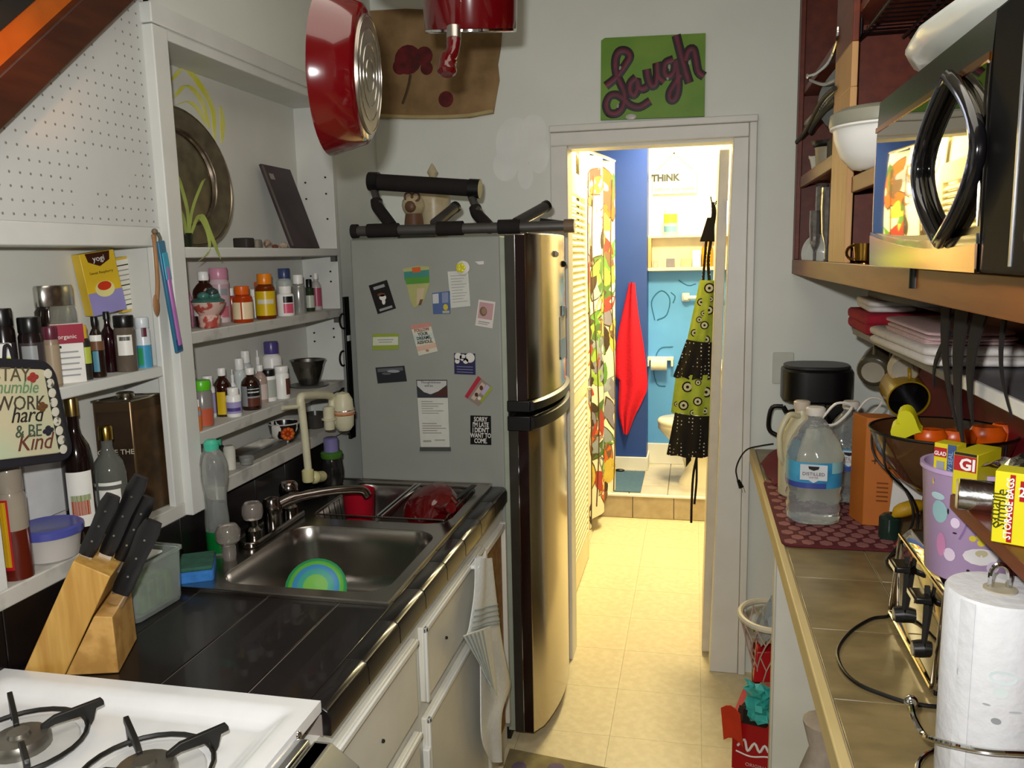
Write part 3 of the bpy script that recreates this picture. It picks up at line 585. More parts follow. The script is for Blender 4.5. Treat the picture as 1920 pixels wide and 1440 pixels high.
for k in range(9): face(t2, f2+n2*.0007, e2, y2, n2, -.022, .02-.004*(k % 3), .016+.0115*k, .0185+.0115*k, GRY if k % 4 else INK)
# ------------------------------------------------------------------ spice shelf, lower row
z = 1.068; gl = 'bottles on the lower spice shelf'
A_, B_ = U(272,966,z=z), U(317,948,z=z)
t = thing('oil_tin', 'tall bronze rectangular oil tin on the lower spice shelf', 'tin', (A_.x-.03, A_.y, z))
TIN = mat('bronze_tin','#54432f',.3,.7,scale=7,col2='#6b573c',lo=.35,hi=.7)
e1 = Vector((.12,1,0)).normalized()*.098; e2 = Vector((-1,-.35,0)).normalized()*.085; hh = .275
cc = Vector((A_.x-.004, A_.y-.008, z)); MB().prism([(0,0),(1,0),(1,1),(0,1)], cc, e1, e2, (0,0,hh)).build('can', TIN, t, bevel=.004)
MB().tube([cc+Z3*hh, cc+e1+Z3*hh, cc+e1+e2+Z3*hh, cc+e2+Z3*hh], .003, 6, closed=True).build('rim', mat('bright_tin','#b9b2a0',.2,1), t)
MB().lathe([(.02,0),(.02,.012),(.016,.014)], cc+e1*.5+e2*.55+Z3*hh, 16).build('lid', mat('bright_tin','#b9b2a0'), t)
face(t, cc+e1*.06, e1.normalized(), Z3, e1.cross(Z3).normalized(), .0, .085, .02, .25, mat('tin_print','#3a2c1c',.35,.4,scale=14,col2='#553f28',lo=.4,hi=.6), 'side_print')
nf = Z3.cross(e2).normalized()*-1; ef = -e2.normalized(); of = cc+e2
if nf.y > 0: nf = -nf
face(t, of, ef, Z3, nf, .006, .08, .02, .25, mat('tin_front','#2b1f16',.35,.3,scale=10,col2='#3f2f20',lo=.4,hi=.6), 'front_print')
text('OLIVE THE', cm('#b9b09a'), t, of+ef*.043+Z3*.15+nf*.001, ef, Z3, .017)
bottle('tall dark vinegar bottle with brass cap and white label', 160, 737, 54, z, -1.272, 'tall', cm('#160d0b',rough=.1), mat('brass_cap','#a8915a',.25,1), None, name='vinegar_bottle', group=gl, art=[(.12,.5,WL,-1.2,.5),(.2,.3,cm('#a3502c'),-1.0,.2),(.3,.34,cm('#7a8a4a'),-1.0,.3)])
bottle('clear glass bottle with gold cap and white label before the oil tin', 216, 793, 58, z, -1.256, 'tall', mat('grey_glass','#6d6f68',.06,trans=.4,var=.05), mat('gold_cap','#b39a4a',.2,1), None, name='vinegar_bottle', group=gl, art=[(.2,.42,WL,-1.1,.2),(.46,.49,WL,-1.1,.3)])
bottle('small jar with red and orange cap hidden behind the knives', 252, 924, 24, z, -1.236, 'jar', cm('#7a2b18'), cm('#c23a1a'), None, name='spice_jar', cat='jar', group=gl)
p = U(112, U_y(112,-1.248,z), x=-1.248); t = thing('food_tub', 'round pale food tub with blue plastic lid on the lower spice shelf', 'container', (-1.262,p.y,z), gl)
MB().lathe([(.045,0),(.05,.004),(.058,.05),(.06,.055)], (-1.266,p.y,z), 28).build('tub', mat('cloudy_plastic','#cfcac4',.3,trans=.2,var=.04), t)
MB().lathe([(.063,.052),(.064,.066),(.058,.07),(.05,.067),(.001,.067)], (-1.266,p.y,z), 28).build('lid', mat('blue_lid','#4a4f9a',.25,var=.06), t)
bottle('sauce bottle with yellow and red label at the left of the lower spice shelf', 36, 870, 52, z, -1.25, 'jar', cm('#8d8374',rough=.12), cm('#8d8374',rough=.12), cm('#54180e',rough=.15), (.0,.45), name='sauce_bottle', group=gl, art=[(.1,.74,RD,-1.6,-.55),(.13,.72,YL,-1.55,-.68)])
tag(MB().obox(U(88,920,x=-1.335)+Vector((0,0,.03)), (.003,0,0), (0,.055,0), (0,0,.085)).build('white_card', cm('#d4d4d2')), 'blank white card standing at the back of the lower spice shelf', 'card')
# ================================================================== things hung on the left wall units
t = thing('wooden_spoon', 'slim wooden spoon hanging from a nail on the shelf stile', 'spoon', (-1.19,1.69,1.47))
P = [U(a_,b_,x=-1.196) for a_, b_ in ((288,440),(292,480),(295,530),(294,562))]
SPW = mat('spoon_wood','#9a7048',.6,var=.15)
MB().tube(smoothpath(P,4), [.006]+[.0045]*12, 8).build('handle', SPW, t)
MB().sphere(U(293,572,x=-1.196), .011, 12, .35, 1, 2.3).build('bowl', SPW, t)
MB().cyl(U(290,434,x=-1.222), U(290,434,x=-1.187), .0035).sphere(U(290,434,x=-1.187), .007, 10).build('nail_head', cm('#6b5a48',rough=.5), t)
t = thing('toothbrush_package', 'long pink and blue toothbrush package hung beside the wooden spoon', 'package', (-1.19,1.72,1.46))
a0, a1 = U(300,452,x=-1.192), U(336,660,x=-1.192); ey = (a0-a1).normalized(); ex = ey.cross(X3).normalized()*-1; hL = (a0-a1).length
MB().obox((a0+a1)/2, ex*.0125, ey*hL/2, X3*.004).build('card', cm('#356f8d'), t, bevel=.002)
MB().obox((a0+a1)/2+X3*.0055-ey*hL*.08, ex*.006, ey*hL*.36, X3*.003).build('brush', cm('#b06cae'), t, bevel=.003)
MB().obox(a0-ey*hL*.22+X3*.006, ex*.0095, ey*hL*.12, X3*.002).build('blister_band', cm('#3d9bb8'), t, bevel=.002)
MB().obox(a1+ey*hL*.07+X3*.0045, ex*.010, ey*hL*.05, X3*.0005).build('print', cm('#1f4a78'), t)
MB().tube([U(296,437,x=-1.19),U(300,446,x=-1.19),a0], .004, 6).build('loop', cm('#5f6457',rough=.6), t)
# pot holder
t = thing('pot_holder', 'quilted pot holder with black border and painted lettering hung before the spice shelf', 'pot holder', (-1.19,1.25,1.28))
ctl, ctr, cbr, cbl = U(-75,668,x=-1.19), U(96,676,x=-1.19), U(138,862,x=-1.19), U(-75,890,x=-1.19)
def PHP(u, v):
    q = (ctl*(1-u)+ctr*u)*(1-v)+(cbl*(1-u)+cbr*u)*v; return q
def rounded(u0, u1, v0, v1, r, n=6):
    return [((u0+u1)/2+a_, (v0+v1)/2+b_) for a_, b_ in rrect(u1-u0, v1-v0, r, n)]
def slab(par, poly, x0, x1, m, name, **k):
    vs = [PHP(u,v) for u, v in poly]; n = len(vs)
    o = MB(); o.add([Vector((x0,p.y,p.z)) for p in vs]+[Vector((x1,p.y,p.z)) for p in vs], [tuple(range(n))]+[tuple(range(n,2*n))[::-1]]+[(j,(j+1) % n,n+(j+1) % n,n+j) for j in range(n)])
    return o.build(name, m, par, **k)
slab(t, rounded(0,1,0,1,.16), -1.200, -1.184, cm('#1d1a22',rough=.9), 'border', bevel=.004)
QF = mat('painted_cotton','#c9bf9d',.9,scale=7,col2='#b6c3a2',lo=.4,hi=.65,bump=.2)
fc_ = slab(t, rounded(.05,.93,.09,.91,.12), -1.186, -1.181, QF, 'quilted_face', bevel=.002)
slab(t, rounded(.83,.935,.10,.90,.05), -1.184, -1.1805, cm('#2a2a26',rough=.9), 'dark_band')
FW = mat('flower_print','#d0ccbb',.9,scale=60,col2='#5d5a52',lo=.58,hi=.64)
for k in range(9):
    v = .13+.093*k; q = PHP(.872+.012*math.sin(k)*.3, v); MB().lathe([(.009,0),(.009,.0015),(.001,.002)], Vector((-1.1808,q.y,q.z)), 12, ax=X3).build('flower', FW, t)
eyv = (ctl-cbl).normalized(); exv = (PHP(.8,.5)-PHP(.2,.5)).normalized()
for s_, u, v, sz, m, it in (('STAY',.46,.205,.036,cm('#5d5340'),0),('humble',.50,.315,.034,cm('#6f8f68'),.2),('WORK',.52,.47,.037,cm('#4f4538'),0),('hard',.56,.585,.042,cm('#2f2a26'),.25),('& BE',.56,.725,.033,cm('#4a5a48'),0),('Kind',.60,.85,.046,cm('#6a3f34'),.25)):
    q = PHP(u,v); q.x = -1.1802
    text(s_, m, t, q, exv+Z3*0, (eyv+exv*it), sz, spacing=.95)
for u, v, m in ((.69,.17,cm('#a03a34')),(.76,.68,cm('#2c2c38')),(.74,.45,cm('#6e4a2c'))):
    q = PHP(u,v); q.x = -1.1803
    for k in range(4): MB().sphere(q+Vector((0,.007*math.cos(k*1.57),.005*math.sin(k*1.57))), .006, 8, .15, 1.2, .8).build('leaf_print', m, t)
MB().tube(smoothpath([PHP(.45,.0)+X3*.0, PHP(.47,-.10), PHP(.5,-.12), PHP(.53,-.10), PHP(.55,0)],4), .003, 6).build('hanging_loop', cm('#1d1a22',rough=.9), t)
# black hook rail on the wall left of the refrigerator
t = thing('hook_rail', 'black vertical rail with three round hooks on the wall beside the refrigerator', 'hook rail', (-1.22,2.78,1.05))
yy = U(650,620,x=-1.228).y
box(-1.234,-1.222,yy-.022,yy+.022,1.00,U(650,556,x=-1.228).z).build('rail', BLACK, t, bevel=.002)
for k, py in enumerate((602,672,742)):
    c_ = U(643,py,x=-1.205); MB().tube(arc(c_, .026, -1.9, 1.9, 14, Vector((0,-1,0)), Z3), .0035, 6).build('hook', BLACK, t)
box(-1.222,-1.219,yy-.01,yy+.01,1.36,1.38).build('sticker', PLWHITE, t)
# ================================================================== counter: knife block, tub, sponge, bottle
BW = mat('block_wood','#c99f52',.42,scale=4,stretch=(14,14,1.2),col2='#b0823a',lo=.35,hi=.65)
BW2 = mat('block_end_grain','#c69a55',.5,scale=30,col2='#ae8242',lo=.4,hi=.6)
t = thing('knife_block', 'slanted light wooden knife block on the black worktop', 'knife block', (-1.1,1.24,.91))
A, B, C_ = U(39,1271,z=.911), U(223,1262,z=.911), U(257,1198,z=.911)
eu = (B-A).normalized(); Lb = (B-A).length; dep = Vector((C_.x-B.x, C_.y-B.y, 0))
def onp(px, py):
    """point of the block's front plane seen at a photo pixel"""
    nrm = Vector((eu.y,-eu.x,0)); d = _f+_R*((px-960)/FPX)-_U*((py-720)/FPX); o = Vector((0,0,ZC)); tt = (A-o).dot(nrm)/d.dot(nrm); return o+d*tt
def uv(p): return ((p-A).dot(eu), p.z-A.z)
big = [uv(onp(*q)) for q in ((39,1271),(122,1273),(207,1081),(137,1052))]
big[0] = (big[0][0],0); big[1] = (big[1][0],0)
foot = [(big[1][0]+.001,0),(Lb,0),uv(onp(210,1157)),uv(onp(176,1156))]
MB().prism(big, A, eu, Z3, dep).build('block', BW, t, bevel=.002)
MB().prism(foot, A, eu, Z3, dep).build('foot_block', BW2, t, bevel=.002)
axk = (onp(137,1052)-onp(39,1271)).normalized()
def knife(p0, L_, w_, fac, name='chef_knife', lab=''):
    k = thing(name, lab, 'knife', p0, 'knives in the wooden block')
    up = axk.cross(dep.normalized()).normalized(); dn = dep.normalized()
    pts = [(0,w_*.42),(L_*.12,w_*.5),(L_*.5,w_*.46),(L_*.85,w_*.55),(L_,w_*.42)]
    rs = [[p0+axk*s_+up*h_*a_+dn*.007*b_ for a_, b_ in ((1,.5),(1,-.5),(.5,-1),(-.5,-1),(-1,-.5),(-1,.5),(-.5,1),(.5,1))] for s_, h_ in pts]
    MB().rings(rs).build('handle', BLACK, k)
    MB().obox(p0-axk*.012, axk*.014, up*w_*.38, dn*.001).build('blade_heel', CHROME, k)
    for s_ in (.25,.5,.75): MB().cyl(p0+axk*L_*s_-dn*.0075, p0+axk*L_*s_+dn*.0075, .0022, n=8).build('rivet', DST, k)
d0 = dep*.3
knife(onp(147,1062)+dep*.25+axk*.01, .125, .03, 1, lab='leftmost black handled knife at the top of the block')
knife(onp(177,1070)+dep*.45+axk*.01, .165, .03, 1, lab='longest black knife handle rising from the block top')
knife(onp(203,1083)+dep*.55+axk*.006, .135, .028, 1, lab='third black knife handle near the oil tin')
knife(onp(205,1150)+dep*.35+axk*.02, .155, .036, 1, lab='thick black handled shears in the lower slot of the block')
# clear scrub tub
t = thing('scrub_tub', 'clear plastic tub holding green scrub pads beside the knife block', 'tub', (-1.14,1.47,.911))
cA, cB = U(258,1172,z=.911), U(345,1120,z=.911); e1 = (cB-cA).normalized(); e2 = Vector((-e1.y, e1.x, 0)); w1 = (cB-cA).length; d1_ = .085
h_ = .115
def tubring(s_, z_, r=.012): 
    c_ = cA+e1*w1/2+e2*d1_/2
    return [c_+e1*a_*s_+e2*b_*s_+Z3*z_ for a_, b_ in rrect(w1,d1_,r,4)]
CT = mat('tub_plastic','#dfe8e0',.15,trans=.8,var=.02,ior=1.2)
MB().rings([tubring(.94,0),tubring(1,.008),tubring(1.06,h_),tubring(1.13,h_),tubring(1.13,h_+.006),tubring(1.03,h_+.006),tubring(.95,.01)], cap=True).build('tub', CT, t)
SPG = mat('green_pads','#3f6a2c',.9,scale=30,col2='#6f8f4a',lo=.4,hi=.65,bump=.3)
c_ = cA+e1*w1/2+e2*d1_/2
for k in range(4): MB().obox(c_+e1*(k-1.5)*.026+Z3*.042, e1*.011, e2*.034, Z3*.031).build('scrub_pad', SPG, t, bevel=.004)
MB().obox(c_+e1*.02+e2*.012+Z3*.112, e1*.035, e2*.022, Vector((0,0,.002))+e2*.0).build('white_slip', PLWHITE, t)
t = thing('blue_sponge', 'blue sponge with green scouring side behind the sink corner', 'sponge', (-1.15,1.66,.911))
MB().obox((-1.15,1.66,.928), (.035,.02,0), (-.028,.05,0), (0,0,.016)).build('foam', mat('blue_foam','#2f6fb5',.9,scale=60,bump=.4,var=.15), t, bevel=.008)
MB().obox((-1.15,1.66,.948), (.034,.019,0), (-.027,.049,0), (0,0,.005)).build('scourer', mat('scour_green','#2f5a4a',.95,scale=60,bump=.4,var=.2), t, bevel=.004)
# dish soap bottle
p = U(408,1038,z=.912); t = thing('dish_soap_bottle', 'clear upside-down dish soap bottle with mint cap and a little green soap', 'bottle', (-1.195,p.y,.912))
ps = Vector((-1.178,1.80,.912)); hz = U(400,822,x=-1.178).z-.912
MB().lathe([(.026,0),(.031,.01),(.031,hz*.32),(.028,hz*.45),(.030,hz*.56),(.036,hz*.66),(.036,hz*.80),(.028,hz*.88),(.016,hz*.93)], ps, 24, 1, .85).build('bottle', CLR, t)
MB().lathe([(.026,.004),(.0316,.012),(.0316,hz*.22),(.001,hz*.22)], ps, 22, 1, .85).build('soap', mat('green_soap','#0f7a34',.1,trans=.3,var=.05), t)
MB().lathe([(.018,hz*.91),(.019,hz*.97),(.012,hz)], ps, 16).build('cap', cm('#46b797'), t)
# ================================================================== PVC filter on the faucet
t = thing('tap_water_filter', 'cream plastic pipe and capsule water filter standing over the sink', 'water filter', (-1.12,2.2,.99))
PV = mat('aged_pvc','#c9c4a6',.4,var=.06)
def W(px, py, x=-1.13): return U(px, py, x=x)
MB().tube([W(579,893),W(571,812),W(564,752)], [.0115,.0115,.012], 12).build('riser_pipe', PV, t)
MB().tube(smoothpath([W(564,765),W(563,748),W(572,742),W(612,741),W(622,746),W(622,765)],4), .0125, 12).build('elbow_pipe', PV, t)
MB().lathe([(.016,0),(.017,.002),(.017,.03),(.024,.032),(.024,.036),(.018,.038),(.018,.07),(.014,.074)], W(618,805), 16).build('diverter', PV, t)
MB().cyl(W(620,792), W(640,790,-1.115), .011).build('side_branch', PV, t)
cf = W(644,772,-1.10)
MB().lathe([(.001,-.064),(.02,-.06),(.031,-.045),(.033,-.01),(.033,.012),(.031,.04),(.02,.06),(.001,.066)], cf, 24).build('capsule', PV, t)
MB().tube([cf+Vector((.034*math.cos(k*.349),.034*math.sin(k*.349),.008+.003*math.sin(k*.349))) for k in range(18)], .0022, 5, closed=True).build('steel_band', CHROME, t)
MB().tube([cf+Vector((.034*math.cos(k*.349),.034*math.sin(k*.349),-.006)) for k in range(18)], .003, 5, closed=True).build('orange_band', cm('#b5682c'), t)
MB().tube([cf+Vector((.034*math.cos(k*.349),.034*math.sin(k*.349),.001)) for k in range(18)], .003, 5, closed=True).build('pink_band', cm('#d0a08c'), t)
MB().cyl(W(562,762), W(530,765,-1.15), .0065).build('outlet_stub', PV, t)
MB().lathe([(.016,-.005),(.018,0),(.018,.03),(.013,.034)], W(578,900), 14).sphere(W(590,895), .02, 14).cyl(W(590,895), W(604,893), .017).build('swivel_joint', cm('#c3bc88'), t)
# jar with green lid behind the faucet
p = Vector((-1.16, 2.445, .918)); t = thing('glass_jar', 'glass jar with green ring lid and lavender stopper behind the faucet', 'jar', p)
MB().lathe([(.03,0),(.034,.006),(.036,.05),(.032,.085),(.028,.095)], p, 20).build('jar', mat('dark_glass','#2c2a2a',.06,trans=.5,var=.05), t)
MB().lathe([(.033,.09),(.036,.095),(.036,.108),(.03,.112)], p, 20).build('ring_lid', cm('#3f6a24'), t)
MB().lathe([(.02,.11),(.024,.112),(.024,.155),(.02,.158)], p, 18).build('stopper', cm('#76709f'), t)
# ================================================================== sink contents
t = thing('striped_plate', 'green and blue striped melamine bowl lying in the near sink bowl', 'bowl', (-.94,1.9,.745))
ST = mat('rainbow_glaze','#2f8f5c',.3,scale=14,stretch=(1,.5,1),col2='#3c86a4',lo=.45,hi=.55)
axp = Vector((.30,-.75,.62)).normalized(); c_ = Vector((-.905,1.775,.855))
for r0, r1, m in ((.001,.03,cm('#6fb04a')),(.03,.045,cm('#3f9c8a')),(.045,.058,cm('#3c86b4')),(.058,.068,cm('#5aa83a')),(.068,.076,cm('#2a8a52'))):
    MB().lathe([(r0,.02*(r0/.076)**2),(r1,.02*(r1/.076)**2),(r1,.02*(r1/.076)**2-.004),(r0,.02*(r0/.076)**2-.004)], c_, 28, ax=-axp).build('band', m, t)
WR = mat('rack_wire','#7d7772',.3,1)
t = thing('dish_rack', 'steel wire dish drainer hanging in the far sink bowl', 'dish rack', (-.88,2.29,.83))
for s_ in (2.125,2.455): MB().tube([(-1.07,s_,.921),(-.68,s_,.921)], .003, 6).build('rim_wire', WR, t)
for s_ in (-1.07,-.68): MB().tube([(s_,2.125,.921),(s_,2.455,.921)], .003, 6).build('rim_wire', WR, t)
for k in range(9):
    yy = 2.14+.037*k; MB().tube([(-1.07,yy,.92),(-1.05,yy,.79),(-.70,yy,.79),(-.68,yy,.92)], .0018, 5).build('wire', WR, t)
for xx in (-.876,-.862): MB().tube([(xx,2.12,.925),(xx,2.46,.925)], .0045, 6).build('divider_rail', CHROME, t)
p = Vector((-.995,2.27,.797)); t = thing('red_cup', 'red plastic tumbler standing in the dish rack', 'cup', p)
MB().lathe([(.038,0),(.040,.004),(.049,.155),(.051,.158),(.047,.156),(.037,.006),(.001,.006)], p, 22, cap=False).build('cup', mat('red_plastic','#a81226',.3,var=.05), t)
t = thing('red_saucepan', 'red saucepan turned over on the dish rack with its handle toward the counter edge', 'saucepan', (-.78,2.27,.80))
c_ = Vector((-.765,2.30,.885)); axs = Vector((-.25,-.42,.75)).normalized()
MB().lathe([(.088,-.03),(.092,-.03),(.09,.0),(.082,.045),(.06,.062),(.001,.066)], c_, 30, ax=axs).build('pan', REDENAMEL, t)
hp = c_+Vector((.05,-.09,.035))
MB().tube(smoothpath([c_+Vector((.03,-.06,.035)),c_+Vector((.055,-.10,.045)),c_+Vector((.085,-.145,.062)),c_+Vector((.11,-.18,.075))],4), [.012]*4+[.013]*5+[.016]*4, 10).build('handle', REDENAMEL, t)
MB().lathe([(.018,0),(.02,.006),(.001,.01)], c_+Vector((.03,-.055,.04)), 14, ax=Vector((.5,-.7,.5))).build('handle_boss', REDENAMEL, t)
t = thing('black_spatula', 'black spatula lying along the right edge of the far sink bowl', 'spatula', (-.70,2.33,.92))
MB().obox((-.685,2.36,.932), (.008,0,0), (.012,.075,.004), (0,0,.003)).build('blade', BLACK, t, bevel=.002)
MB().tube([(-.697,2.29,.929),(-.725,2.235,.924)], .006, 8).build('handle', BLACK, t)
# ================================================================== towel on the cabinet front
t = thing('dish_towel', 'white dish towel with grey-blue stripes hanging on the sink cabinet', 'towel', (-.57,2.1,.2))
TW = mat('towel_cotton','#e4e7e6',.95,scale=90,bump=.3,var=.05)
TS = mat('towel_stripe','#9fb0b4',.95,var=.08)
L0 = [(888,1046),(884,1110),(872,1175),(866,1195),(888,1230),(890,1300),(893,1385),(912,1428)]
R0_ = [(915,1046),(922,1100),(930,1150),(938,1200),(947,1250),(954,1288),(935,1320),(926,1425)]
LP = smoothpath([U(a_,b_,x=-.575) for a_, b_ in L0],4); RP = smoothpath([U(a_,b_,x=-.575) for a_, b_ in R0_],4)
def tw(u, v, off=0):
    i = v*(len(LP)-1); i0 = min(int(i), len(LP)-2); f_ = i-i0
    a_ = LP[i0].lerp(LP[i0+1], f_); b_ = RP[i0].lerp(RP[i0+1], f_); q = a_.lerp(b_, u)
    q.x = -.572+.014*math.sin(u*math.pi)+.006*math.sin(u*9+v*3)+.010*v+off; return q
cl_ = MB().sheet(lambda u, v: tw(u, v), 18, 40, .003).build('cloth', TW, t)
for v0 in (.27,.295,.32,.35,.37): MB().sheet(lambda u, v: tw(.02+.93*u, v0-.06+.008*v+.015*u, .0042), 18, 2, .001).build('stripe', TS, cl_)
def fold_(u, v, x=-.552): return U((868+46*v)*(1-u)+(918+13*v)*u, (1192+80*v)*(1-u)+(1174+130*v)*u, x=x+.006*math.sin(3*u))
MB().sheet(lambda u, v: fold_(u, v), 10, 10, .003).build('fold', TW, t)
for k in range(5):
    MB().sheet(lambda u, v: fold_(.10+.15*k+.05*v, .03+.94*u, -.5475), 8, 1, .001).build('stripe', TS, cl_)
box(-.60,-.56,2.05,2.13,.81,.822).build('towel_tuck', TW, t, bevel=.005)
# ================================================================== stove
t = thing('gas_stove', 'white enamel gas stove with black grates at the lower left', 'stove', (-.9,.79,0))
EN = mat('white_enamel','#e4e5e6',.18,var=.03,coat=.3)
box(-1.22,-.60,.40,1.085,0,.89).build('body', EN, t, bevel=.004)
def zt_(x, y):
    e = min(x+1.22, -.60-x, 1.165-y, y-.40)
    return .927 if e < .035 else (.927-.02*min(1,(e-.035)/.03))
MB().sheet(lambda u, v: (-1.222+.624*u, .40+.767*v, zt_(-1.22+.62*u, .40+.765*v)), 60, 70, .02).build('cooktop', EN, t, ang=60)
box(-1.232,-1.212,.40,1.10,.92,1.02).build('backguard', EN, t, bevel=.006)
GI = mat('grate_iron','#14120f',.45,var=.2)
BA_ = mat('burner_alu','#8f8a80',.35,.9,var=.15)
def burner(cx, cy, label_):
    MB().lathe([(.085,.9085),(.082,.912),(.05,.909),(.001,.909)], (cx,cy,0), 28).build('drip_bowl', mat('grey_bowl','#c6c6c4',.3), t)
    MB().lathe([(.045,.908),(.045,.92),(.04,.928),(.018,.93),(.016,.936),(.001,.936)], (cx,cy,0), 20).build('burner_head', BA_, t)
    g = thing('burner_grate', label_, 'grate', (cx,cy,.91), 'cast iron grates on the stove')
    MB().tube([(cx+.095*math.cos(k*.2244),cy+.095*math.sin(k*.2244),.918) for k in range(28)], .004, 6, closed=True).build('ring', GI, g)
    for k in range(4):
        a_ = .85+k*1.5708; d_ = Vector((math.cos(a_), math.sin(a_), 0)); c0 = Vector((cx,cy,.0))
        s_ = Vector((-d_.y, d_.x, 0))
        pr_ = [(.03,.934),(.05,.944),(.118,.950),(.122,.944),(.122,.938),(.11,.936),(.105,.918),(.10,.910),(.094,.910),(.092,.93),(.05,.93),(.03,.924)]
        MB().prism(pr_, c0-s_*.004, d_, Z3, s_*.008).build('finger', GI, g, bevel=.001)
burner(-1.02,.985,'cast iron grate on the rear burner of the stove'); burner(-.775,.955,'cast iron grate on the front burner by the counter corner')
box(-.60,-.575,.42,1.08,.86,.915).build('front_trim', CHROME, t, bevel=.004)
box(-.575,-.545,.42,1.09,.84,.905).build('control_panel', BLACK, t, bevel=.004)
MB().prism([(-.545,.905),(-.50,.87),(-.49,.80),(-.575,.80),(-.575,.905)], (0,.42,0), X3, Z3, (0,.672,0)).build('oven_fascia', mat('brushed_fascia','#77756c',.45,.2), t, bevel=.003)
MB().sphere((-.60,1.085,.915), .008, 10).build('trim_screw', CHROME, t)
# ================================================================== refrigerator side: magnets and papers
def squash(mb, axis, at, k=.06):
    for v in mb.v: v[axis] = at+(v[axis]-at)*k
    return mb
def card(name, label, cat, pts, m, th=.0012, grp='magnets and papers on the refrigerator side'):
    """flat sheet stuck to the refrigerator side, outline given clockwise from its top left as seen"""
    P = [U(640+a_/3.5125, 470+b_/3.5125, y=2.5185) for a_, b_ in pts]
    c_ = sum(P, Vector())/len(P); t = thing(name, label, cat, (c_.x, 2.519, min(p.z for p in P)), grp)
    n = len(P); MB().add([Vector((p.x,2.5192,p.z)) for p in P]+[Vector((p.x,2.5192-th,p.z)) for p in P], [tuple(range(n)), tuple(range(n,2*n))[::-1]]+[(j,(j+1) % n,n+(j+1) % n,n+j) for j in range(n)]).build('sheet', m, t)
    def at(u, v, k=0):
        q = (P[0]*(1-u)+P[1]*u)*(1-v)+(P[3 % n]*(1-u)+P[2]*u)*v if n == 4 else Vector(); return Vector((q.x, 2.5192-th-.0004-k, q.z))
    ex = (P[1]-P[0]).normalized(); ey = (P[0]-P[-1]).normalized()
    return t, at, Vector((ex.x,0,ex.z)), Vector((ey.x,0,ey.z))
def patch_(t, at, u0, u1, v0, v1, m, name='print', k=0):
    q = [at(u0,v0,k), at(u1,v0,k), at(u1,v1,k), at(u0,v1,k)]
    MB().add(q+[p+Vector((0,.0004,0)) for p in q], [(0,1,2,3),(7,6,5,4)]+[(j,(j+1) % 4,4+(j+1) % 4,4+j) for j in range(4)]).build(name, m, t)
def blob(t, at, u, v, rx, rz, m, name='print', k=.0002, n=14):
    c_ = at(u,v,k); o = MB(); o.add([c_+Vector((rx*math.cos(j*6.283/n),0,rz*math.sin(j*6.283/n))) for j in range(n)]+[c_+Vector((0,.0005,0))], [tuple(range(n))]+[(j,(j+1) % n,n) for j in range(n)]); o.build(name, m, t)
KB = cm('#191616'); KW = cm('#cfccc6',rough=.7)
t, at, ex, ey = card('magnet_card', 'tilted black magnet with a white-headed bird picture', 'magnet', [(180,230),(300,192),(360,380),(240,418)], KB)
blob(t, at, .5, .42, .014, .006, cm('#6b3f24')); blob(t, at, .52, .52, .012, .010, KW); blob(t, at, .5, .66, .006, .010, KW, k=.0004); patch_(t, at, .2,.8,.10,.2, GRY); patch_(t, at, .15,.85,.86,.94, GRY); blob(t, at, .5, .3, .016,.004, KB, k=.0004)
t, at, ex, ey = card('state_map_magnet', 'green and cream cut-out map magnet', 'magnet', [(405,120),(500,100),(580,105),(582,215),(540,340),(480,380),(455,330),(430,225)], cm('#a3a46a'))
P_ = lambda a_, b_: Vector((U(640+a_/3.5125,470+b_/3.5125,y=2.5185).x, 2.5175, U(640+a_/3.5125,470+b_/3.5125,y=2.5185).z))
def pp(t, pts, m, name='print', k=0):
    q = [P_(a_,b_)-Vector((0,k,0)) for a_, b_ in pts]; n = len(q)
    MB().add(q+[p+Vector((0,.0005,0)) for p in q], [tuple(range(n)), tuple(range(n,2*n))[::-1]]+[(j,(j+1) % n,n+(j+1) % n,n+j) for j in range(n)]).build(name, m, t)
pp(t, [(412,140),(578,125),(580,180),(418,195)], cm('#3c7f74')); pp(t, [(418,180),(580,170),(580,212),(430,222)], cm('#4f8a34'), k=.0003); pp(t, [(465,112),(520,106),(525,140),(470,145)], cm('#c4582a'), k=.0004); pp(t, [(500,250),(550,245),(535,330),(495,360)], cm('#b9a98a'), k=.0003); pp(t, [(520,320),(540,320),(525,358),(508,360)], cm('#6b4a38'), k=.0005)
t, at, ex, ey = card('receipt', 'white shopping receipt under a yellow flower magnet', 'paper', [(700,138),(835,130),(850,365),(722,378)], cm('#c4c5bd',rough=.8))
for k in range(10): patch_(t, at, .12, .88-.2*((k*7) % 3)/2, .12+.08*k, .135+.08*k, GRY)
t = thing('flower_magnet', 'round white magnet with a yellow flower holding the receipt', 'magnet', (-.78,2.517,1.60), 'magnets and papers on the refrigerator side')
c_ = U(640+802/3.5125,470+112/3.5125,y=2.517); MB().lathe([(.022,0),(.022,.004),(.019,.006),(.001,.006)], Vector((c_.x,2.5175,c_.z)), 18, ax=-Y3).build('disc', KW, t)
for k in range(5): MB().sphere(Vector((c_.x-.006+.009*math.cos(k*1.257),2.5105,c_.z+.009*math.sin(k*1.257))), .0075, 8, 1, .25, 1).build('petal', cm('#c9c41a'), t)
t, at, ex, ey = card('paper_scrap', 'small torn white paper scrap near the fridge corner', 'paper', [(880,72),(938,68),(938,90),(905,92)], KW)
t, at, ex, ey = card('blue_magnet', 'blue and white magnet with a yellow flower below the receipt', 'magnet', [(598,280),(715,265),(718,415),(605,418)], cm('#4a5f8c'))
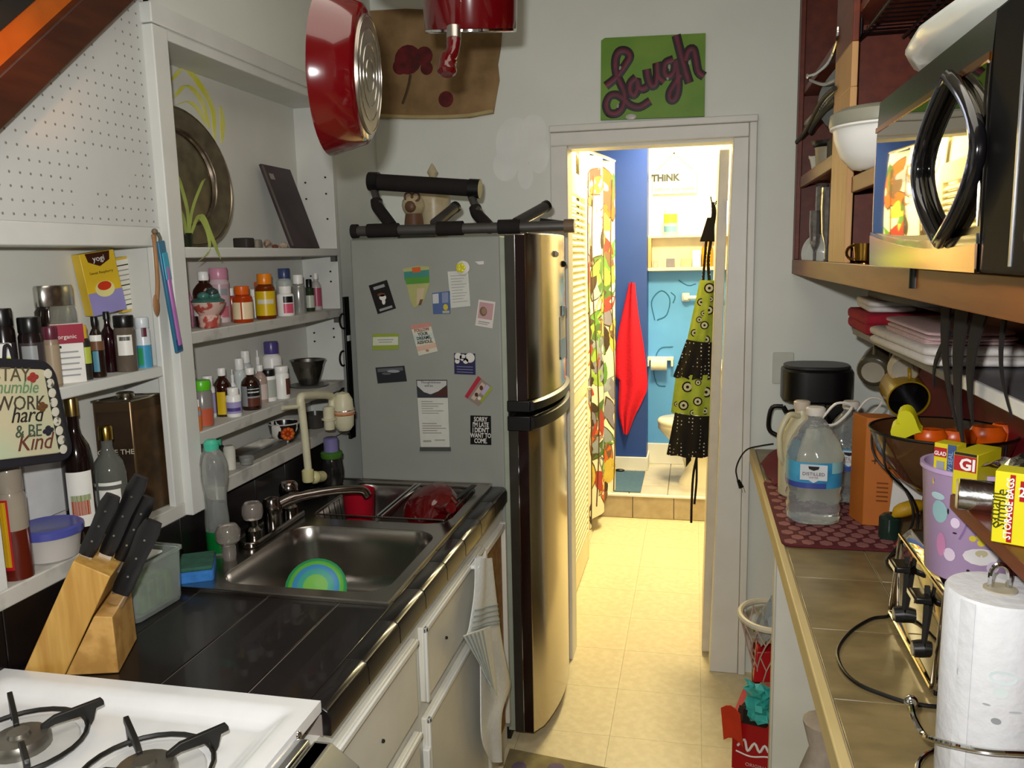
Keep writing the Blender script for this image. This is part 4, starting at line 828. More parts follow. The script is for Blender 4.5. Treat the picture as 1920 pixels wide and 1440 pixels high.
patch_(t, at, .02,.36,.05,.5, cm('#b9bcbd')); patch_(t, at, .55,.9,.04,.5, cm('#7a86a3')); blob(t, at, .74,.70,.008,.010, cm('#bfae3a')); patch_(t, at, .55,.95,.86,.97, cm('#a9a58c'))
t, at, ex, ey = card('instant_photo', 'white-bordered instant photo of something brown on pink', 'photo', [(905,322),(1015,338),(995,512),(882,492)], cm('#cfc8c2'))
patch_(t, at, .08,.92,.08,.70, cm('#b58f90')); blob(t, at, .36,.42,.012,.015, cm('#6b5344')); blob(t, at, .40,.40,.008,.011, cm('#8d7358'), k=.0004); patch_(t, at, .15,.8,.80,.84, GRY); patch_(t, at, .15,.7,.88,.91, GRY)
t, at, ex, ey = card('label_magnet', 'white label magnet with lime green edges', 'magnet', [(205,548),(378,545),(378,650),(205,655)], cm('#8a9a3c'))
patch_(t, at, .02,.98,.2,.72, cm('#c3c6b3')); patch_(t, at, .2,.8,.35,.40, GRY, k=.0004); patch_(t, at, .25,.75,.5,.55, GRY, k=.0004)
t, at, ex, ey = card('quote_magnet', 'pastel magnet reading follow your dreams in bold letters', 'magnet', [(455,490),(585,472),(635,662),(510,692)], cm('#c9c6b4'))
patch_(t, at, 0,1,0,.14, cm('#bd8377')); patch_(t, at, 0,1,.7,.86, cm('#c9a894')); patch_(t, at, 0,1,.35,.55, cm('#b4c0b8'))
for k, (s_, m_) in enumerate((('FOLLOW',cm('#8a2c2c')),('YOUR',INK),('DREAMS,',INK),('ASSHOLE.',INK))): text(s_, m_, t, at(.5,.25+.135*k,.0006), ex, ey, .0145, bold=.02, sx=.85, name='word')
blob(t, at, .5,.9,.006,.004, cm('#a8785c'), k=.0006)
t, at, ex, ey = card('car_photo', 'dark photo magnet of a car bonnet', 'magnet', [(225,770),(415,758),(432,860),(240,875)], cm('#26262a'))
patch_(t, at, .06,.94,.08,.3, cm('#55585a')); blob(t, at, .6,.3,.022,.005, cm('#8d9298')); blob(t, at, .35,.42,.016,.004, cm('#55585e'), k=.0004)
t, at, ex, ey = card('navy_magnet', 'square navy magnet with white cloud shapes', 'magnet', [(742,675),(882,678),(884,818),(745,812)], cm('#25254a'))
for u, v, r in ((.2,.15,.012),(.42,.2,.011),(.75,.2,.016),(.55,.36,.009),(.15,.38,.008)): blob(t, at, u, v, r, r, KW)
patch_(t, at, .3,.55,.22,.26, KB, k=.0005)
for v in (.62,.75,.88): patch_(t, at, .12,.88,v,v+.03, cm('#7c7ca0'))
t, at, ex, ey = card('notepad', 'long magnetic notepad sheet with printed heading and faint notes', 'notepad', [(495,850),(698,850),(715,1300),(525,1300)], cm('#c3c3ba',rough=.8), .003)
patch_(t, at, 0,1,.0,.26, cm('#35353a')); pp(t, [(500,856),(694,856),(694,885),(640,925),(590,945),(545,930),(502,890)], cm('#b9b9b5'), k=.0021); pp(t, [(640,930),(696,890),(700,955),(600,958)], cm('#4a2a24'), k=.0021)
text('Thoughtfulness', cm('#55504e'), t, at(.47,.05,.0012), ex, ey, .011); text('will be', cm('#55504e'), t, at(.4,.10,.0012), ex, ey, .011)
for k in range(6): patch_(t, at, .12, .5+.35*((k*5) % 3)/2, .31+.034*k, .318+.034*k, cm('#7c7a74'))
for k in range(5): patch_(t, at, .1, .6+.3*((k*4) % 3)/2, .63+.035*k, .64+.035*k, cm('#8a8178'))
patch_(t, at, .1,.38,.88,.91, cm('#9a9a8c')); patch_(t, at, .5,.85,.87,.89, cm('#9a9a8c'))
t2, at2, _, _ = card('pen_tray', 'dark magnetic ledge under the notepad', 'magnet', [(520,1292),(720,1292),(722,1318),(520,1318)], cm('#4a4c48'), .006)
t, at, ex, ey = card('comic_card', 'tilted red and yellow illustrated card near the fridge edge', 'magnet', [(900,825),(1000,905),(905,1025),(812,960)], cm('#8a7a70'))
patch_(t, at, 0,.22,0,1, cm('#a8283a')); patch_(t, at, .35,.6,.1,.9, cm('#b9a998')); patch_(t, at, .62,.85,.05,.5, cm('#a79fb8')); patch_(t, at, .86,1,.0,.8, cm('#8d9a2c')); blob(t, at, .5,.3,.006,.008, cm('#5a2c20'), k=.0004); blob(t, at, .5,.65,.006,.007, cm('#4a2c2a'), k=.0004); blob(t, at, .75,.7,.006,.006, cm('#d0c9b9'), k=.0004)
t, at, ex, ey = card('sorry_magnet', 'black magnet with white block lettering about being late', 'magnet', [(850,1085),(985,1088),(988,1280),(850,1275)], cm('#0d0d0d'))
for k, s_ in enumerate(('SORRY','I\'M LATE','I DIDN\'T','WANT TO','COME.')): text(s_, KW, t, at(.5,.20+.185*k,.0004), ex, ey, .0215, bold=.02, sx=.70, spacing=.95, name='word')
# clip and notes on the refrigerator door face
def fx(y): t_ = (y-2.522)/.63; return -.505+.055*math.sin(math.pi*t_)**.7
t = thing('door_clip_note', 'white note held by a black clip on the freezer door', 'note', (fx(2.86),2.86,1.30))
for (y0,y1,z0,z1,m_,nm,k) in ((2.80,2.93,1.30,1.44,PAPER,'note',.003),(2.84,2.89,1.44,1.475,BLACK,'clip',.008),(2.80,2.93,1.29,1.36,cm('#5d8296'),'photo_strip',.004)):
    MB().sheet(lambda u, v: (fx(y0+(y1-y0)*u)+k, y0+(y1-y0)*u, z0+(z1-z0)*v), 6, 1, .002).build(nm, m_, t)
for yy, zz, lab in ((2.74,1.655,'small round pearl magnet high on the freezer door'),(2.88,1.62,'dark metal clip magnet on the freezer door')):
    tag(MB().lathe([(.010,0),(.012,.004),(.006,.012),(.001,.013)], (fx(yy),yy,zz), 12, ax=X3).build('door_magnet', cm('#c3b39a') if yy < 2.8 else MBLACK), lab, 'magnet')
# ================================================================== pull-up bar on top of the refrigerator
t = thing('pull_up_bar', 'grey steel doorway pull-up bar with black foam lying on the refrigerator', 'exercise bar', (-.75,2.56,1.72))
GS = mat('grey_steel','#5d5a58',.4,.6,var=.08); FO = mat('black_foam','#17100f',.85,var=.2,bump=.1); BZ = 1.742
MB().cyl((-1.085,2.545,BZ), (-.37,2.545,BZ-.003), .0165).build('main_bar', GS, t)
for x0, x1 in ((-1.09,-1.07),(-1.035,-.93),(-.80,-.715),(-.60,-.53)): MB().cyl((x0,2.545,BZ), (x1,2.545,BZ), .0225).build('foam_sleeve', FO, t)
MB().cyl((-.47,2.56,BZ+.012), (-.40,2.56,BZ+.002), .012).build('foam_end', FO, t); MB().cyl((-.392,2.545,BZ-.003), (-.36,2.545,BZ-.003), .021).build('end_cap', cm('#6d5a48'), t)
TA, TB = U(703,341,y=2.64), U(888,353,y=2.64)
MB().cyl(TA, TB, .027, n=16).build('grip_foam', FO, t)
MB().cyl(TA-Vector((.02,0,-.002)), TA+Vector((.014,0,0)), .031).build('end_cap', BLACK, t); MB().cyl(TB-Vector((.014,0,0)), TB+Vector((.022,0,-.003)), .031).build('end_cap', BLACK, t)
for a_, b_, c_ in (((702,358),(708,388),(735,425)),((884,368),(895,402),(920,428))):
    q0, q1, q2 = U(*a_,y=2.64), U(*b_,y=2.61), U(*c_,y=2.55)
    MB().cyl(q0, q1.lerp(q2,.2), .0135).build('upright', GS, t); MB().tube(smoothpath([q0.lerp(q1,.6), q1, q1.lerp(q2,.5), q2],4), .02, 10).build('upright_foam', FO, t)
for a_, b_ in (((815,420),(852,390)),((968,418),(1022,388))):
    q0, q1 = U(*a_,y=2.55), U(*b_,y=2.66); MB().cyl(q0, q1, .0175).build('side_grip', GS, t); MB().cyl(q1, q1+(q1-q0).normalized()*.012, .019).build('grip_cap', BLACK, t)
# figurine behind it
t = thing('ceramic_figurine', 'cream ceramic figurine with brown goggles on top of the refrigerator', 'figurine', (-.97,2.95,1.716))
CR = mat('cream_ceramic','#c3b594',.35,scale=16,col2='#ab9a72',lo=.45,hi=.7); CB = mat('brown_ceramic','#6b4a34',.45,var=.2)
c_ = U(812,362,y=2.97)
MB().lathe([(.05,1.716-c_.z),(.055,-.08),(.062,-.03),(.058,.01),(.03,.045),(.012,.06),(.02,.075),(.006,.10),(.001,.108)], c_, 20).build('body', CR, t)
h_ = U(775,385,y=2.9)
MB().lathe([(.04,1.718-h_.z),(.034,-.055),(.03,-.03)], h_, 16).build('neck', CB, t)
MB().sphere(h_, .042, 16).build('head', CR, t); MB().sphere(h_+Vector((.0,-.033,-.006)), .022, 12, 1, .6, 1).build('snout', CB, t)
for dx in (-.022,.018):
    q = U(779 if dx > 0 else 766, 369, y=2.87)
    MB().tube([q+Vector((.015*math.cos(k*.5236),0,.015*math.sin(k*.5236))) for k in range(12)], .0042, 6, closed=True).build('goggle_ring', CB, t)
MB().cyl(U(757,379,y=2.88), U(768,376,y=2.88), .008).build('goggle_stub', CB, t)
tag(MB().prism(rrect(.12,.10,.02), (-.97,2.84,1.716), X3, Y3, (0,0,.018)).build('grey_cloth', cm('#6b6a66',rough=.9), bevel=.005), 'folded grey cloth under the side grip on the refrigerator', 'cloth')
# ================================================================== hanging pans and rack
rk = thing('pot_rack', 'black iron pot rack bar under the ceiling above the counter', 'pot rack', (-.6,1.7,2.42))
RB_ = [(-.86,1.5),(-.40,2.0)]
MB().cyl((-.95,1.38,2.45), (-.30,2.14,2.45), .009).build('bar', BLACK, rk)
for f_ in (.1,.9): MB().cyl((-.95+.65*f_,1.38+.76*f_,2.45), (-.95+.65*f_,1.38+.76*f_,2.75), .006).build('drop_rod', BLACK, rk)
def hook(x, y, z):
    MB().tube(smoothpath([(x,y,2.462),(x+.008,y,2.455),(x+.006,y,2.42),(x,y,z+.02),(x-.008,y,z),(x-.004,y,z-.012),(x+.008,y,z-.008)],4), .003, 6).build('hook', BLACK, rk)
t = thing('red_frying_pan', 'big red enamel frying pan hanging edge-on with its steel base to the right', 'frying pan', (-.64,1.46,1.84))
cr_ = U(617,140,y=1.47); cb = U(681,146,y=1.445); axp = Vector((.985,.163,-.05)).normalized(); dpt = .072
MB().lathe([(.140,-.002),(.144,0),(.143,.006),(.135,.028),(.122,dpt-.006),(.112,dpt),(.001,dpt),(.001,dpt-.005),(.108,dpt-.006),(.130,.02),(.136,.002)], cr_, 44, ax=axp, cap=False).build('pan', REDENAMEL, t, ang=50)
MB().lathe([(.104,dpt),(.103,dpt+.004),(.001,dpt+.004)], cr_, 40, ax=axp).build('base_plate', mat('base_steel','#8c8378',.35,.9,var=.08), t)
for r_ in (.03,.055,.08,.1):
    e1 = axp.orthogonal().normalized(); e2 = axp.cross(e1); MB().tube([cr_+axp*(dpt+.004)+e1*r_*math.cos(k*.1963)+e2*r_*math.sin(k*.1963) for k in range(32)], .0014, 5, closed=True).build('base_ring', STEEL, t)
MB().tube([cr_+Vector((.01,0,.135)), cr_+Vector((.0,0,.2)), cr_+Vector((-.005,0,.33))], .011, 8).build('handle', BLACK, t); MB().tube(arc(cr_+Vector((-.005,0,.345)), .015, 0, 6.28, 12, X3, Z3), .003, 6).build('handle_ring', CHROME, t)
hook(-.855,cr_.y,2.32)
t = thing('red_saucepan', 'dark red saucepan hanging level with a steel rim line above the brown hide', 'saucepan', (-.52,1.95,2.16))
c_ = Vector((-.525,1.99,2.18)); axt = Vector((.06,-.24,.97)).normalized()
MB().lathe([(.001,0),(.098,0),(.108,.006),(.11,.02),(.112,.11),(.115,.112),(.108,.108),(.104,.01),(.001,.01)], c_, 36, ax=axt, cap=False).build('pot', REDENAMEL, t, ang=50)
MB().lathe([(.104,-.003),(.109,.0),(.109,.005),(.104,.006)], c_, 36, ax=axt).build('steel_rim', CHROME, t)
f0, f1, f2, f3 = U(851,52,y=1.885), U(851,74,y=1.878), U(848,98,y=1.868), U(838,140,y=1.85)
MB().cyl(f0, f1, .0165).build('ferrule', mat('satin_ferrule','#b9b4ae',.3,1), t)
MB().tube(smoothpath([f1, f2, f2.lerp(f3,.4)+Vector((-.006,0,0)), f3],5), [.016]*3+[.015]*5+[.020]*5+[.022,.022,.014], 12).build('handle', REDENAMEL, t)
MB().cyl(c_+Vector((0,0,.11)), c_+Vector((0,0,.27)), .004).build('bail', CHROME, t); hook(-.5,1.905,2.42)
t = thing('red_skillet', 'bright red rounded pan bottom hanging in front of the saucepan at the top edge', 'frying pan', (-.58,1.62,2.1))
c_ = U(765,-62,y=1.64)
MB().lathe([(.001,-.035),(.06,-.03),(.088,-.012),(.10,.02),(.102,.022),(.096,.02),(.08,-.005),(.001,-.028)], c_, 36, ax=Vector((.12,-.55,.83)), cap=False).build('pan', mat('bright_red_enamel','#900a15',.14,var=.1,coat=.6), t, ang=60)
MB().tube([c_+Vector((0,.02,.08)), c_+Vector((-.01,.03,.2))], .009, 8).build('handle', BLACK, t); hook(c_.x-.01,c_.y+.03,c_.z+.2)
# brown hide on the back wall
t = thing('painted_hide', 'ragged brown painted hide with a red rose pinned on the back wall', 'wall hanging', (-.98,3.16,2.2))
HB = mat('brown_hide','#7a5f3c',.85,scale=7,col2='#a1825a',lo=.35,hi=.68,detail=8,bump=.2)
ol = [(686,20),(760,16),(850,20),(943,14),(940,60),(938,92),(933,120),(936,150),(930,182),(925,213),(905,216),(880,221),(830,223),(760,223),(690,219)]
q = [U(a_,b_,y=3.155) for a_, b_ in ol]; n = len(q)
MB().add([Vector((p.x,3.157,p.z)) for p in q]+[Vector((p.x,3.164,p.z)) for p in q], [tuple(range(n)), tuple(range(n,2*n))[::-1]]+[(j,(j+1) % n,n+(j+1) % n,n+j) for j in range(n)]).build('hide', HB, t)
MB().tube(smoothpath([U(a_,b_,y=3.152) for a_, b_ in ((690,216),(760,219),(830,219),(880,216),(925,208))],4), .008, 8).build('pale_edge', mat('pale_hide','#b3a071',.8,var=.1), t)
RS = mat('rose_paint','#6a1a1c',.8,scale=20,col2='#4a1214',lo=.4,hi=.6)
for px, py, r_ in ((765,112,.055),(795,105,.035),(750,125,.03),(800,128,.025),(836,186,.03)): squash(MB().sphere(U(px,py,y=3.156), r_, 16), 1, 3.156, .05).build('rose_petal', RS, t)
squash(MB().tube(smoothpath([U(a_,b_,y=3.1555) for a_, b_ in ((770,140),(765,165),(755,195))],4), .006, 6),1,3.1555,.2).build('stem', cm('#4a3a22'), t)
# ================================================================== laugh sign
t = thing('painted_sign', 'bright green painted sign reading Laugh in maroon script over the doorway', 'sign', (-.16,3.14,2.14))
q = [U(a_,b_,y=3.15) for a_, b_ in ((1127,76),(1134,71),(1323,62),(1321,218),(1126,225))]; n = 5
MB().add([Vector((p.x,3.15,p.z)) for p in q]+[Vector((p.x,3.164,p.z)) for p in q], [tuple(range(n)), tuple(range(n,2*n))[::-1]]+[(j,(j+1) % n,n+(j+1) % n,n+j) for j in range(n)]).build('board', mat('sign_green','#6f962a',.5,scale=6,col2='#5c8a1c',lo=.35,hi=.65), t)
SB_ = mat('sign_black','#1d0d12',.5,var=.1); SR = mat('sign_maroon','#5c1730',.5,scale=20,col2='#701c34',lo=.4,hi=.6)
for st in ([(530,555),(620,480),(700,370),(735,300),(700,255),(640,262),(612,340),(622,450),(660,540),(690,620),(680,720),(630,785),(560,785),(532,720),(560,645),(620,630),(680,665),(740,720),(820,735),(910,682)],
           [(790,480),(742,530),(738,600),(770,632),(800,580),(795,490),(812,565),(850,580),(885,560)], [(880,410),(890,480),(918,548),(955,540),(970,450),(966,352),(980,470),(1030,520)],
           [(1110,328),(1042,360),(1032,440),(1072,470),(1118,430),(1128,332),(1150,480),(1148,600),(1118,670),(1082,668),(1080,610),(1120,540),(1172,460)], [(1132,118),(1165,250),(1200,380),(1245,528)], [(1210,340),(1240,252),(1280,242),(1300,320),(1322,430),(1372,472)]):
    P = smoothpath([U(1020+a_/4.571, 40+b_/4.571, y=3.149) for a_, b_ in st],4)
    squash(MB().tube(P, .0165, 8),1,3.149,.08).build('stroke_outline', SB_, t); squash(MB().tube(P, .0070, 8),1,3.147,.1).build('stroke', SR, t)
for px, py in ((1163,128),(1158,198),(1255,125),(1293,117),(1252,146)): squash(MB().sphere(U(px,py,y=3.1475), .007, 8, .7, 1, 1.2),1,3.1475,.1).build('bare_spot', cm('#8f9a80'), t)
squash(MB().sphere(U(1183,219,y=3.1475), .018, 10, 1.1, 1, .6),1,3.1475,.1).build('chipped_corner', cm('#b9b8ae'), t)
# spackled patch on the wall beside the casing
t = thing('spackle_patch', 'pale spackled patches on the wall left of the doorway', 'wall patch', (-.7,3.164,2.0))
for px, py, rx, rz in ((965,270,.075,.10),(1000,245,.05,.06),(948,310,.05,.06),(1010,290,.04,.07),(985,330,.03,.05)): squash(MB().sphere(U(px,py,y=3.165), rx, 18, 1, 1, rz/rx),1,3.165,.004).build('smear', patch, t)
# ================================================================== sloping wooden beam, top left, lit by a warm lamp
t = thing('sloping_beam', 'dark sloping wooden beam with an orange glowing board in the top left corner', 'beam', (-1.19,1.4,1.9))
XB = -1.16
def BZ_(px, py): p = U(px, py, x=XB); return Vector((p.y, p.z))
l1 = (BZ_(262,-8), BZ_(-6,252)); l2 = (BZ_(150,0), BZ_(0,140)); l3 = (BZ_(70,0), BZ_(0,62))
def ext(l, a_, b_): d_ = (l[0]-l[1]).normalized(); return (l[0]+d_*a_, l[1]-d_*b_)
def band(la, lb, x0, x1, m, nm, **k):
    a0, a1 = ext(la,.35,.30); b0, b1 = ext(lb,.35,.30)
    MB().prism([tuple(a0),tuple(a1),tuple(b1),tuple(b0)], (x0,0,0), Y3, Z3, (x1-x0,0,0)).build(nm, m, t, **k)
l4 = (l3[0]+(l3[0]-l2[0])*1.5, l3[1]+(l3[1]-l2[1])*1.5)
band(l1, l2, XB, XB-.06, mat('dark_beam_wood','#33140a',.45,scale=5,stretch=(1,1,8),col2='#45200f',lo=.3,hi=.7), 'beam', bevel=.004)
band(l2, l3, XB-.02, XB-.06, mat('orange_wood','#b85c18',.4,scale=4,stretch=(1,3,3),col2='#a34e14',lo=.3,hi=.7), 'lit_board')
band(l3, l4, XB-.005, XB-.06, MBLACK, 'dark_board')
tg = U(15,95,x=XB); ls_ = Vector((-.98, tg.y-.16, tg.z+.02)); dr = (tg-ls_).normalized()
sl = lamp('beam_lamp', 'SPOT', ls_, 2.2, (1,.40,.08), .01); sl.data.spot_size = math.radians(46); sl.data.spot_blend = .8; sl.rotation_euler = dr.to_track_quat('-Z','Y').to_euler()
# ================================================================== right counter
rc = thing('tiled_counter', 'tan tiled counter with a light wood edge along the right wall', 'counter', (.45,1.6,.85))
box(.232,XR,.20,3.16,.865,.9035).build('deck', mat('plywood','#8d7348',.7), rc)
box(.2335,XR-.001,.20,3.16,.9035,.906).build('grout', mat('pale_grout','#a89b7d',.8), rc)
TT = mat('tan_tile','#6b5d3e',.3,scale=9,stretch=(1,2.2,1),col2='#8f7d56',lo=.3,hi=.72,detail=6,bump=.06)
k0 = 1.3545
for i in range(-5, 7):
    y0 = k0+.2675*i; y1 = min(y0+.2645, 3.158)
    if y1 <= .2: continue
    for x0, x1 in ((.235,.4175),(.4205,.697)): box(x0,x1,max(y0,.2),y1,.9035,.91).build('tile', TT, rc, bevel=.0015)
box(.213,.2325,.20,3.16,.864,.9115).build('wood_edge', mat('edge_wood','#b5a06c',.5,scale=5,stretch=(8,1,8),col2='#c2ae7c',lo=.3,hi=.7), rc, bevel=.003)
box(.222,.69,2.165,2.185,0,.865).build('support_panel', WHITE2, rc, bevel=.002)
box(.216,.2215,2.16,2.19,0,.864).build('panel_edge', mat('panel_edge_paint','#c9c4b2',.5), rc, bevel=.001)
box(.222,.69,.70,.72,0,.865).build('support_panel', WHITE2, rc, bevel=.002)
box(.232,XR,2.185,3.16,.845,.8645).build('under_rail', mat('dark_rail','#5a5046',.6), rc)
# ================================================================== upper cabinet
uc = thing('open_wall_cabinet', 'open-front brown wooden wall cabinet along the right wall', 'cabinet', (.53,2.0,1.565))
RBK = mat('cabinet_back_red','#5a2417',.55,scale=4,stretch=(8,1,1),col2='#6b2d1d',lo=.3,hi=.7)
box(.362,XR,.35,3.16,1.565,1.585).build('bottom_board', WOOD, uc)
box(.346,.3615,.35,3.16,1.566,1.617).build('bottom_rail', WOOD, uc, bevel=.002)
box(.685,XR-.001,.35,3.16,1.585,2.74).build('back_panel', RBK, uc)
box(.362,.685,3.143,3.16,1.585,2.74).build('end_panel', WOODR, uc)
box(.347,.3625,3.10,3.159,1.617,2.74).build('end_stile', WOODR, uc, bevel=.002)
box(.347,.3625,2.10,2.335,1.617,2.02).build('stile', WOODL, uc, bevel=.002); box(.3475,.362,2.10,2.335,2.02,2.12).build('stile_upper', WOODL, uc, bevel=.002)
box(.3473,.3622,2.10,2.335,2.12,2.74).build('stile_top', WOODR, uc, bevel=.002)
box(.363,.684,2.215,2.235,1.585,2.74).build('partition', WOODR, uc)
for y0, y1, z_ in ((2.235,3.142,1.90),(.35,2.215,1.815)):
    if y0 > 2: box(.372,.684,y0,y1,z_-.02,z_).build('shelf', WOOD, uc, bevel=.002); box(.357,.3715,y0+.1,y1-.045,z_-.035,z_+.002).build('shelf_edge', WOOD, uc, bevel=.002)
    else: box(.372,.684,1.60,y1,z_-.02,z_).build('shelf', WOOD, uc, bevel=.002); box(.357,.3715,1.60,2.098,z_-.035,z_+.002).build('shelf_edge', WOOD, uc, bevel=.002)
box(.362,.684,.35,3.142,2.18,2.20).build('shelf', WOODR, uc, bevel=.002)
box(.375,.395,1.62,1.66,1.585,1.62).build('cleat', WOODL, uc)
# ------------------------------------------------------------------ microwave
mw = thing('microwave_oven', 'black and chrome microwave with a pointed oval handle on the wall cabinet', 'microwave', (.47,1.1,1.618))
MX = .292; GB = mat('gloss_black','#0b0a0c',.12,var=.05,coat=.5); MIR = mat('mirror_window','#9c9684',.02,1,var=.02)
box(MX+.03,.66,.66,1.50,1.622,1.885).build('case', BLACK, mw, bevel=.006)
for yy in (.72,1.44):
    for xx in (.35,.62): MB().cyl((xx,yy,1.585), (xx,yy,1.624), .012).build('foot', BLACK, mw)
def mwx(z): s_ = (z-1.622)/.265; return MX+.004*(2*s_-1)**2*(1 if s_ > .5 else .6)
dr_ = MB().sheet(lambda u, v: (mwx(1.622+.265*v), 1.508-.545*u, 1.622+.265*v), 2, 14, .028).build('door', mat('door_steel','#55504a',.2,1,var=.04), mw)
def strip(y0, y1, z0f, z1f, m, name, off, n=16):
    return MB().sheet(lambda u, v: (mwx(z0f(u)+(z1f(u)-z0f(u))*v)-off, y0+(y1-y0)*u, z0f(u)+(z1f(u)-z0f(u))*v), n, 8, .003).build(name, m, dr_)
strip(1.495,.972, lambda u: 1.676-.010*math.sin(u*2.6), lambda u: 1.838, MIR, 'window', .0015)
strip(1.507,.965, lambda u: 1.838, lambda u: 1.846, mat('edge_reflection','#b5733a',.2,1), 'edge_reflection', .003)  # orange reflection along the door edge, put in as a coloured metal strip
strip(1.507,.965, lambda u: 1.622, lambda u: 1.672-.020*math.sin(u*2.4)-.006*u, mat('curved_chrome','#b58f70',.12,1,var=.05), 'curved_trim', .004)
strip(1.507,.965, lambda u: 1.672-.020*math.sin(u*2.4)-.006*u, lambda u: 1.677-.016*math.sin(u*2.5)-.004*u, GB, 'trim_shadow', .003)
hc = Vector((MX-.007,1.078,1.750)); hp = []
for sg in (1,-1):
    for k in range(20):
        v_ = sg*(-1+2*k/20); hp.append(hc+Vector((0, sg*.118*(1-abs(v_)**1.8), .094*v_)))
MB().tube(hp, .0085, 10, closed=True).build('handle', GB, dr_); MB().tube([p+Vector((-.0065,0,0)) for p in hp], .003, 6, closed=True).build('handle_trim', mat('blue_chrome','#7f86a0',.12,1), dr_)
for v_ in (-.088,.088): MB().cyl(hc+Vector((0,0,v_)), hc+Vector((.016,0,v_)), .007).build('handle_post', GB, dr_)
MWP = mat('microwave_panel','#070607',.55,var=.05); nodes(MWP)[2].inputs['Specular IOR Level'].default_value = .12
pn = box(MX+.002,MX+.03,.66,.962,1.622,1.887).build('control_panel', MWP, mw, bevel=.004)
box(MX+.0005,MX+.003,.872,.876,1.63,1.88).build('chrome_line', CHROME, pn)
box(MX+.0005,MX+.003,.70,.85,1.82,1.86).build('display', mat('dark_display','#101814',.1), pn)
for i in range(3):
    for j in range(4): MB().prism(rrect(.03,.018,.006,3), (MX+.002,.735+.045*i,1.66+.035*j), Y3, Z3, (-.002,0,0)).build('button', cm('#2a2a2c'), pn)
# platter on the microwave
t = thing('white_platter', 'white oval serving platter resting on the microwave', 'platter', (.47,1.24,1.886))
PCW = mat('white_china','#d3d5cc',.25,var=.03,coat=.3)
rs = []
for s_, z_ in ((.50,.0),(.55,.004),(.75,.022),(.92,.034),(1.0,.046),(1.0,.052),(.9,.042),(.7,.028),(.5,.012)):
    rs.append([Vector((.475+.185*s_*(1+.010*math.cos(16*a_)*(s_ > .7))*math.cos(a_), 1.24+.36*s_*(1+.008*math.cos(16*a_)*(s_ > .7))*math.sin(a_), 1.888+z_)) for a_ in [k*2*math.pi/48 for k in range(48)]])
MB().rings(rs).build('dish', PCW, t, ang=60)
# wire rack on the top shelf
t = thing('wire_rack', 'black wire rack lying under the top of the wall cabinet', 'rack', (.48,1.8,2.13))
for k in range(24): MB().tube([(.372,1.36+.034*k,2.142),(.66,1.36+.034*k,2.142)], .0017, 5).build('wire', BLACK, t)
for xx in (.374,.47,.485,.60,.655): MB().tube([(xx,1.33,2.136),(xx,2.17,2.136)], .0036, 6).build('rail', mat('rail_wire','#2b2422',.4,.6), t)
for xx in (.374,.655):
    for yy in (1.35,2.15): MB().tube([(xx,yy,2.136),(xx,yy,2.18)], .003, 6).build('hanger', BLACK, t)
# white bowl
t = thing('white_mixing_bowl', 'large white mixing bowl with a grey lid on the cabinet shelf', 'bowl', (.46,1.86,1.816))
cb_ = Vector((.392,1.95,1.817))
MB().lathe([(.04,0),(.06,.004),(.085,.03),(.098,.065),(.101,.085),(.108,.088),(.108,.094),(.099,.094),(.08,.05),(.05,.01),(.001,.008)], cb_, 34, cap=False).build('bowl', PLWHITE, t)
MB().lathe([(.108,.092),(.11,.096),(.108,.118),(.09,.128),(.001,.132)], cb_, 34).build('lid', mat('grey_lid','#8d8c7c',.4,var=.05), t)
# left bay: plates, spoons, creamer, glasses
PG = mat('grey_glass_plate','#7d7f7a',.15,var=.08,coat=.4)
for k, lab in enumerate(('rearmost grey glass plate standing in the upper bay rack','third grey glass plate from the front in the upper bay rack','second grey glass plate from the front in the upper bay rack','frontmost grey glass plate standing in the upper bay rack')):
    c_ = Vector((.47,2.74-.034*k,2.095)); tag(MB().lathe([(.001,0),(.08,.0),(.105,.012),(.107,.015),(.08,.005),(.001,.005)], c_, 32, ax=Vector((-.35,-1,.12))).build('glass_plate', PG), lab, 'plate', 'grey glass plates in the upper bay')
tag(box(.40,.56,2.60,2.80,1.901,1.985).build('plate_rack', MBLACK, bevel=.004), 'low black plate rack under the standing glass plates', 'rack')
def utensil(name, lab, pts, r, m, tip=None, x=.36):
    t = thing(name, lab, 'utensil', U(*pts[-1], x=x), 'utensils piled in the cabinet bay')
    P = smoothpath([U(a_,b_,x=x) for a_, b_ in pts],5); MB().tube(P, r, 8).build('handle', m, t)
    if tip: MB().sphere(P[-1], tip, 12, .5, 1, .7).build('bowl', m, t)
    return t
utensil('steel_ladle', 'bent steel ladle handle curving out of the upper bay', [(1572,50),(1570,75),(1555,115),(1530,138),(1515,143)], .0045, CHROME, .012, .345)
utensil('dark_spatula', 'dark serving spoon jutting from the upper cabinet bay', [(1565,165),(1540,190),(1510,245),(1494,266)], .006, MBLACK, .012, .34)
utensil('white_ladle', 'white plastic spoon lying in the upper cabinet bay', [(1572,165),(1552,185),(1530,215),(1506,238)], .011, cm('#b9b3a4'), .018, .375)
utensil('black_spoon', 'black spoon handle tucked under the white plastic spoon', [(1568,185),(1548,205),(1530,228),(1520,246)], .009, MBLACK, .014, .37)
utensil('steel_tongs', 'short steel tongs lying across the cabinet bay', [(1568,150),(1545,158),(1520,150)], .006, DST, .009, .365)
c_ = Vector((.405, U(1537,300,x=.405).y, 1.902)); t = thing('creamer', 'small white creamer jug on the cabinet shelf', 'jug', c_)
MB().lathe([(.02,0),(.024,.004),(.028,.03),(.034,.055),(.031,.055),(.024,.03),(.018,.006),(.001,.005)], c_, 20, cap=False).build('jug', PCW, t)
MB().prism([(0,.05),(-.05,.062),(-.048,.052),(-.006,.03)], c_+Vector((-.002,-.008,0))+Y3*0, Vector((.6,-.8,0))*1, Z3, Vector((.012,.009,0))).build('spout', PCW, t)
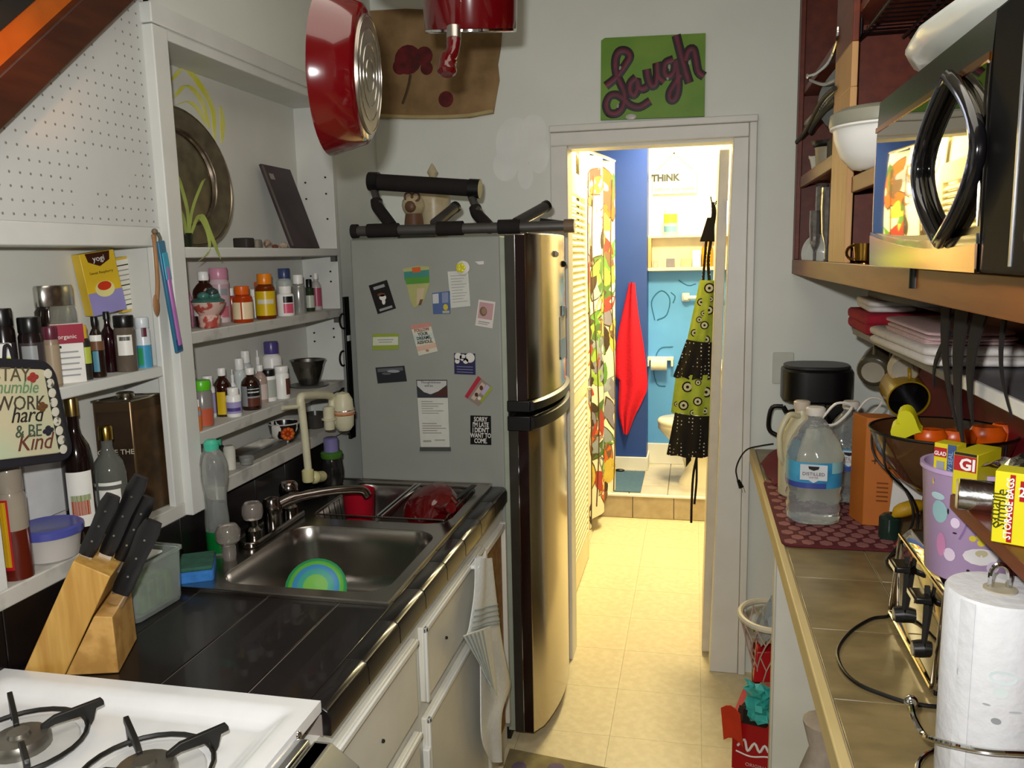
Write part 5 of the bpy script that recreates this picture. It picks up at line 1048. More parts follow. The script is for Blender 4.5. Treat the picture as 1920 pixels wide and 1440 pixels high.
c2_ = Vector((.415, U(1550,280,x=.415).y, 1.902)); t = thing('stoneware_cup', 'beige stoneware cup behind the creamer', 'cup', c2_)
MB().lathe([(.028,0),(.032,.004),(.036,.07),(.038,.075),(.034,.074),(.03,.006),(.001,.006)], c2_, 20, cap=False).build('cup', cm('#a59a80',rough=.4), t)
MB().lathe([(.03,.075),(.045,.085),(.048,.095),(.03,.09),(.001,.088)], c2_, 20).build('saucer', cm('#2c2622',rough=.3), t)
yb = U(1530,475,x=.40).y
for k, (dx, dy, ti) in enumerate(((0,.02,.0),(.012,-.03,.12))):
    c_ = Vector((.41+dx, yb+dy, 1.587)); t = thing('white_bowl', ('white rice bowl tipped on its side at the bottom of the left bay','second white bowl nested against the tipped rice bowl')[k], 'bowl', c_, 'white bowls in the left bay')
    MB().lathe([(.02,-.03),(.026,-.03),(.045,-.01),(.055,.022),(.052,.022),(.04,-.006),(.02,-.024),(.001,-.024)], c_+Z3*.054, 26, ax=Vector((-.75,-.6,.15+ti)), cap=False).build('bowl', PCW, t)
for k, (px, top, x_) in enumerate(((1540,345,.42),(1552,352,.40),(1530,395,.39))):
    yy = U(px,440,x=x_).y; h_ = U(px,top,x=x_).z-1.587; c_ = Vector((x_,yy+.02,1.587))
    t = thing('glass_flute', ('tallest cut-glass flute in the left bay','cut-glass flute nearest the light wood stile','short cut-glass flute beside the white bowls')[k], 'glass', c_, 'cut-glass flutes in the left bay')
    MB().lathe([(.024,0),(.024,.004),(.005,.012),(.005,h_*.3),(.016,h_*.45),(.02,h_*.75),(.019,h_),(.017,h_),(.014,h_*.5),(.001,h_*.42)], c_, 12, cap=False).build('flute', mat('cut_glass','#b0aba8',.1,.75,var=.25,scale=60), t, ang=20)
c_ = Vector((.385, U(1620,500,x=.385).y, 1.587)); t = thing('brass_mug', 'little brass mug beside the microwave on the bottom board', 'mug', c_)
BRS = mat('brass','#a27a34',.2,1,var=.1)
MB().lathe([(.016,0),(.018,.002),(.016,.03),(.022,.036),(.026,.075),(.024,.075),(.018,.038),(.001,.036)], c_, 18, cap=False).build('mug', BRS, t); MB().tube(arc(c_+Vector((-.024,.0,.055)), .016, 1.57, 4.71, 8, X3, Z3), .003, 6).build('handle', BRS, t)
# ================================================================== under-cabinet shelf, towels, hanging mugs
us = thing('towel_shelf', 'grey wall shelf under the cabinet stacked with cloths', 'shelf', (.59,2.0,1.40))
box(.475,XR-.013,1.0,2.62,1.395,1.415).build('board', mat('grey_shelf','#6f6d70',.5,var=.08), us, bevel=.002)
box(.4665,.4745,1.0,1.62,1.400,1.424).build('white_lip', PLWHITE, us, bevel=.002)
box(.4665,.4745,1.62,2.62,1.398,1.416).build('grey_lip', mat('grey_lip','#57555a',.5), us, bevel=.002)
for yy in (1.1,2.5): box(.55,XR-.013,yy,yy+.02,1.33,1.395).build('bracket', MBLACK, us)
def cloth(lab, x0, x1, y0, y1, z0, h, m, n=3):
    t = thing('folded_cloth', lab, 'cloth', ((x0+x1)/2,(y0+y1)/2,z0), 'cloths on the grey shelf')
    for k in range(n):
        hh = h/n; j = .012*math.sin(k*2.3); rs = []
        for s_, z_ in ((.96,0),(1,.2),(1.01,.5),(1,.8),(.95,1)): rs.append([Vector(((x0+x1)/2+a_*s_, (y0+y1)/2+b_*s_+j, z0+hh*(k+z_)+.004*math.sin(b_*20+k))) for a_, b_ in rrect(x1-x0, y1-y0, .03, 5)])
        MB().rings(rs).build('fold', m, t, ang=70)
    return t
CRD = mat('crimson_cloth','#96152a',.95,scale=70,bump=.3,var=.12); CWH = mat('white_cloth','#cfc9c4',.95,scale=70,bump=.3,var=.06); CGR = mat('grey_cloth_stack','#6d6e70',.95,scale=70,bump=.3,var=.08); CPK = mat('pinkish_cloth','#bfa3a2',.95,scale=70,bump=.3,var=.08)
cloth('thick crimson cloth at the far end of the grey shelf', .462,.66,2.38,2.70,1.4165,.06, CRD, 2)
cloth('crumpled white cloth on top of the crimson cloth', .475,.60,2.42,2.64,1.479,.03, CWH, 2)
cloth('grey folded cloth stacked highest under the cabinet', .50,.67,2.02,2.62,1.511,.045, CGR, 2)
cloth('thick white towel overhanging the front of the grey shelf', .445,.64,1.72,2.28,1.4165,.036, CWH, 2)
cloth('thin striped pink and white napkins on the white towel', .455,.62,1.76,2.15,1.4545,.03, CPK, 4)
t = thing('hanging_scarf', 'black lacy scarf strands hanging over the shelf lip', 'scarf', (.455,1.45,1.34))
for y0, y1, z0, z1, s_ in ((1.66,1.54,1.555,1.33,.10),(1.56,1.50,1.56,1.30,.13),(1.46,1.47,1.56,1.36,.11),(1.36,1.30,1.555,1.40,.03),(1.62,1.70,1.50,1.38,.05)):
    MB().sheet(lambda u, v: (.455-.012*math.sin(v*3), y0+(y1-y0)*v+(u-.5)*s_*.55*(1.1-v), z1+(z0-z1)*(1-v)), 3, 8, .003).build('strand', mat('black_lace','#15100f',.95,var=.2), t)
def mug(lab, c, ax, r, h, m, inside, handle=True):
    t = thing('hanging_mug', lab, 'mug', c, 'mugs hung under the grey shelf'); c = Vector(c); ax = Vector(ax).normalized()
    MB().lathe([(.001,0),(r*.85,0),(r*.95,.004),(r,.012),(r,h),(r*.93,h),(r*.9,.008),(.001,.008)], c, 28, ax=ax, cap=False).build('cup', m, t, ang=50)
    MB().lathe([(r*.92,h-.004),(r*.89,.012),(.001,.009)], c, 24, ax=ax, cap=False).build('inside', inside, t)
    MB().lathe([(r*.6,-.002),(r*.66,-.003),(r*.66,.001),(r*.6,.001)], c, 24, ax=ax).build('foot_ring', cm('#a59d8c',rough=.3), t)
    if handle:
        o = ax.orthogonal().normalized(); o = Z3-ax*ax.dot(Z3); o.normalize(); MB().tube(arc(c+ax*h*.5+o*r*.95, h*.3, -1.6, 1.6, 10, o, ax), .005, 8).build('handle', m, t)
    return t
mug('olive brown mug with a ringed base hanging at the far end', (.525,2.60,1.285), (.35,.8,.25), .05, .09, cm('#4a4434',rough=.25), cm('#2a241c'))
mug('white based mug hanging under the shelf end', (.565,2.42,1.318), (.3,.85,.15), .042, .08, cm('#b8a886',rough=.25), MBLACK)
mug('yellow mug with dark inside facing the room', (.575,2.50,1.265), (.05,-.95,-.28), .056, .10, cm('#9c7a14',rough=.25), cm('#0e0a0a'))
# ================================================================== coffee maker and outlet
t = thing('coffee_maker', 'black drip coffee maker in the far corner of the counter', 'coffee maker', (.42,3.0,.91))
cx, cy = .425, 3.03
MB().prism([(cx-.12+a_,b_) for a_, b_ in ()] or [(a_+cx, b_+cy) for a_, b_ in rrect(.235,.21,.08,6)], (0,0,1.125), X3, Y3, (0,0,.115)).build('brew_head', BLACK, t, bevel=.008)
MB().prism([(a_+cx, b_+cy) for a_, b_ in rrect(.22,.195,.08,6)], (0,0,1.24), X3, Y3, (0,0,.012)).build('lid', mat('dark_grey_lid','#2b2b2b',.4), t, bevel=.004)
MB().prism([(a_+cx, b_+cy) for a_, b_ in rrect(.235,.21,.07,6)], (0,0,.9105), X3, Y3, (0,0,.03)).build('base', BLACK, t, bevel=.006)
box(cx+.02,cx+.115,cy-.085,cy+.09,.94,1.126).build('column', BLACK, t, bevel=.008)
MB().lathe([(.05,0),(.058,.01),(.062,.06),(.055,.11),(.05,.13)], (cx-.045,cy-.03,.942), 24).build('carafe', mat('carafe_glass','#8d7a4a',.06,trans=.5,var=.05), t)
MB().lathe([(.052,.128),(.052,.145),(.03,.152)], (cx-.045,cy-.03,.942), 24).build('carafe_lid', BLACK, t)
q = [U(1468,762,y=cy-.03), U(1448,764,y=cy-.03), U(1441,790,y=cy-.03), U(1444,808,y=cy-.03), U(1462,818,y=cy-.03)]
MB().tube(smoothpath(q,4), .008, 8).build('carafe_handle', BLACK, t); MB().tube([(cx-.10,cy-.03,1.082),U(1468,762,y=cy-.03)], .009, 8).build('handle_joint', BLACK, t)
t = thing('wall_outlet', 'painted-over outlet plate on the back wall by the coffee maker', 'outlet', (.33,3.16,1.23))
c_ = U(1468,690,y=3.16); MB().prism(rrect(.075,.118,.006,3), (c_.x,3.164,c_.z), X3, Z3, (0,-.006,0)).build('plate', mat('outlet_paint','#c4c6b9',.45,var=.04), t, bevel=.002)
for dz in (-.02,.02): MB().prism(rrect(.024,.028,.008,4), (c_.x,3.158,c_.z+dz), X3, Z3, (0,-.002,0)).build('socket', mat('outlet_paint','#c4c6b9'), t)
t = thing('loose_plug', 'black power cord with loose plug hanging off the counter end', 'cord', U(1390,915,y=3.12))
MB().tube(smoothpath([U(1450,832,y=3.11)]+[U(a_,b_,y=3.10) for a_, b_ in ((1425,836),(1402,842),(1388,858),(1380,880),(1383,900))],5), .0028, 6).build('cord', BLACK, t)
MB().tube([U(1384,900,y=3.10),U(1390,914,y=3.10)], [.006,.010], 8).build('plug', BLACK, t)
for d_ in (0,5): MB().cyl(U(1389+d_,914,y=3.10), U(1392+d_,923,y=3.10), .0015, n=6).build('prong', CHROME, t)
# ================================================================== drying mat, jugs
t = thing('drying_mat', 'burgundy dish drying mat with hexagon pattern on the tan counter', 'mat', (.36,2.38,.91))
MB().prism([(a_+.375, b_+2.385) for a_, b_ in rrect(.30,.61,.03,5)], (0,0,.9105), X3, Y3, (0,0,.007)).build('pad', mat('burgundy_felt','#55181f',.95,scale=60,bump=.3,var=.12), t, bevel=.003)
HX = mat('hexagon_felt','#8d5a57',.95,scale=60,bump=.3,var=.12); hm = None
for i in range(7):
    for j in range(17):
        x, y = .247+.043*i+(.0215 if j % 2 else 0), 2.105+.0355*j
        if x > .508: continue
        if hm is None: o = MB().prism([(.0165*math.cos(k*math.pi/3+.5236), .0185*math.sin(k*math.pi/3+.5236)) for k in range(6)], (0,0,0), X3, Y3, (0,0,.0015)).build('hexagon', HX, t); o.data.transform(Matrix.Translation(ORG[t])); hm = o.data; o.location = Vector((x,y,.9172))-ORG[t]
        else: link_mesh('hexagon', hm, t, (x,y,.9172))
WP = mat('water_plastic','#e6ecec',.04,trans=.85,var=.02,bump=.9,scale=28,ior=1.33)
def jug(lab, c, r, h, full=True, lb=True, m=WP):
    c = Vector(c); t = thing('water_jug', lab, 'jug', c, 'water jugs on the drying mat'); rs = []
    pf = [(.82,0),(.95,.02),(1,.06),(.94,.10),(1,.14),(.94,.19),(1,.24),(.94,.29),(1,.34),(1,.36),(1,.60),(1.03,.62),(1.0,.66),(.86,.76),(.62,.87),(.36,.95),(.30,.97),(.30,1)]
    for s_, z_ in pf:
        wob = (lambda a_: 1+.06*math.sin(8*a_)*(1 if .62 < z_ < .9 else 0))
        rs.append([c+Vector((r*s_*wob(k*.2244)*math.copysign(abs(math.cos(k*.2244))**.75, math.cos(k*.2244)), r*s_*wob(k*.2244)*math.copysign(abs(math.sin(k*.2244))**.75, math.sin(k*.2244)), h*z_)) for k in range(28)])
    MB().rings(rs).build('bottle', m, t, ang=70)
    MB().lathe([(r*.34,h),(r*.36,h+.004),(r*.36,h+.018),(r*.3,h+.022)], c, 18).build('cap', cm('#d6cfc4'), t)
    MB().tube(smoothpath([c+Vector((r*.2,-r*.2,h*.98)), c+Vector((r*.7,-.2*r,h*1.12)), c+Vector((r*1.25,-.15*r,h*1.09)), c+Vector((r*.75,-.1*r,h*.93)), c+Vector((r*.25,0,h*.9))],5), .0035, 6).build('carry_loop', cm('#d6cfc4'), t)
    if lb:
        nrm = Vector((-c.x,-c.y,0)).normalized(); a0 = math.atan2(nrm.y, nrm.x)
        def sr(z0, z1, m_, b0, b1, k, nm):
            def pt(a_): 
                ca, sa = math.cos(a_), math.sin(a_); return Vector((r*k*math.copysign(abs(ca)**.75, ca), r*k*math.copysign(abs(sa)**.75, sa), 0))
            return MB().sheet(lambda u, v: c+pt(a0+b0+(b1-b0)*u)+Z3*h*(z0+(z1-z0)*v), 18, 1, -.0006).build(nm, m_, t)
        sr(.36,.60, mat('label_blue','#2c7fae',.35,var=.05,scale=12,col2='#4b9fc4',lo=.3,hi=.6), -2.6, 2.6, 1.012, 'label')
        sr(.36,.41, cm('#3b4a94'), -2.6, .35, 1.02, 'label_wave'); sr(.50,.60, cm('#8fc0c4'), .55, 2.5, 1.02, 'label_wave')
        ex = Vector((-nrm.y, nrm.x, 0)); o = c+nrm*(r*1.05)
        if ex.dot(Vector((1,0,0))) < 0: ex = -ex
        MB().prism([(-.034,h*.585),(.034,h*.585),(.034,h*.44),(.012,h*.44),(0,h*.415),(-.012,h*.44),(-.034,h*.44)], o-nrm*.001, ex, Z3, nrm*.0015).build('white_panel', cm('#cdd3d6'), t)
        MB().prism([(-.014,h*.57),(.014,h*.57),(.012,h*.545),(0,h*.53),(-.012,h*.545)], o+nrm*.0006, ex, Z3, nrm*.0006).build('crest', INK, t)
        text('DISTILLED', cm('#5a3036'), t, o+Z3*h*.485+nrm*.0012, ex, Z3, .0125, name='word'); text('WATER', cm('#9a5a5c'), t, o+Z3*h*.458+nrm*.0012, ex, Z3, .007, name='word')
    return t
jug('clear distilled water jug with blue label at the front of the mat', (.325,2.30,.9195), .071, .29)
jug('second blue-label water jug half hidden behind the orange box', (.452,2.515,.9195), .066, .27)
t = thing('milk_jug', 'cream plastic gallon jug with loop handle behind the clear jug', 'jug', (.33,2.50,.9195))
c_ = Vector((.318,2.53,.9195)); MJ = mat('cream_jug','#d3cba9',.35,trans=.15,var=.05)
MB().lathe([(.055,0),(.062,.006),(.064,.14),(.055,.19),(.03,.235),(.02,.25),(.02,.27)], c_, 24).build('body', MJ, t)
MB().lathe([(.022,.262),(.024,.266),(.024,.285),(.02,.288)], c_, 16).build('cap', cm('#cdbfae'), t)
MB().tube(smoothpath([c_+Vector((-.01,-.02,.245)), c_+Vector((-.04,-.04,.25)), c_+Vector((-.065,-.05,.20)), c_+Vector((-.062,-.045,.13)), c_+Vector((-.05,-.03,.10))],5), .0085, 10).build('handle', MJ, t)
t = thing('maroon_cloth', 'maroon folded pot cloth by the coffee maker', 'cloth', (.29,2.82,.911))
MB().sheet(lambda u, v: (.235+.10*u+.02*v, 2.88-.27*v, .918+.055*math.sin(u*2.6)*(1-v*.6)+.006*math.sin(v*9)), 12, 14, .006).build('cloth', mat('maroon_cotton','#5f1e2a',.95,scale=60,bump=.3,var=.15), t)
# ================================================================== orange box, fruit stand
t = thing('orange_box', 'tall plain orange carton standing on the end of the mat', 'box', (.475,2.30,.918))
ORB = mat('orange_card','#b5651e',.6,var=.05); e1 = Vector((1,-.12,0)).normalized(); e2 = Vector((-.3,1,0)).normalized()
oo = Vector((.447,2.262,.9195)); MB().prism([(0,0),(.085,0),(.085,1),(0,1)], oo, e1, e2*.075, (0,0,.292)).build('carton', ORB, t, bevel=.0015)
nn = Vector((e1.y,-e1.x,0)); 
for k in range(5): MB().obox(oo+e1*.045+Z3*(.07+.012*k)+nn*.0006, e1*.014, Z3*.002, nn*.0005).build('print_line', cm('#7a3f12'), t)
text('+', cm('#4a2a12'), t, oo+e1*.024+Z3*.165+nn*.001, e1, Z3, .035)
for k in range(3): MB().obox(oo+e1*.066+Z3*(.16+.008*k)+nn*.0006, e1*.009, Z3*.0015, nn*.0005).build('print_line', cm('#5a3212'), t)
fs = thing('fruit_stand', 'brown glass fruit bowl on a black wire stand', 'fruit bowl', (.53,2.0,.91))
cb_ = Vector((.552,1.985,1.10)); BG = mat('brown_glass','#5a3a22',.12,trans=.25,var=.12,coat=.4)
MB().lathe([(.001,0),(.05,.0),(.09,.03),(.135,.09),(.152,.14),(.148,.14),(.128,.09),(.085,.036),(.05,.008),(.001,.008)], cb_, 36, cap=False).build('bowl', BG, fs, ang=60)
MB().tube([cb_+Vector((.151*math.cos(k*.1745),.151*math.sin(k*.1745),.14)) for k in range(36)], .0035, 6, closed=True).build('rim_wire', BLACK, fs)
for k in range(7):
    a_ = k*.8976; MB().tube(smoothpath([cb_+Vector((.15*math.cos(a_),.15*math.sin(a_),.135)), cb_+Vector((.14*math.cos(a_),.14*math.sin(a_),.06)), cb_+Vector((.07*math.cos(a_),.07*math.sin(a_),-.01)), cb_+Vector((.05*math.cos(a_),.05*math.sin(a_),-.09)), cb_+Vector((.10*math.cos(a_),.10*math.sin(a_),-.187))],4), .0028, 6).build('stand_wire', BLACK, fs)
MB().tube([cb_+Vector((.10*math.cos(k*.2618),.10*math.sin(k*.2618),-.186)) for k in range(24)], .003, 6, closed=True).build('foot_ring', BLACK, fs)
t = thing('yellow_heart', 'yellow spotted heart-shaped toy in the fruit bowl', 'toy', (.45,1.93,1.2))
hc_ = U(1698,800,y=1.92); YH = mat('yellow_rubber','#d6d016',.5,scale=45,col2='#5a560c',lo=.66,hi=.7)
hp = [(.034*(math.sin(a_)**3), .034*(.8125*math.cos(a_)-.3125*math.cos(2*a_)-.125*math.cos(3*a_)-.0625*math.cos(4*a_))) for a_ in [k*2*math.pi/30 for k in range(30)]]
q = Matrix.Rotation(-1.2, 3, 'Y'); MB().prism(hp, hc_, q@X3, q@Z3, (.008,.024,.01)).build('heart', YH, t, bevel=.008, seg=3)
OP = mat('orange_pepper','#df5a0c',.3,var=.15,scale=20)
for k, (px, py, r_, rx) in enumerate(((1745,822,.025,1.4),(1795,824,.025,1.6),(1850,818,.027,1.5),(1885,812,.026,1.3))):
    c_ = U(px,py,y=1.95+.02*k); t = thing('orange_pepper', ('orange pepper next to the yellow heart toy','second orange pepper from the yellow heart toy','large orange pepper toward the right of the fruit bowl','orange pepper at the right rim of the fruit bowl')[k], 'pepper', c_-Z3*.03, 'orange peppers in the fruit bowl')
    MB().lathe([(.001,-r_),(r_*.7,-r_*.85),(r_*.95,-.2*r_),(r_,.3*r_),(r_*.75,.85*r_),(r_*.2,.8*r_),(.001,.75*r_)], c_, 18, rx, 1).build('flesh', OP, t)
# banana, tomato, card
t = thing('banana', 'yellow banana lying beside the orange box', 'banana', (.53,2.12,.94))
P = smoothpath([U(1674,968,y=2.10),U(1688,958,y=2.10),U(1706,952,y=2.10),U(1728,946,y=2.12)],4)
MB().tube(P, [.004,.009,.013,.016,.017,.018,.018,.018,.018,.018,.017,.015,.012], 10).build('fruit', mat('banana_skin','#b98f14',.5,var=.15), t)
c_ = U(1705,998,y=2.06); tag(MB().lathe([(.001,-.026),(.02,-.022),(.03,0),(.022,.022),(.004,.02),(.001,.018)], Vector((c_.x,c_.y,.937)), 18).build('tomato', mat('tomato_red','#a01420',.2,var=.1)), 'red tomato in front of the banana', 'tomato')
t = tag(MB().obox(U(1700,930,y=2.17), (.035,-.005,.0), (.004,.004,.042), (0,.002,0)).build('white_card', KW), 'white printed card behind the banana', 'card')
c_ = U(1672,1010,z=.925); tag(MB().lathe([(.02,0),(.026,.004),(.026,.06),(.016,.07),(.001,.072)], Vector((c_.x,c_.y+.03,.911)), 16).build('green_bottle', cm('#1f3029',rough=.15)), 'short dark green bottle between the mat and the lilac bucket', 'bottle')
# ================================================================== low right shelf and boxes
_n0 = set(bpy.data.objects)
ls = thing('low_shelf', 'red-brown wooden shelf board low on the right wall', 'shelf', (.6,1.2,1.13))
box(.50,.86,.55,1.72,1.138,1.166).build('board', WOODR, ls, bevel=.002)
for yy in (.7,1.6): box(.62,.86,yy,yy+.02,1.06,1.138).build('bracket', WOODR, ls)
YB_ = mat('yellow_card','#cdbd14',.45,var=.06); BB = cm('#3a4f7c')
def obx(name, lab, cat, c, ex, ey, ez, m, **k):
    """oriented carton: c centre of its base, half axes ex, ey (horizontal), full height vector ez"""
    t = thing(name, lab, cat, c); c = Vector(c); MB().obox(c+Vector(ez)/2, ex, ey, Vector(ez)/2).build('carton', m, t, bevel=.0015); return t
def ubox(name, lab, pl, pr_, yy, zt, dep, m):
    """carton standing on the shelf: left and right front edges at photo columns pl, pr_ on plane y=yy"""
    a_ = U(*pl, y=yy); b_ = U(*pr_, y=yy-.03); ex = Vector((b_.x-a_.x, b_.y-a_.y, 0)); w_ = ex.length; ex.normalize(); n_ = Vector((ex.y,-ex.x,0)); top = U(pl[0], zt, y=yy).z
    t = thing(name, lab, 'box', (a_.x,a_.y,1.167)); o_ = Vector((a_.x,a_.y,1.167))
    MB().prism([(0,0),(w_,0),(w_,1),(0,1)], o_, ex, -n_*dep, (0,0,top-1.167)).build('carton', m, t, bevel=.0015); return t, o_, ex, n_, w_, top-1.167
def fr(t, o_, ex, n_, w_, h_, u0, u1, v0, v1, m, nm='print'): MB().obox(o_+ex*w_*(u0+u1)/2+Z3*h_*(v0+v1)/2+n_*.0008, ex*w_*(u1-u0)/2, Z3*h_*(v1-v0)/2, n_*.0006).build(nm, m, t)
t, o_, ex, n_, w_, h_ = F = ubox('wrap_box', 'upright yellow and blue wrap carton at the end of the low shelf', (1748,900), (1790,905), 1.79, 829, .04, YB_)
fr(*F,.62,1,0,1,BB,'blue_panel'); fr(*F,.03,.58,.68,.9,RD,'red_panel'); text('GLAD', PLWHITE, t, o_+ex*w_*.305+Z3*h_*.72+n_*.0016, ex, Z3, .0115, bold=.02, sx=.8, name='word'); fr(*F,.15,.5,.35,.58,GRY); fr(*F,.1,.28,.08,.2,cm('#5d3a2a'))
text('NEW SEAL', cm('#8f9fc4'), t, o_+ex*w_*.86+Z3*h_*.5+n_*.0016, Z3, -ex, .0125, name='word')
t, o_, ex, n_, w_, h_ = F = ubox('bag_box', 'yellow carton with big white G on red behind the foil roll', (1786,890), (1832,890), 1.72, 846, .10, YB_)
fr(*F,.04,.96,.58,.93,RD,'red_panel'); text('Gl', PLWHITE, t, o_+ex*w_*.6+Z3*h_*.62+n_*.0016, ex, Z3, .032, bold=.03, name='word'); fr(*F,.05,.95,.94,1,INK,'dark_edge')
t = thing('foil_roll', 'roll of silver foil with a cardboard core lying on the low shelf', 'foil', (.55,1.5,1.167)); FOIL = mat('foil','#c9c9c6',.22,1,scale=30,bump=.5,var=.06)
fa_ = Vector((.485,1.615,1.197)); fb_ = Vector((.62,1.575,1.197))
MB().cyl(fa_, fb_, .029, n=24).build('roll', FOIL, t); dd = (fb_-fa_).normalized()
cx_ = Vector((-.35,-.94,0)).normalized()
MB().cyl(fa_-dd*.002, fa_-dd*.006, .029, .026, n=24).build('core_end', cm('#b7a57c',rough=.7), t)
t = thing('foil_sheet', 'crumpled silver foil sheet torn open above the boxes', 'foil', (.62,1.45,1.225))
random.seed(3); jit = [[random.uniform(-.008,.008) for _ in range(12)] for _ in range(12)]
MB().sheet(lambda u, v: (.545+.125*u, 1.70-.20*v+.03*u, 1.232+.045*math.sin(2.2*v)*(1-.7*abs(u-.4))+jit[int(u*9)][int(v*9)]), 9, 9, .001).build('sheet', FOIL, t, smooth=False)
t, o_, ex, n_, w_, h_ = F = ubox('storage_bag_box', 'bright yellow storage bag carton nearest on the low shelf', (1862,950), (1950,950), 1.44, 882, .05, mat('bright_yellow_card','#dbd012',.45,var=.05))
text('smart', cm('#4a4418'), t, o_+ex*w_*.16+Z3*h_*.48+n_*.0014, Z3, -ex, .026, name='word'); text('Simple', cm('#4a4418'), t, o_+ex*w_*.30+Z3*h_*.48+n_*.0014, Z3, -ex, .026, name='word')
fr(*F,.335,.45,.03,.97,RD,'red_panel'); text('STORAGE BAGS', PLWHITE, t, o_+ex*w_*.425+Z3*h_*.5+n_*.0018, Z3, -ex, .0145, bold=.02, name='word'); fr(*F,.56,.85,.62,.9,RD,'count_patch'); text('28', PLWHITE, t, o_+ex*w_*.7+Z3*h_*.69+n_*.0018, ex, Z3, .022, bold=.02, name='word')
tag(MB().lathe([(.03,0),(.036,.004),(.038,.05),(.032,.054),(.001,.056)], (.655,1.52,1.167), 20).build('grey_canister', cm('#8f938f')), 'pale grey canister at the right picture edge above the foil', 'canister')
for o_ in set(bpy.data.objects)-_n0:          # the whole low shelf stands a little nearer and higher
    if o_.parent is None: o_.location = Vector((0,0,ZC))+(o_.location-Vector((0,0,ZC)))*.8; o_.scale = (.8,.8,.8)
# ================================================================== lilac bucket
c_ = Vector((.462,1.462,1.1045)); bk_ = thing('lilac_bucket', 'lilac plastic bucket printed with cartoon shapes standing on the toaster', 'bucket', c_)
LP_ = mat('lilac_plastic','#b79cc4',.35,var=.04)
MB().lathe([(.064,0),(.069,.004),(.080,.178),(.084,.181),(.084,.188),(.078,.188),(.067,.01),(.001,.008)], c_, 36, cap=False).build('bucket', LP_, bk_, ang=50)
def onb(a_, z_, k=1.0): z_ = z_*.86; r_ = .069+.011*z_/.178; return c_+Vector((r_*k*math.cos(a_), r_*k*math.sin(a_), z_))
def spot(a_, z_, s_, m, kx=1, kz=1, nm='print'):
    n = 12; cc = [onb(a_+s_*kx*math.cos(j*6.283/n)/.085, z_+s_*kz*math.sin(j*6.283/n), 1.012) for j in range(n)]
    MB().add(cc+[onb(a_, z_, 1.014)], [(j,(j+1) % n,n) for j in range(n)]).build(nm, m, bk_)

for a_, z_, s_, m, kx, kz in ((-2.55,.135,.016,cm('#8fb4b8'),1,1.4),(-2.6,.165,.012,cm('#a9c4c8'),1.2,.6),(-2.5,.07,.012,cm('#c07fa8'),.8,2),(-2.3,.055,.011,cm('#d3c3d6'),1,1.2),(-2.2,.12,.008,cm('#d8c6dc'),1,1.3),(-1.85,.095,.006,cm('#cdbb3a'),1,1),(-1.72,.10,.006,cm('#cdbb3a'),1,1),(-1.68,.088,.007,cm('#cdbb3a'),1,1),(-1.66,.06,.024,cm('#d6d2d4'),1.3,.7),(-1.66,.067,.009,cm('#b7ae8c'),1.2,.8),(-1.9,.03,.003,INK,1,1),(-1.75,.022,.003,INK,1,1),(-2.35,.14,.003,INK,.6,2),(-2.2,.10,.003,INK,1.3,.6),(-1.4,.04,.012,cm('#cbb9d2'),1,1),(-2.05,.17,.006,cm('#c9a6bc'),1,1)): spot(a_, z_, s_, m, kx, kz)
MB().tube(smoothpath([onb(-2.0,.205,1.02),onb(-1.95,.16,1.02),onb(-1.98,.12,1.02),onb(-2.1,.09,1.02)],5), .0016, 5).build('printed_line', cm('#8d6fa0'), bk_)
# ================================================================== toaster
to = thing('toaster', 'mirror chrome four-slice toaster with black levers and knobs', 'toaster', (.48,1.53,.911)); TX = .394
MIRT = mat('mirror_chrome','#bcb6ac',.04,1,var=.02)
q0, q1 = 1.385, 1.695
def tsec(y, ins=0):
    w_ = ins
    return [Vector((TX+w_,y,.922)),Vector((TX+.012+w_,y,1.085-w_)),Vector((TX+.03,y,1.102-w_)),Vector((.575-w_,y,1.102-w_)),Vector((.59-w_,y,1.085)),Vector((.595-w_,y,.922))]
MB().rings([tsec(q0,.004), tsec(q0+.006), tsec(q1-.006), tsec(q1,.004)]).build('shell', MIRT, to, bevel=.003)
box(TX+.004,.59,q0+.004,q1-.004,.9105,.923).build('base', BLACK, to, bevel=.003)
box(TX+.03,.575,q0-.004,q0+.002,.93,1.085).build('side_panel', BLACK, to, bevel=.003); box(TX+.03,.575,q1-.002,q1+.004,.93,1.085).build('side_panel', BLACK, to, bevel=.003)
for xx in (.425,.462,.505,.542): box(xx,xx+.022,q0+.03,q1-.03,1.098,1.1035).build('slot', MBLACK, to)
MB().tube([Vector((TX-.001,q0+.004,.924)),Vector((TX-.001,q1-.004,.924)),Vector((TX+.011,q1-.004,1.088)),Vector((TX+.011,q0+.004,1.088))], .0032, 6, closed=True).build('bright_edge', mat('polished_edge','#d8cdb8',.08,1), to)
for yy in (1.46,1.60):
    box(TX+.0,TX+.008,yy-.003,yy+.003,.955,1.075).build('lever_slot', MBLACK, to)
    lv = box(TX-.020,TX+.006,yy-.024,yy+.024,1.05,1.062).build('lever', BLACK, to, bevel=.003); box(TX-.0225,TX-.020,yy-.024,yy+.024,1.052,1.060).build('chrome_strip', CHROME, lv)
    MB().cyl((TX+.004,yy+.005,.958), (TX-.012,yy+.005,.956), .016, .0145, 18).build('knob', BLACK, to); MB().cyl((TX-.012,yy+.005,.956), (TX-.014,yy+.005,.956), .012, n=18).build('knob_face', cm('#5a5550',rough=.2), to)
t = thing('power_cord', 'black power cord looping over the counter from the toaster', 'cord', (.30,1.52,.911))
P = [U(a_,b_,z=.9135) for a_, b_ in ((1663,1156),(1635,1160),(1600,1180),(1577,1205),(1570,1228),(1582,1258),(1610,1283),(1655,1302),(1700,1316),(1760,1325))]
MB().tube(smoothpath([Vector((.40,1.70,.92))]+P+[Vector((.45,1.365,.9135)),Vector((.52,1.375,.915))],5), .0034, 8).build('cable', BLACK, t)
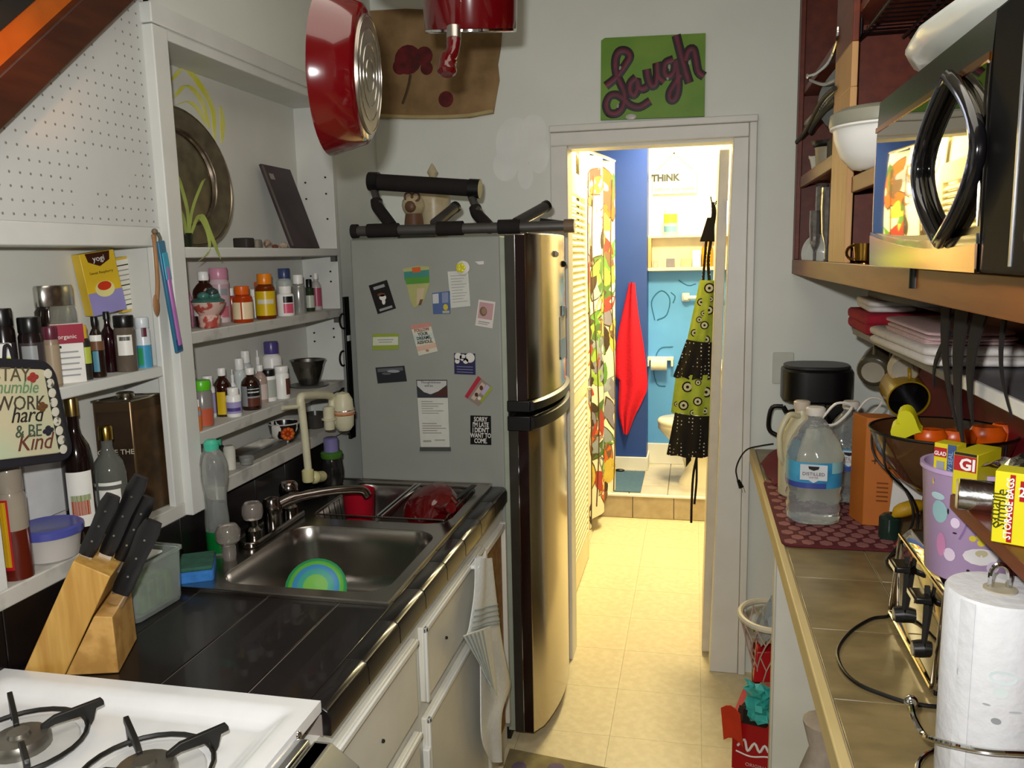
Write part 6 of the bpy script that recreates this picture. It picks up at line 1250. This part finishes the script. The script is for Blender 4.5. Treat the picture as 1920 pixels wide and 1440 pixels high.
# ================================================================== paper towel
pc_ = Vector((.402,1.148,.911)); t = thing('paper_towel_holder', 'chrome wire paper towel stand at the near end of the counter', 'paper towel holder', pc_)
MB().tube([pc_+Vector((.085*math.cos(k*.1963),.085*math.sin(k*.1963),.004)) for k in range(32)], .004, 8, closed=True).build('base_ring', CHROME, t)
MB().tube([pc_+Vector((-.085,0,.004)),pc_+Vector((.085,0,.004))], .0035, 6).build('base_bar', CHROME, t)
zt0 = .285
lp_ = [pc_+Vector((-.011,.004,.01)), pc_+Vector((-.011,.004,zt0+.012))]+[pc_+Vector((-.011*math.cos(a_),.004,zt0+.022+.014*math.sin(a_))) for a_ in [k*math.pi/8 for k in range(9)]]+[pc_+Vector((.011,.004,zt0+.012)), pc_+Vector((.011,.004,.01))]
MB().tube(lp_, .0038, 8).build('center_loop', CHROME, t)
rb = U(1708,1316,z=.985)
AP = [pc_+Vector((.082*math.cos(a_),.082*math.sin(a_),z_-.911)) for a_, z_ in ((-3.2,.978),(-2.88,.988),(-2.55,.998),(-2.22,1.006),(-1.9,1.011),(-1.58,1.015),(-1.25,1.015),(-.6,1.005),(-.1,.98),(0,.92))]
MB().tube(smoothpath([rb, rb.lerp(AP[0],.5)+Vector((-.004,0,0))]+AP,5), .0042, 8).build('tension_arm', CHROME, t); MB().sphere(rb, .010, 14).build('arm_ball', CHROME, t)
r_ = thing('paper_towel_roll', 'white patterned paper towel roll on the chrome stand', 'paper towel', pc_+Vector((0,0,.009)))
PT = mat('paper_towel_white','#d4d5d8',.9,scale=55,bump=.5,var=.03)
MB().lathe([(.019,0),(.063,0),(.0655,.004),(.066,.14),(.0655,.275),(.063,.279),(.019,.279),(.019,.0)], pc_+Vector((0,0,.009)), 48, cap=False).build('roll', PT, r_, ang=50)
MB().lathe([(.0195,.001),(.0205,.001),(.0205,.281),(.0195,.281)], pc_+Vector((0,0,.009)), 24).build('core', cm('#a59c86',rough=.8), r_)
def tp(a_, z_, s_, m, kx=1, kz=1):
    n = 12; q = [pc_+Vector((.0664*math.cos(a_+s_*kx*math.cos(j*6.283/n)/.066), .0664*math.sin(a_+s_*kx*math.cos(j*6.283/n)/.066), z_+s_*kz*math.sin(j*6.283/n))) for j in range(n)]
    MB().add(q+[sum(q, Vector())/n+(q[0]-pc_)*0], [(j,(j+1) % n,n) for j in range(n)]).build('print', m, r_)
for a_, z_, s_, m, kx, kz in ((-1.75,.195,.014,cm('#cfdcdc'),1.2,.7),(-1.78,.175,.009,cm('#d3dedd'),1,.9),(-1.82,.135,.005,cm('#8f9296'),1.2,.9),(-2.0,.155,.003,cm('#a3a6aa'),1.6,.5),(-2.55,.185,.006,cm('#a9abb0'),.6,1),(-2.5,.165,.005,cm('#b5b7bb'),.7,1),(-1.5,.15,.004,cm('#b9bcc0'),2,.4)): tp(a_, z_, s_, m, kx, kz)
MB().sheet(lambda u, v: pc_+Vector(((.0662+.0012*u)*math.cos(-2.62+.32*u), (.0662+.0012*u)*math.sin(-2.62+.32*u), .01+.275*v)), 5, 3, .0006).build('loose_edge', PT, r_)
# ================================================================== below the right counter
t = thing('toy_hoop', 'white plastic hoop with cord net hanging below the counter end', 'hoop', (.22,2.5,.36))
hc = Vector((.235,2.42,.575)); HP_ = mat('aged_white_plastic','#c3b9a3',.45,var=.06)
R1 = .088
MB().tube([hc+Vector((R1*math.cos(k*.2244),R1*1.2*math.sin(k*.2244),0)) for k in range(28)], .0095, 8, closed=True).build('hoop_ring', HP_, t)
MB().tube([hc+Vector((R1,0,0)),hc+Vector((.2,0,.02))], .008, 8).build('bracket', HP_, t)
NT = mat('net_cord','#b39a8c',.8,var=.1)
def hn(k, lv): a_ = k*2*math.pi/12+(math.pi/12 if lv % 2 else 0); s_ = R1*(1-.13*lv); return hc+Vector((s_*math.cos(a_), s_*1.2*math.sin(a_), -.012-.045*lv))
for k in range(12):
    MB().tube([hn(k+(0 if lv % 2 == 0 else 0), lv) for lv in range(5)], .0022, 5).build('net_strand', NT, t)
    MB().tube([hn(k, 0), hn(k-1, 1), hn(k-1, 2), hn(k-2, 3), hn(k-2, 4)], .0022, 5).build('net_strand', NT, t)
t = thing('grey_bag', 'crumpled grey plastic bag stuffed in the hoop', 'bag', (.25,2.46,.50))
random.seed(5); bj = [[random.uniform(-.014,.014) for _ in range(14)] for _ in range(14)]
MB().sheet(lambda u, v: (.20+.12*u+bj[int(v*9)][int(u*9)], 2.36+.17*v, .50+.14*math.sin(3.0*u)*math.sin(.4+2.3*v)+bj[int(u*9)][int(v*9)]), 10, 10, .002).build('film', mat('grey_film','#868b8d',.4,var=.1), t, smooth=False)
RC = mat('soda_red','#a80f18',.35,var=.08,scale=8); RO = mat('soda_orange_red','#c2321a',.4,var=.1)
t = thing('red_packet', 'small red packet caught in the hoop net', 'packet', (.235,2.42,.40)); MB().obox((.235,2.41,.43), (.045,.01,0), (0,.02,.004), (.004,.01,.045)).build('packet', RC, t, bevel=.004)
t = thing('tin_can', 'shiny tin can resting under the hoop net', 'can', (.245,2.30,.30)); MB().lathe([(.03,0),(.032,.003),(.032,.08),(.03,.083),(.028,.08),(.001,.08)], (.262,2.33,.315), 20).build('can', mat('can_metal','#a59c8c',.25,1), t)
tag(box(.20,.225,2.60,2.63,0,.40).build('wooden_post', WOODR, bevel=.002), 'short dark wooden post standing under the counter', 'post')
t = thing('teal_bag', 'teal plastic bag on top of the soda cartons', 'bag', (.20,2.42,.28)); random.seed(9); bj2 = [[random.uniform(-.012,.012) for _ in range(14)] for _ in range(14)]
TB_ = mat('teal_film','#35a59c',.3,var=.1)
MB().sheet(lambda u, v: (.165+.10*u+bj2[int(v*9)][int(u*9)]*.8, 2.40-.05*math.sin(3.1*u)+bj2[int(u*9)][int(v*9)], .26+.13*v*(1-.25*abs(u-.4))), 9, 9, .002).build('film', TB_, t, smooth=False)
t = thing('soda_carton', 'torn red soda carton with white script standing on the floor', 'carton', (.2,2.42,0))
MB().obox((.225,2.46,.13), (.075,-.02,0), (.02,.08,0), (0,0,.13)).build('box', RC, t, bevel=.002)
ex = Vector((.075,-.02,0)).normalized(); n_ = Vector((ex.y,-ex.x,0)); o_ = Vector((.225,2.46,.13))-Vector((.02,.08,0))
MB().obox(o_-Z3*.065+n_*.001, ex*.077, Z3*.016, n_*.0006).build('white_band', PLWHITE, t)
MB().tube(smoothpath([o_+ex*a_+Z3*b_+n_*.0012 for a_, b_ in ((-.06,.03),(-.04,.055),(-.03,.02),(-.01,.05),(.005,.025),(.02,.05),(.035,.03),(.06,.045))],4), .004, 6).build('script', PLWHITE, t)
MB().tube(smoothpath([o_+ex*a_+Z3*b_+n_*.0012 for a_, b_ in ((-.065,.012),(-.02,.004),(.03,.016),(.066,.008))],4), .0025, 6).build('script', PLWHITE, t)
text('ORIGINAL', cm('#d9b0b0'), t, o_-Z3*.03+n_*.001, ex, Z3, .016, name='word')
fl_ = MB().sheet(lambda u, v: (.105+.055*u-.01*v, 2.40-.035*u, .17+.105*v+.02*math.sin(3*u)), 4, 5, .003).build('torn_flap', RO, t, smooth=False)
MB().sheet(lambda u, v: (.148+.05*u, 2.372+.02*u, .255+.05*v-.012*u), 3, 3, .002).build('cardboard_inside', cm('#3d2c20',rough=.8), t, smooth=False)
MB().obox((.195,2.39,.268), (.04,-.010,0), (.01,.02,0), (0,0,.022)).build('dark_opening', cm('#1d100c',rough=.9), t)
MB().obox((.262,2.42,.29), (.035,-.008,0), (.006,.03,0), (0,0,.05)).build('upper_box', RC, t, bevel=.002)
t = thing('maroon_bag', 'dark pink and tan bag sticking out below the near counter', 'bag', (.27,1.62,.42))
MB().sphere((.285,1.60,.50), .075, 16, .8, 1, .8).build('pink_bag', mat('magenta_cloth','#7a1436',.9,scale=40,bump=.3,var=.2), t); MB().lathe([(.04,.0),(.05,.04),(.03,.10),(.045,.16),(.001,.17)], (.275,1.66,.53), 14).build('tan_bag', mat('tan_cloth','#9c8f80',.9,scale=40,bump=.3,var=.12), t)
tag(box(.24,.66,1.50,1.78,.40,.425).build('lower_board', WHITE2, bevel=.002), 'white shelf board under the near counter', 'shelf')
# rug
rg = thing('floral_rug', 'floral kitchen rug at the bottom edge of the floor', 'rug', (-.2,2.1,0))
MB().prism([(-.59,2.485),(.14,2.385),(.16,1.2),(-.57,1.2)], (0,0,.0005), X3, Y3, (0,0,.007)).build('pile', mat('rug_pile','#77694a',.95,scale=14,col2='#8d8158',lo=.4,hi=.6,bump=.4), rg, bevel=.002)
random.seed(11)
for k in range(46):
    x, y = random.uniform(-.55,.12), random.uniform(1.95,2.43)
    if y > 2.46-.137*(x+.59): continue
    m = (cm('#8a3a3a',rough=.95),cm('#b0744a',rough=.95),cm('#5f7a52',rough=.95),cm('#c0b080',rough=.95),cm('#6a5a6e',rough=.95))[k % 5]
    squash(MB().sphere((x,y,.008), random.uniform(.014,.03), 10, 1, random.uniform(.6,1.2), 1),2,.008,.05).build('flower', m, rg)
# ================================================================== hall: louvre door, curtain, open door, apron
ld = thing('louvre_door', 'cream louvred closet door standing on the left of the hall', 'door', (-.555,3.95,.01))
LV = mat('cream_louvre_paint','#e2d9b4',.4,var=.03); y0, y1, x_ = 3.36, 4.32, -.56
box(x_-.014,x_+.014,y0,y0+.06,.012,2.03).build('stile', LV, ld, bevel=.002); box(x_-.014,x_+.014,y1-.06,y1,.012,2.03).build('stile', LV, ld, bevel=.002)
for z0_, z1_ in ((.012,.16),(.93,1.0),(1.93,2.03)): box(x_-.013,x_+.013,y0+.06,y1-.06,z0_,z1_).build('rail', LV, ld, bevel=.002)
sm = None
for za, zb in ((.165,.93),(1.0,1.93)):
    z_ = za+.018
    while z_ < zb-.01:
        if sm is None:
            o = MB().obox((0,0,0), (.013,0,-.013), (0,(y1-y0-.12)/2,0), (.003,0,.003)).build('slat', LV, ld, smooth=False); o.data.transform(Matrix.Translation(ORG[ld])); sm = o.data; o.location = Vector((x_,(y0+y1)/2,z_))-ORG[ld]
        else: link_mesh('slat', sm, ld, (x_,(y0+y1)/2,z_))
        z_ += .0315
MB().lathe([(.008,0),(.012,.01),(.006,.02),(.001,.021)], (x_+.014,y1-.03,.95), 12, ax=X3).build('knob', CHROME, ld)
sc = thing('shower_curtain', 'white shower curtain with large leaf and fruit print in the hall', 'curtain', (-.53,4.7,.03))
CU = mat('curtain_white','#e6e0c8',.7,var=.03)
A_, B_ = (-.655,4.45), (-.50,5.20)
def cur(u, v):
    a_ = 4.45+.70*u; return Vector((-.60+.10*u+.028*math.sin(u*15)+.0*v, a_, .05+2.15*v+(.10*u if v < .01 else 0)))
cs = MB().sheet(lambda u, v: cur(u, v), 60, 10, .003).build('cloth', CU, sc, ang=60)
MB().tube([cur(0,1)+Z3*.01,cur(1,1)+Z3*.01], .01, 8).build('rod', CHROME, sc)
random.seed(21); CC = [cm(c,rough=.7) for c in ('#5a8a3a','#8fb04a','#c4622a','#6a5340','#a83a34','#7d7a8c','#c9b04a','#4a6a34','#8a94a0','#3a2c22')]
def leaf(u0, v0, ang, L_, W_, m, outline):
    d_ = (math.cos(ang), math.sin(ang)); pts = []
    for s_ in [k/8 for k in range(9)]: w_ = W_*math.sin(math.pi*s_)**.8; pts.append((L_*(s_-.5), w_))
    for s_ in [k/8 for k in range(7,0,-1)]: w_ = W_*math.sin(math.pi*s_)**.8; pts.append((L_*(s_-.5), -w_))
    def mk(k, off, mm, nm):
        q = []
        for a_, b_ in pts:
            du = (a_*d_[0]-b_*d_[1])*k/.70; dv = (a_*d_[1]+b_*d_[0])*k/2.15
            if not (0 <= u0+du <= 1 and 0.0 <= v0+dv <= 1): return
            p = cur(u0+du, v0+dv); q.append(p+Vector((off,-off*.3,0)))
        c0 = cur(u0, v0)+Vector((off*1.2,-off*.3,0)); n = len(q); MB().add(q+[c0], [(j,(j+1) % n,n) for j in range(n)]).build(nm, mm, sc)
    if outline: mk(1.14, .0012, cm('#4a3a28',rough=.7), 'leaf_outline')
    mk(1, .0022, m, 'leaf_print')
for k in range(190):
    leaf(random.uniform(.05,.95), random.uniform(.04,.96), random.uniform(.4,2.7), random.uniform(.12,.24), random.uniform(.03,.055), CC[k % len(CC)], k % 3 != 0)
for k in range(6): MB().tube(smoothpath([cur(.1+.16*k+.03*math.sin(j), .05+.15*j)+Vector((.003,-.001,0)) for j in range(7)],3), .004, 5).build('vine_print', cm('#5a4630',rough=.7), sc)
# door open into the hall on the right
od = thing('hall_door', 'white hall door standing open edge-on at the right of the doorway', 'door', (.12,3.65,.012))
def dx(z): return .048+.04*z/2.0
MB().add([Vector((dx(z)+a_, y, z)) for z in (.012,2.03) for a_, y in ((0,3.285),(.036,3.285),(.045,4.0),(.009,4.0))], [(0,3,2,1),(4,5,6,7),(0,1,5,4),(1,2,6,5),(2,3,7,6),(3,0,4,7)]).build('slab', mat('hall_door_paint','#cfc8bc',.4,var=.05), od, bevel=.003)
for z_ in (.25,1.75): box(dx(z_)+.034,dx(z_)+.042,3.262,3.29,z_,z_+.09).build('hinge', DST, od)
MB().lathe([(.01,0),(.012,.03),(.026,.04),(.028,.055),(.015,.066),(.001,.067)], (dx(1)+.006,3.93,1.0), 16, ax=-X3).build('knob', BRS, od)
hk = U(1338,372,y=3.62)
t = thing('apron_hook', 'black double hook on the open hall door', 'hook', hk)
MB().tube(smoothpath([Vector((dx(hk.z)+.002,3.62,hk.z-.01)),hk+Vector((.008,0,-.018)),hk+Vector((-.006,0,-.016)),hk+Vector((-.012,0,.008))],5), .0028, 6).build('hook', BLACK, t)
MB().tube(smoothpath([Vector((dx(hk.z)+.002,3.62,hk.z-.02)),hk+Vector((.004,0,-.03)),hk+Vector((-.002,0,-.035))],4), .0028, 6).build('hook', BLACK, t)
ap = thing('ruffled_apron', 'lime and black ruffled apron hanging from the hall door hook', 'apron', (.0,3.65,.7))
AL = mat('lime_flower_print','#a3b532',.85,scale=28,col2='#b6c450',lo=.3,hi=.7); AB = mat('black_dot_print','#17110d',.9,var=.1)
N, L, P = nodes(AB); tc = N.new('ShaderNodeTexCoord'); vo = N.new('ShaderNodeTexVoronoi'); vo.inputs['Scale'].default_value = 62; vo.inputs['Randomness'].default_value = .15; L.new(tc.outputs['Object'], vo.inputs['Vector'])
mt = N.new('ShaderNodeMath'); mt.operation = 'LESS_THAN'; mt.inputs[1].default_value = .19; L.new(vo.outputs['Distance'], mt.inputs[0]); mx = N.new('ShaderNodeMix'); mx.data_type = 'RGBA'; cr = [n for n in N if n.type == 'VALTORGB'][0]
L.new(mt.outputs[0], mx.inputs[0]); L.new(cr.outputs[0], mx.inputs[6]); mx.inputs[7].default_value = (.75,.70,.6,1); L.new(mx.outputs[2], P.inputs['Base Color'])
YA = 3.62
def tier(name, l0, l1, r0, r1, m, ruf, dy):
    """cloth tier between the photo-measured left edge l0-l1 and right edge r0-r1"""
    a0, a1, b0, b1 = U(*l0,y=YA), U(*l1,y=YA), U(*r0,y=YA), U(*r1,y=YA)
    def fn(u, v):
        a_ = a0.lerp(a1, v); b_ = b0.lerp(b1, v); p = a_.lerp(b_, u); p.y += dy-.05*math.sin(u*2.6)+ruf*v*math.sin(u*17); p.z += -.006*v*math.sin(u*17)*(ruf > .005); return p
    return MB().sheet(fn, 36, 8, .002).build(name, m, ap), fn
bib, fb = tier('bib', (1313,525),(1288,640),(1341,525),(1334,648), AL, .006, 0)
t1, f1 = tier('ruffle', (1288,636),(1262,705),(1334,640),(1333,710), AB, .012, -.012)
t2_, f2 = tier('skirt', (1268,700),(1258,772),(1336,700),(1332,778), AL, .012, -.006)
t3, f3 = tier('ruffle', (1266,772),(1250,850),(1334,776),(1329,852), AB, .014, -.018)
FLB = cm('#1c140e',rough=.9); FLC = cm('#d3cfae',rough=.9)
random.seed(4)
def flowers(fn, pts, par):
    for u, v, r_ in pts:
        c_ = fn(u, v)
        for rr, m, k in ((1,FLB,0),(.72,FLC,1),(.28,FLB,2)): squash(MB().sphere(c_+Vector((0,-.0035-.0012*k,0)), r_*rr, 12),1,c_.y-.0035-.0012*k,.04).build('flower_print', m, par)
flowers(fb, ((.65,.12,.022),(.3,.35,.017),(.75,.45,.020),(.35,.62,.014),(.62,.7,.018),(.25,.85,.017),(.75,.9,.018),(.5,.5,.012),(.8,.28,.012)), ap)
flowers(f2, ((.35,.3,.024),(.62,.18,.014),(.85,.4,.024),(.3,.78,.022),(.65,.65,.020),(.85,.85,.016),(.12,.75,.012),(.55,.92,.014)), ap)
AS = AB
MB().tube(smoothpath([hk+Vector((-.004,0,-.016)),U(1340,400,y=YA),U(1333,450,y=YA),U(1328,490,y=YA),U(1330,528,y=YA)],5), .007, 6).build('neck_strap', AS, ap)
MB().tube(smoothpath([hk+Vector((-.004,0,-.016)),U(1336,405,y=YA),U(1326,440,y=YA),U(1322,480,y=YA),U(1318,528,y=YA)],5), .006, 6).build('neck_strap', AS, ap)
MB().sheet(lambda u, v: U(1326+14*u-14*v*(1-u), 408+45*v, y=YA-.01), 3, 5, .003).build('tie_bow', AS, ap)
MB().tube(smoothpath([U(1308,850,y=YA-.02),U(1300,890,y=YA-.02),U(1297,940,y=YA-.02),U(1296,980,y=YA-.02)],5), .0055, 6).build('waist_tie', AS, ap); MB().tube(smoothpath([U(1306,850,y=YA-.02),U(1306,900,y=YA-.02),U(1302,945,y=YA-.02)],5), .005, 6).build('waist_tie', AS, ap)
MB().sheet(lambda u, v: U(1286+10*u, 850+26*v*(1-.5*u), y=YA-.02), 2, 3, .002).build('tie_end', AS, ap)
# ================================================================== bathroom
rt_ = thing('red_towel', 'bright red bath towel hanging on the blue bathroom wall', 'towel', (-.4,5.62,.47))
RTM = mat('red_terry','#d3122a',.95,scale=70,bump=.4,var=.12)
Lr = [(1181,530),(1170,580),(1158,640),(1155,700),(1162,715),(1161,770),(1170,812)]; Rr = [(1190,530),(1197,590),(1207,650),(1214,720),(1205,750),(1190,780),(1178,812)]
LPt = smoothpath([U(a_,b_,y=5.63) for a_, b_ in Lr],4); RPt = smoothpath([U(a_,b_,y=5.63) for a_, b_ in Rr],4)
def rtf(u, v):
    i = v*(len(LPt)-1); i0 = min(int(i), len(LPt)-2); p = LPt[i0].lerp(LPt[i0+1], i-i0).lerp(RPt[i0].lerp(RPt[i0+1], i-i0), u); p.y = 5.625-.035*math.sin(u*math.pi)-.012*math.sin(u*11+1); return p
MB().sheet(rtf, 20, 24, .004).build('cloth', RTM, rt_, ang=70)
MB().tube([Vector((LPt[0].x+.012,5.655,LPt[0].z-.01)),Vector((LPt[0].x+.012,5.61,LPt[0].z-.006)),Vector((LPt[0].x+.012,5.60,LPt[0].z+.008))], .004, 6).build('peg', CHROME, rt_)
t = thing('bathroom_shelf', 'small white wall shelf with an open cubby in the bathroom', 'shelf', (.0,5.8,1.5))
za, zb = U(1215,508,y=5.76).z, U(1215,442,y=5.76).z; SHm = mat('bath_shelf_paint','#d6c9ae',.5)
box(-.31,.27,5.73,5.859,za,za+.022).build('bottom_board', SHm, t, bevel=.002); box(-.31,.27,5.73,5.859,zb-.018,zb).build('top_board', SHm, t, bevel=.002)
box(-.31,-.288,5.73,5.859,za+.022,zb-.018).build('side_panel', WOODL, t, bevel=.002); box(.25,.27,5.73,5.859,za+.022,zb-.018).build('side_panel', WOODL, t, bevel=.002)
zz = za+.0225
for lab, px, w_, h_, col, cat in (('small grey box at the left in the bathroom cubby',1229,.03,.05,'#a39a8c','box'),('dark patterned box in the bathroom cubby',1257,.055,.06,'#6f6a70','box'),('tan carton in the bathroom cubby',1287,.075,.06,'#b59a78','box'),('white carton with a blue mark in the bathroom cubby',1306,.055,.11,'#e0ddd6','box'),('tall orange bottle at the right of the bathroom cubby',1326,.075,.17,'#c98a12','bottle')):
    c_ = U(px,495,y=5.77); q = c_.x
    o = box(q-w_/2,q+w_/2,5.75,5.81,zz,zz+h_) if cat == 'box' else MB().lathe([(w_*.45,0),(w_*.5,.01),(w_*.5,h_*.7),(w_*.3,h_*.85),(w_*.2,h_)], (q,5.79,zz), 16)
    tag(o.build('cubby_'+cat, cm(col), bevel=.003 if cat == 'box' else 0), lab, cat, 'things in the bathroom cubby')
c_ = U(1257,440,y=5.79); t = thing('lotion_bottle', 'clear green pump lotion bottle on the bathroom shelf', 'bottle', (c_.x,5.79,zb))
MB().lathe([(.04,0),(.044,.01),(.044,.17),(.03,.19),(.014,.2)], (c_.x,5.79,zb+.001), 20, 1, .7).build('bottle', cm('#c9d6b4',rough=.15), t); MB().lathe([(.0445,.02),(.0448,.06)], (c_.x,5.79,zb+.001), 20, 1.01, .71).build('label', cm('#6f9ab0'), t); MB().lathe([(.0445,.08),(.0448,.14)], (c_.x,5.79,zb+.001), 20, 1.01, .71).build('label', cm('#b4c43a'), t)
MB().lathe([(.014,.2),(.014,.215),(.006,.22),(.006,.245),(.012,.25),(.001,.256)], (c_.x,5.79,zb+.001), 14).build('pump', cm('#cfc9d0'), t)
t = thing('think_sign', 'small hanging plaque reading THINK on the bathroom wall', 'sign', (-.1,5.85,1.9))
a_, b_ = U(1224,322,y=5.85), U(1306,362,y=5.85); box(a_.x,b_.x,5.845,5.855,b_.z,a_.z).build('plaque', cm('#d8d3b4',rough=.6), t)
pk = U(1264,287,y=5.852); MB().tube([Vector((a_.x+.02,5.85,a_.z)),pk,Vector((b_.x-.02,5.85,a_.z))], .0015, 5).build('cord', cm('#6b5f4a'), t); MB().sphere(pk, .005, 8).build('nail', MBLACK, t)
text('THiNK', cm('#15180f'), t, Vector((a_.x+.085,5.8445,(a_.z+b_.z)/2+.012)), X3, Z3, .062, bold=.05, name='word'); text('before you speak', cm('#8d8f6c'), t, Vector(((a_.x+b_.x)/2,5.8445,b_.z+.022)), X3, Z3, .038, name='word')
t = thing('wall_bracket', 'white ceramic towel bar bracket on the light blue wall', 'bracket', (0,5.84,1.33)); c_ = U(1288,557,y=5.84)
box(c_.x-.035,c_.x+.02,5.82,5.859,c_.z-.03,c_.z+.03).build('plate', PCW, t, bevel=.01); MB().cyl((c_.x-.01,5.805,c_.z), (c_.x+.24,5.805,c_.z-.004), .013).build('bar', PCW, t); box(c_.x-.025,c_.x+.01,5.79,5.825,c_.z-.02,c_.z+.02).build('arm', PCW, t, bevel=.008)
t = thing('toilet_paper_holder', 'toilet roll on a white holder on the light blue wall', 'toilet paper', (-.22,5.80,.85)); c_ = U(1236,678,y=5.83)
MB().cyl((c_.x-.055,5.79,c_.z-.015), (c_.x+.055,5.79,c_.z-.015), .042, n=22).build('roll', cm('#e0dcca',rough=.9), t); box(c_.x-.085,c_.x+.10,5.80,5.859,c_.z+.01,c_.z+.035).build('holder', PCW, t, bevel=.004)
for q in (-.075,.09): box(c_.x+q-.008,c_.x+q+.008,5.785,5.859,c_.z-.03,c_.z+.012).build('arm', PCW, t, bevel=.003)
# toilet facing left
tl = thing('toilet', 'white toilet standing sideways in the bathroom', 'toilet', (.02,5.30,.15)); TP = mat('toilet_porcelain','#e0d9c2',.2,var=.02,coat=.4)
rs = []
for s_, z_, dx_ in ((.62,.0,.03),(.60,.02,.03),(.52,.10,.05),(.55,.2,.03),(.80,.30,.0),(1.0,.37,-.02),(1.0,.40,-.02)):
    rs.append([Vector((.02+dx_+.22*s_*math.cos(k*.2244)*(1.0 if math.cos(k*.2244) < 0 else .8), 5.36+.17*s_*math.sin(k*.2244), .15+z_)) for k in range(28)])
MB().rings(rs).build('bowl', TP, tl, ang=60)
MB().rings([[Vector((.0+.225*s_*math.cos(k*.2244), 5.36+.175*s_*math.sin(k*.2244), .15+z_)) for k in range(28)] for s_, z_ in ((.98,.40),(1.0,.41),(1.0,.425),(.95,.435))]).build('seat_lid', TP, tl, ang=60)
box(.17,.298,5.18,5.54,.52,.92).build('tank', TP, tl, bevel=.02); box(.16,.299,5.17,5.55,.92,.95).build('tank_lid', TP, tl, bevel=.01)
tag(box(-.62,-.315,5.09,5.60,.151,.158).build('bath_mat', mat('slate_mat','#48657d',.95,scale=60,bump=.4,var=.1), bevel=.003), 'slate blue bath mat on the bathroom floor', 'mat')
tag(MB().sphere((-.49,5.57,.166), .02, 10, 1.8, .8, .5).build('black_sandal_tip', BLACK), 'black object at the foot of the blue wall', 'shoe')
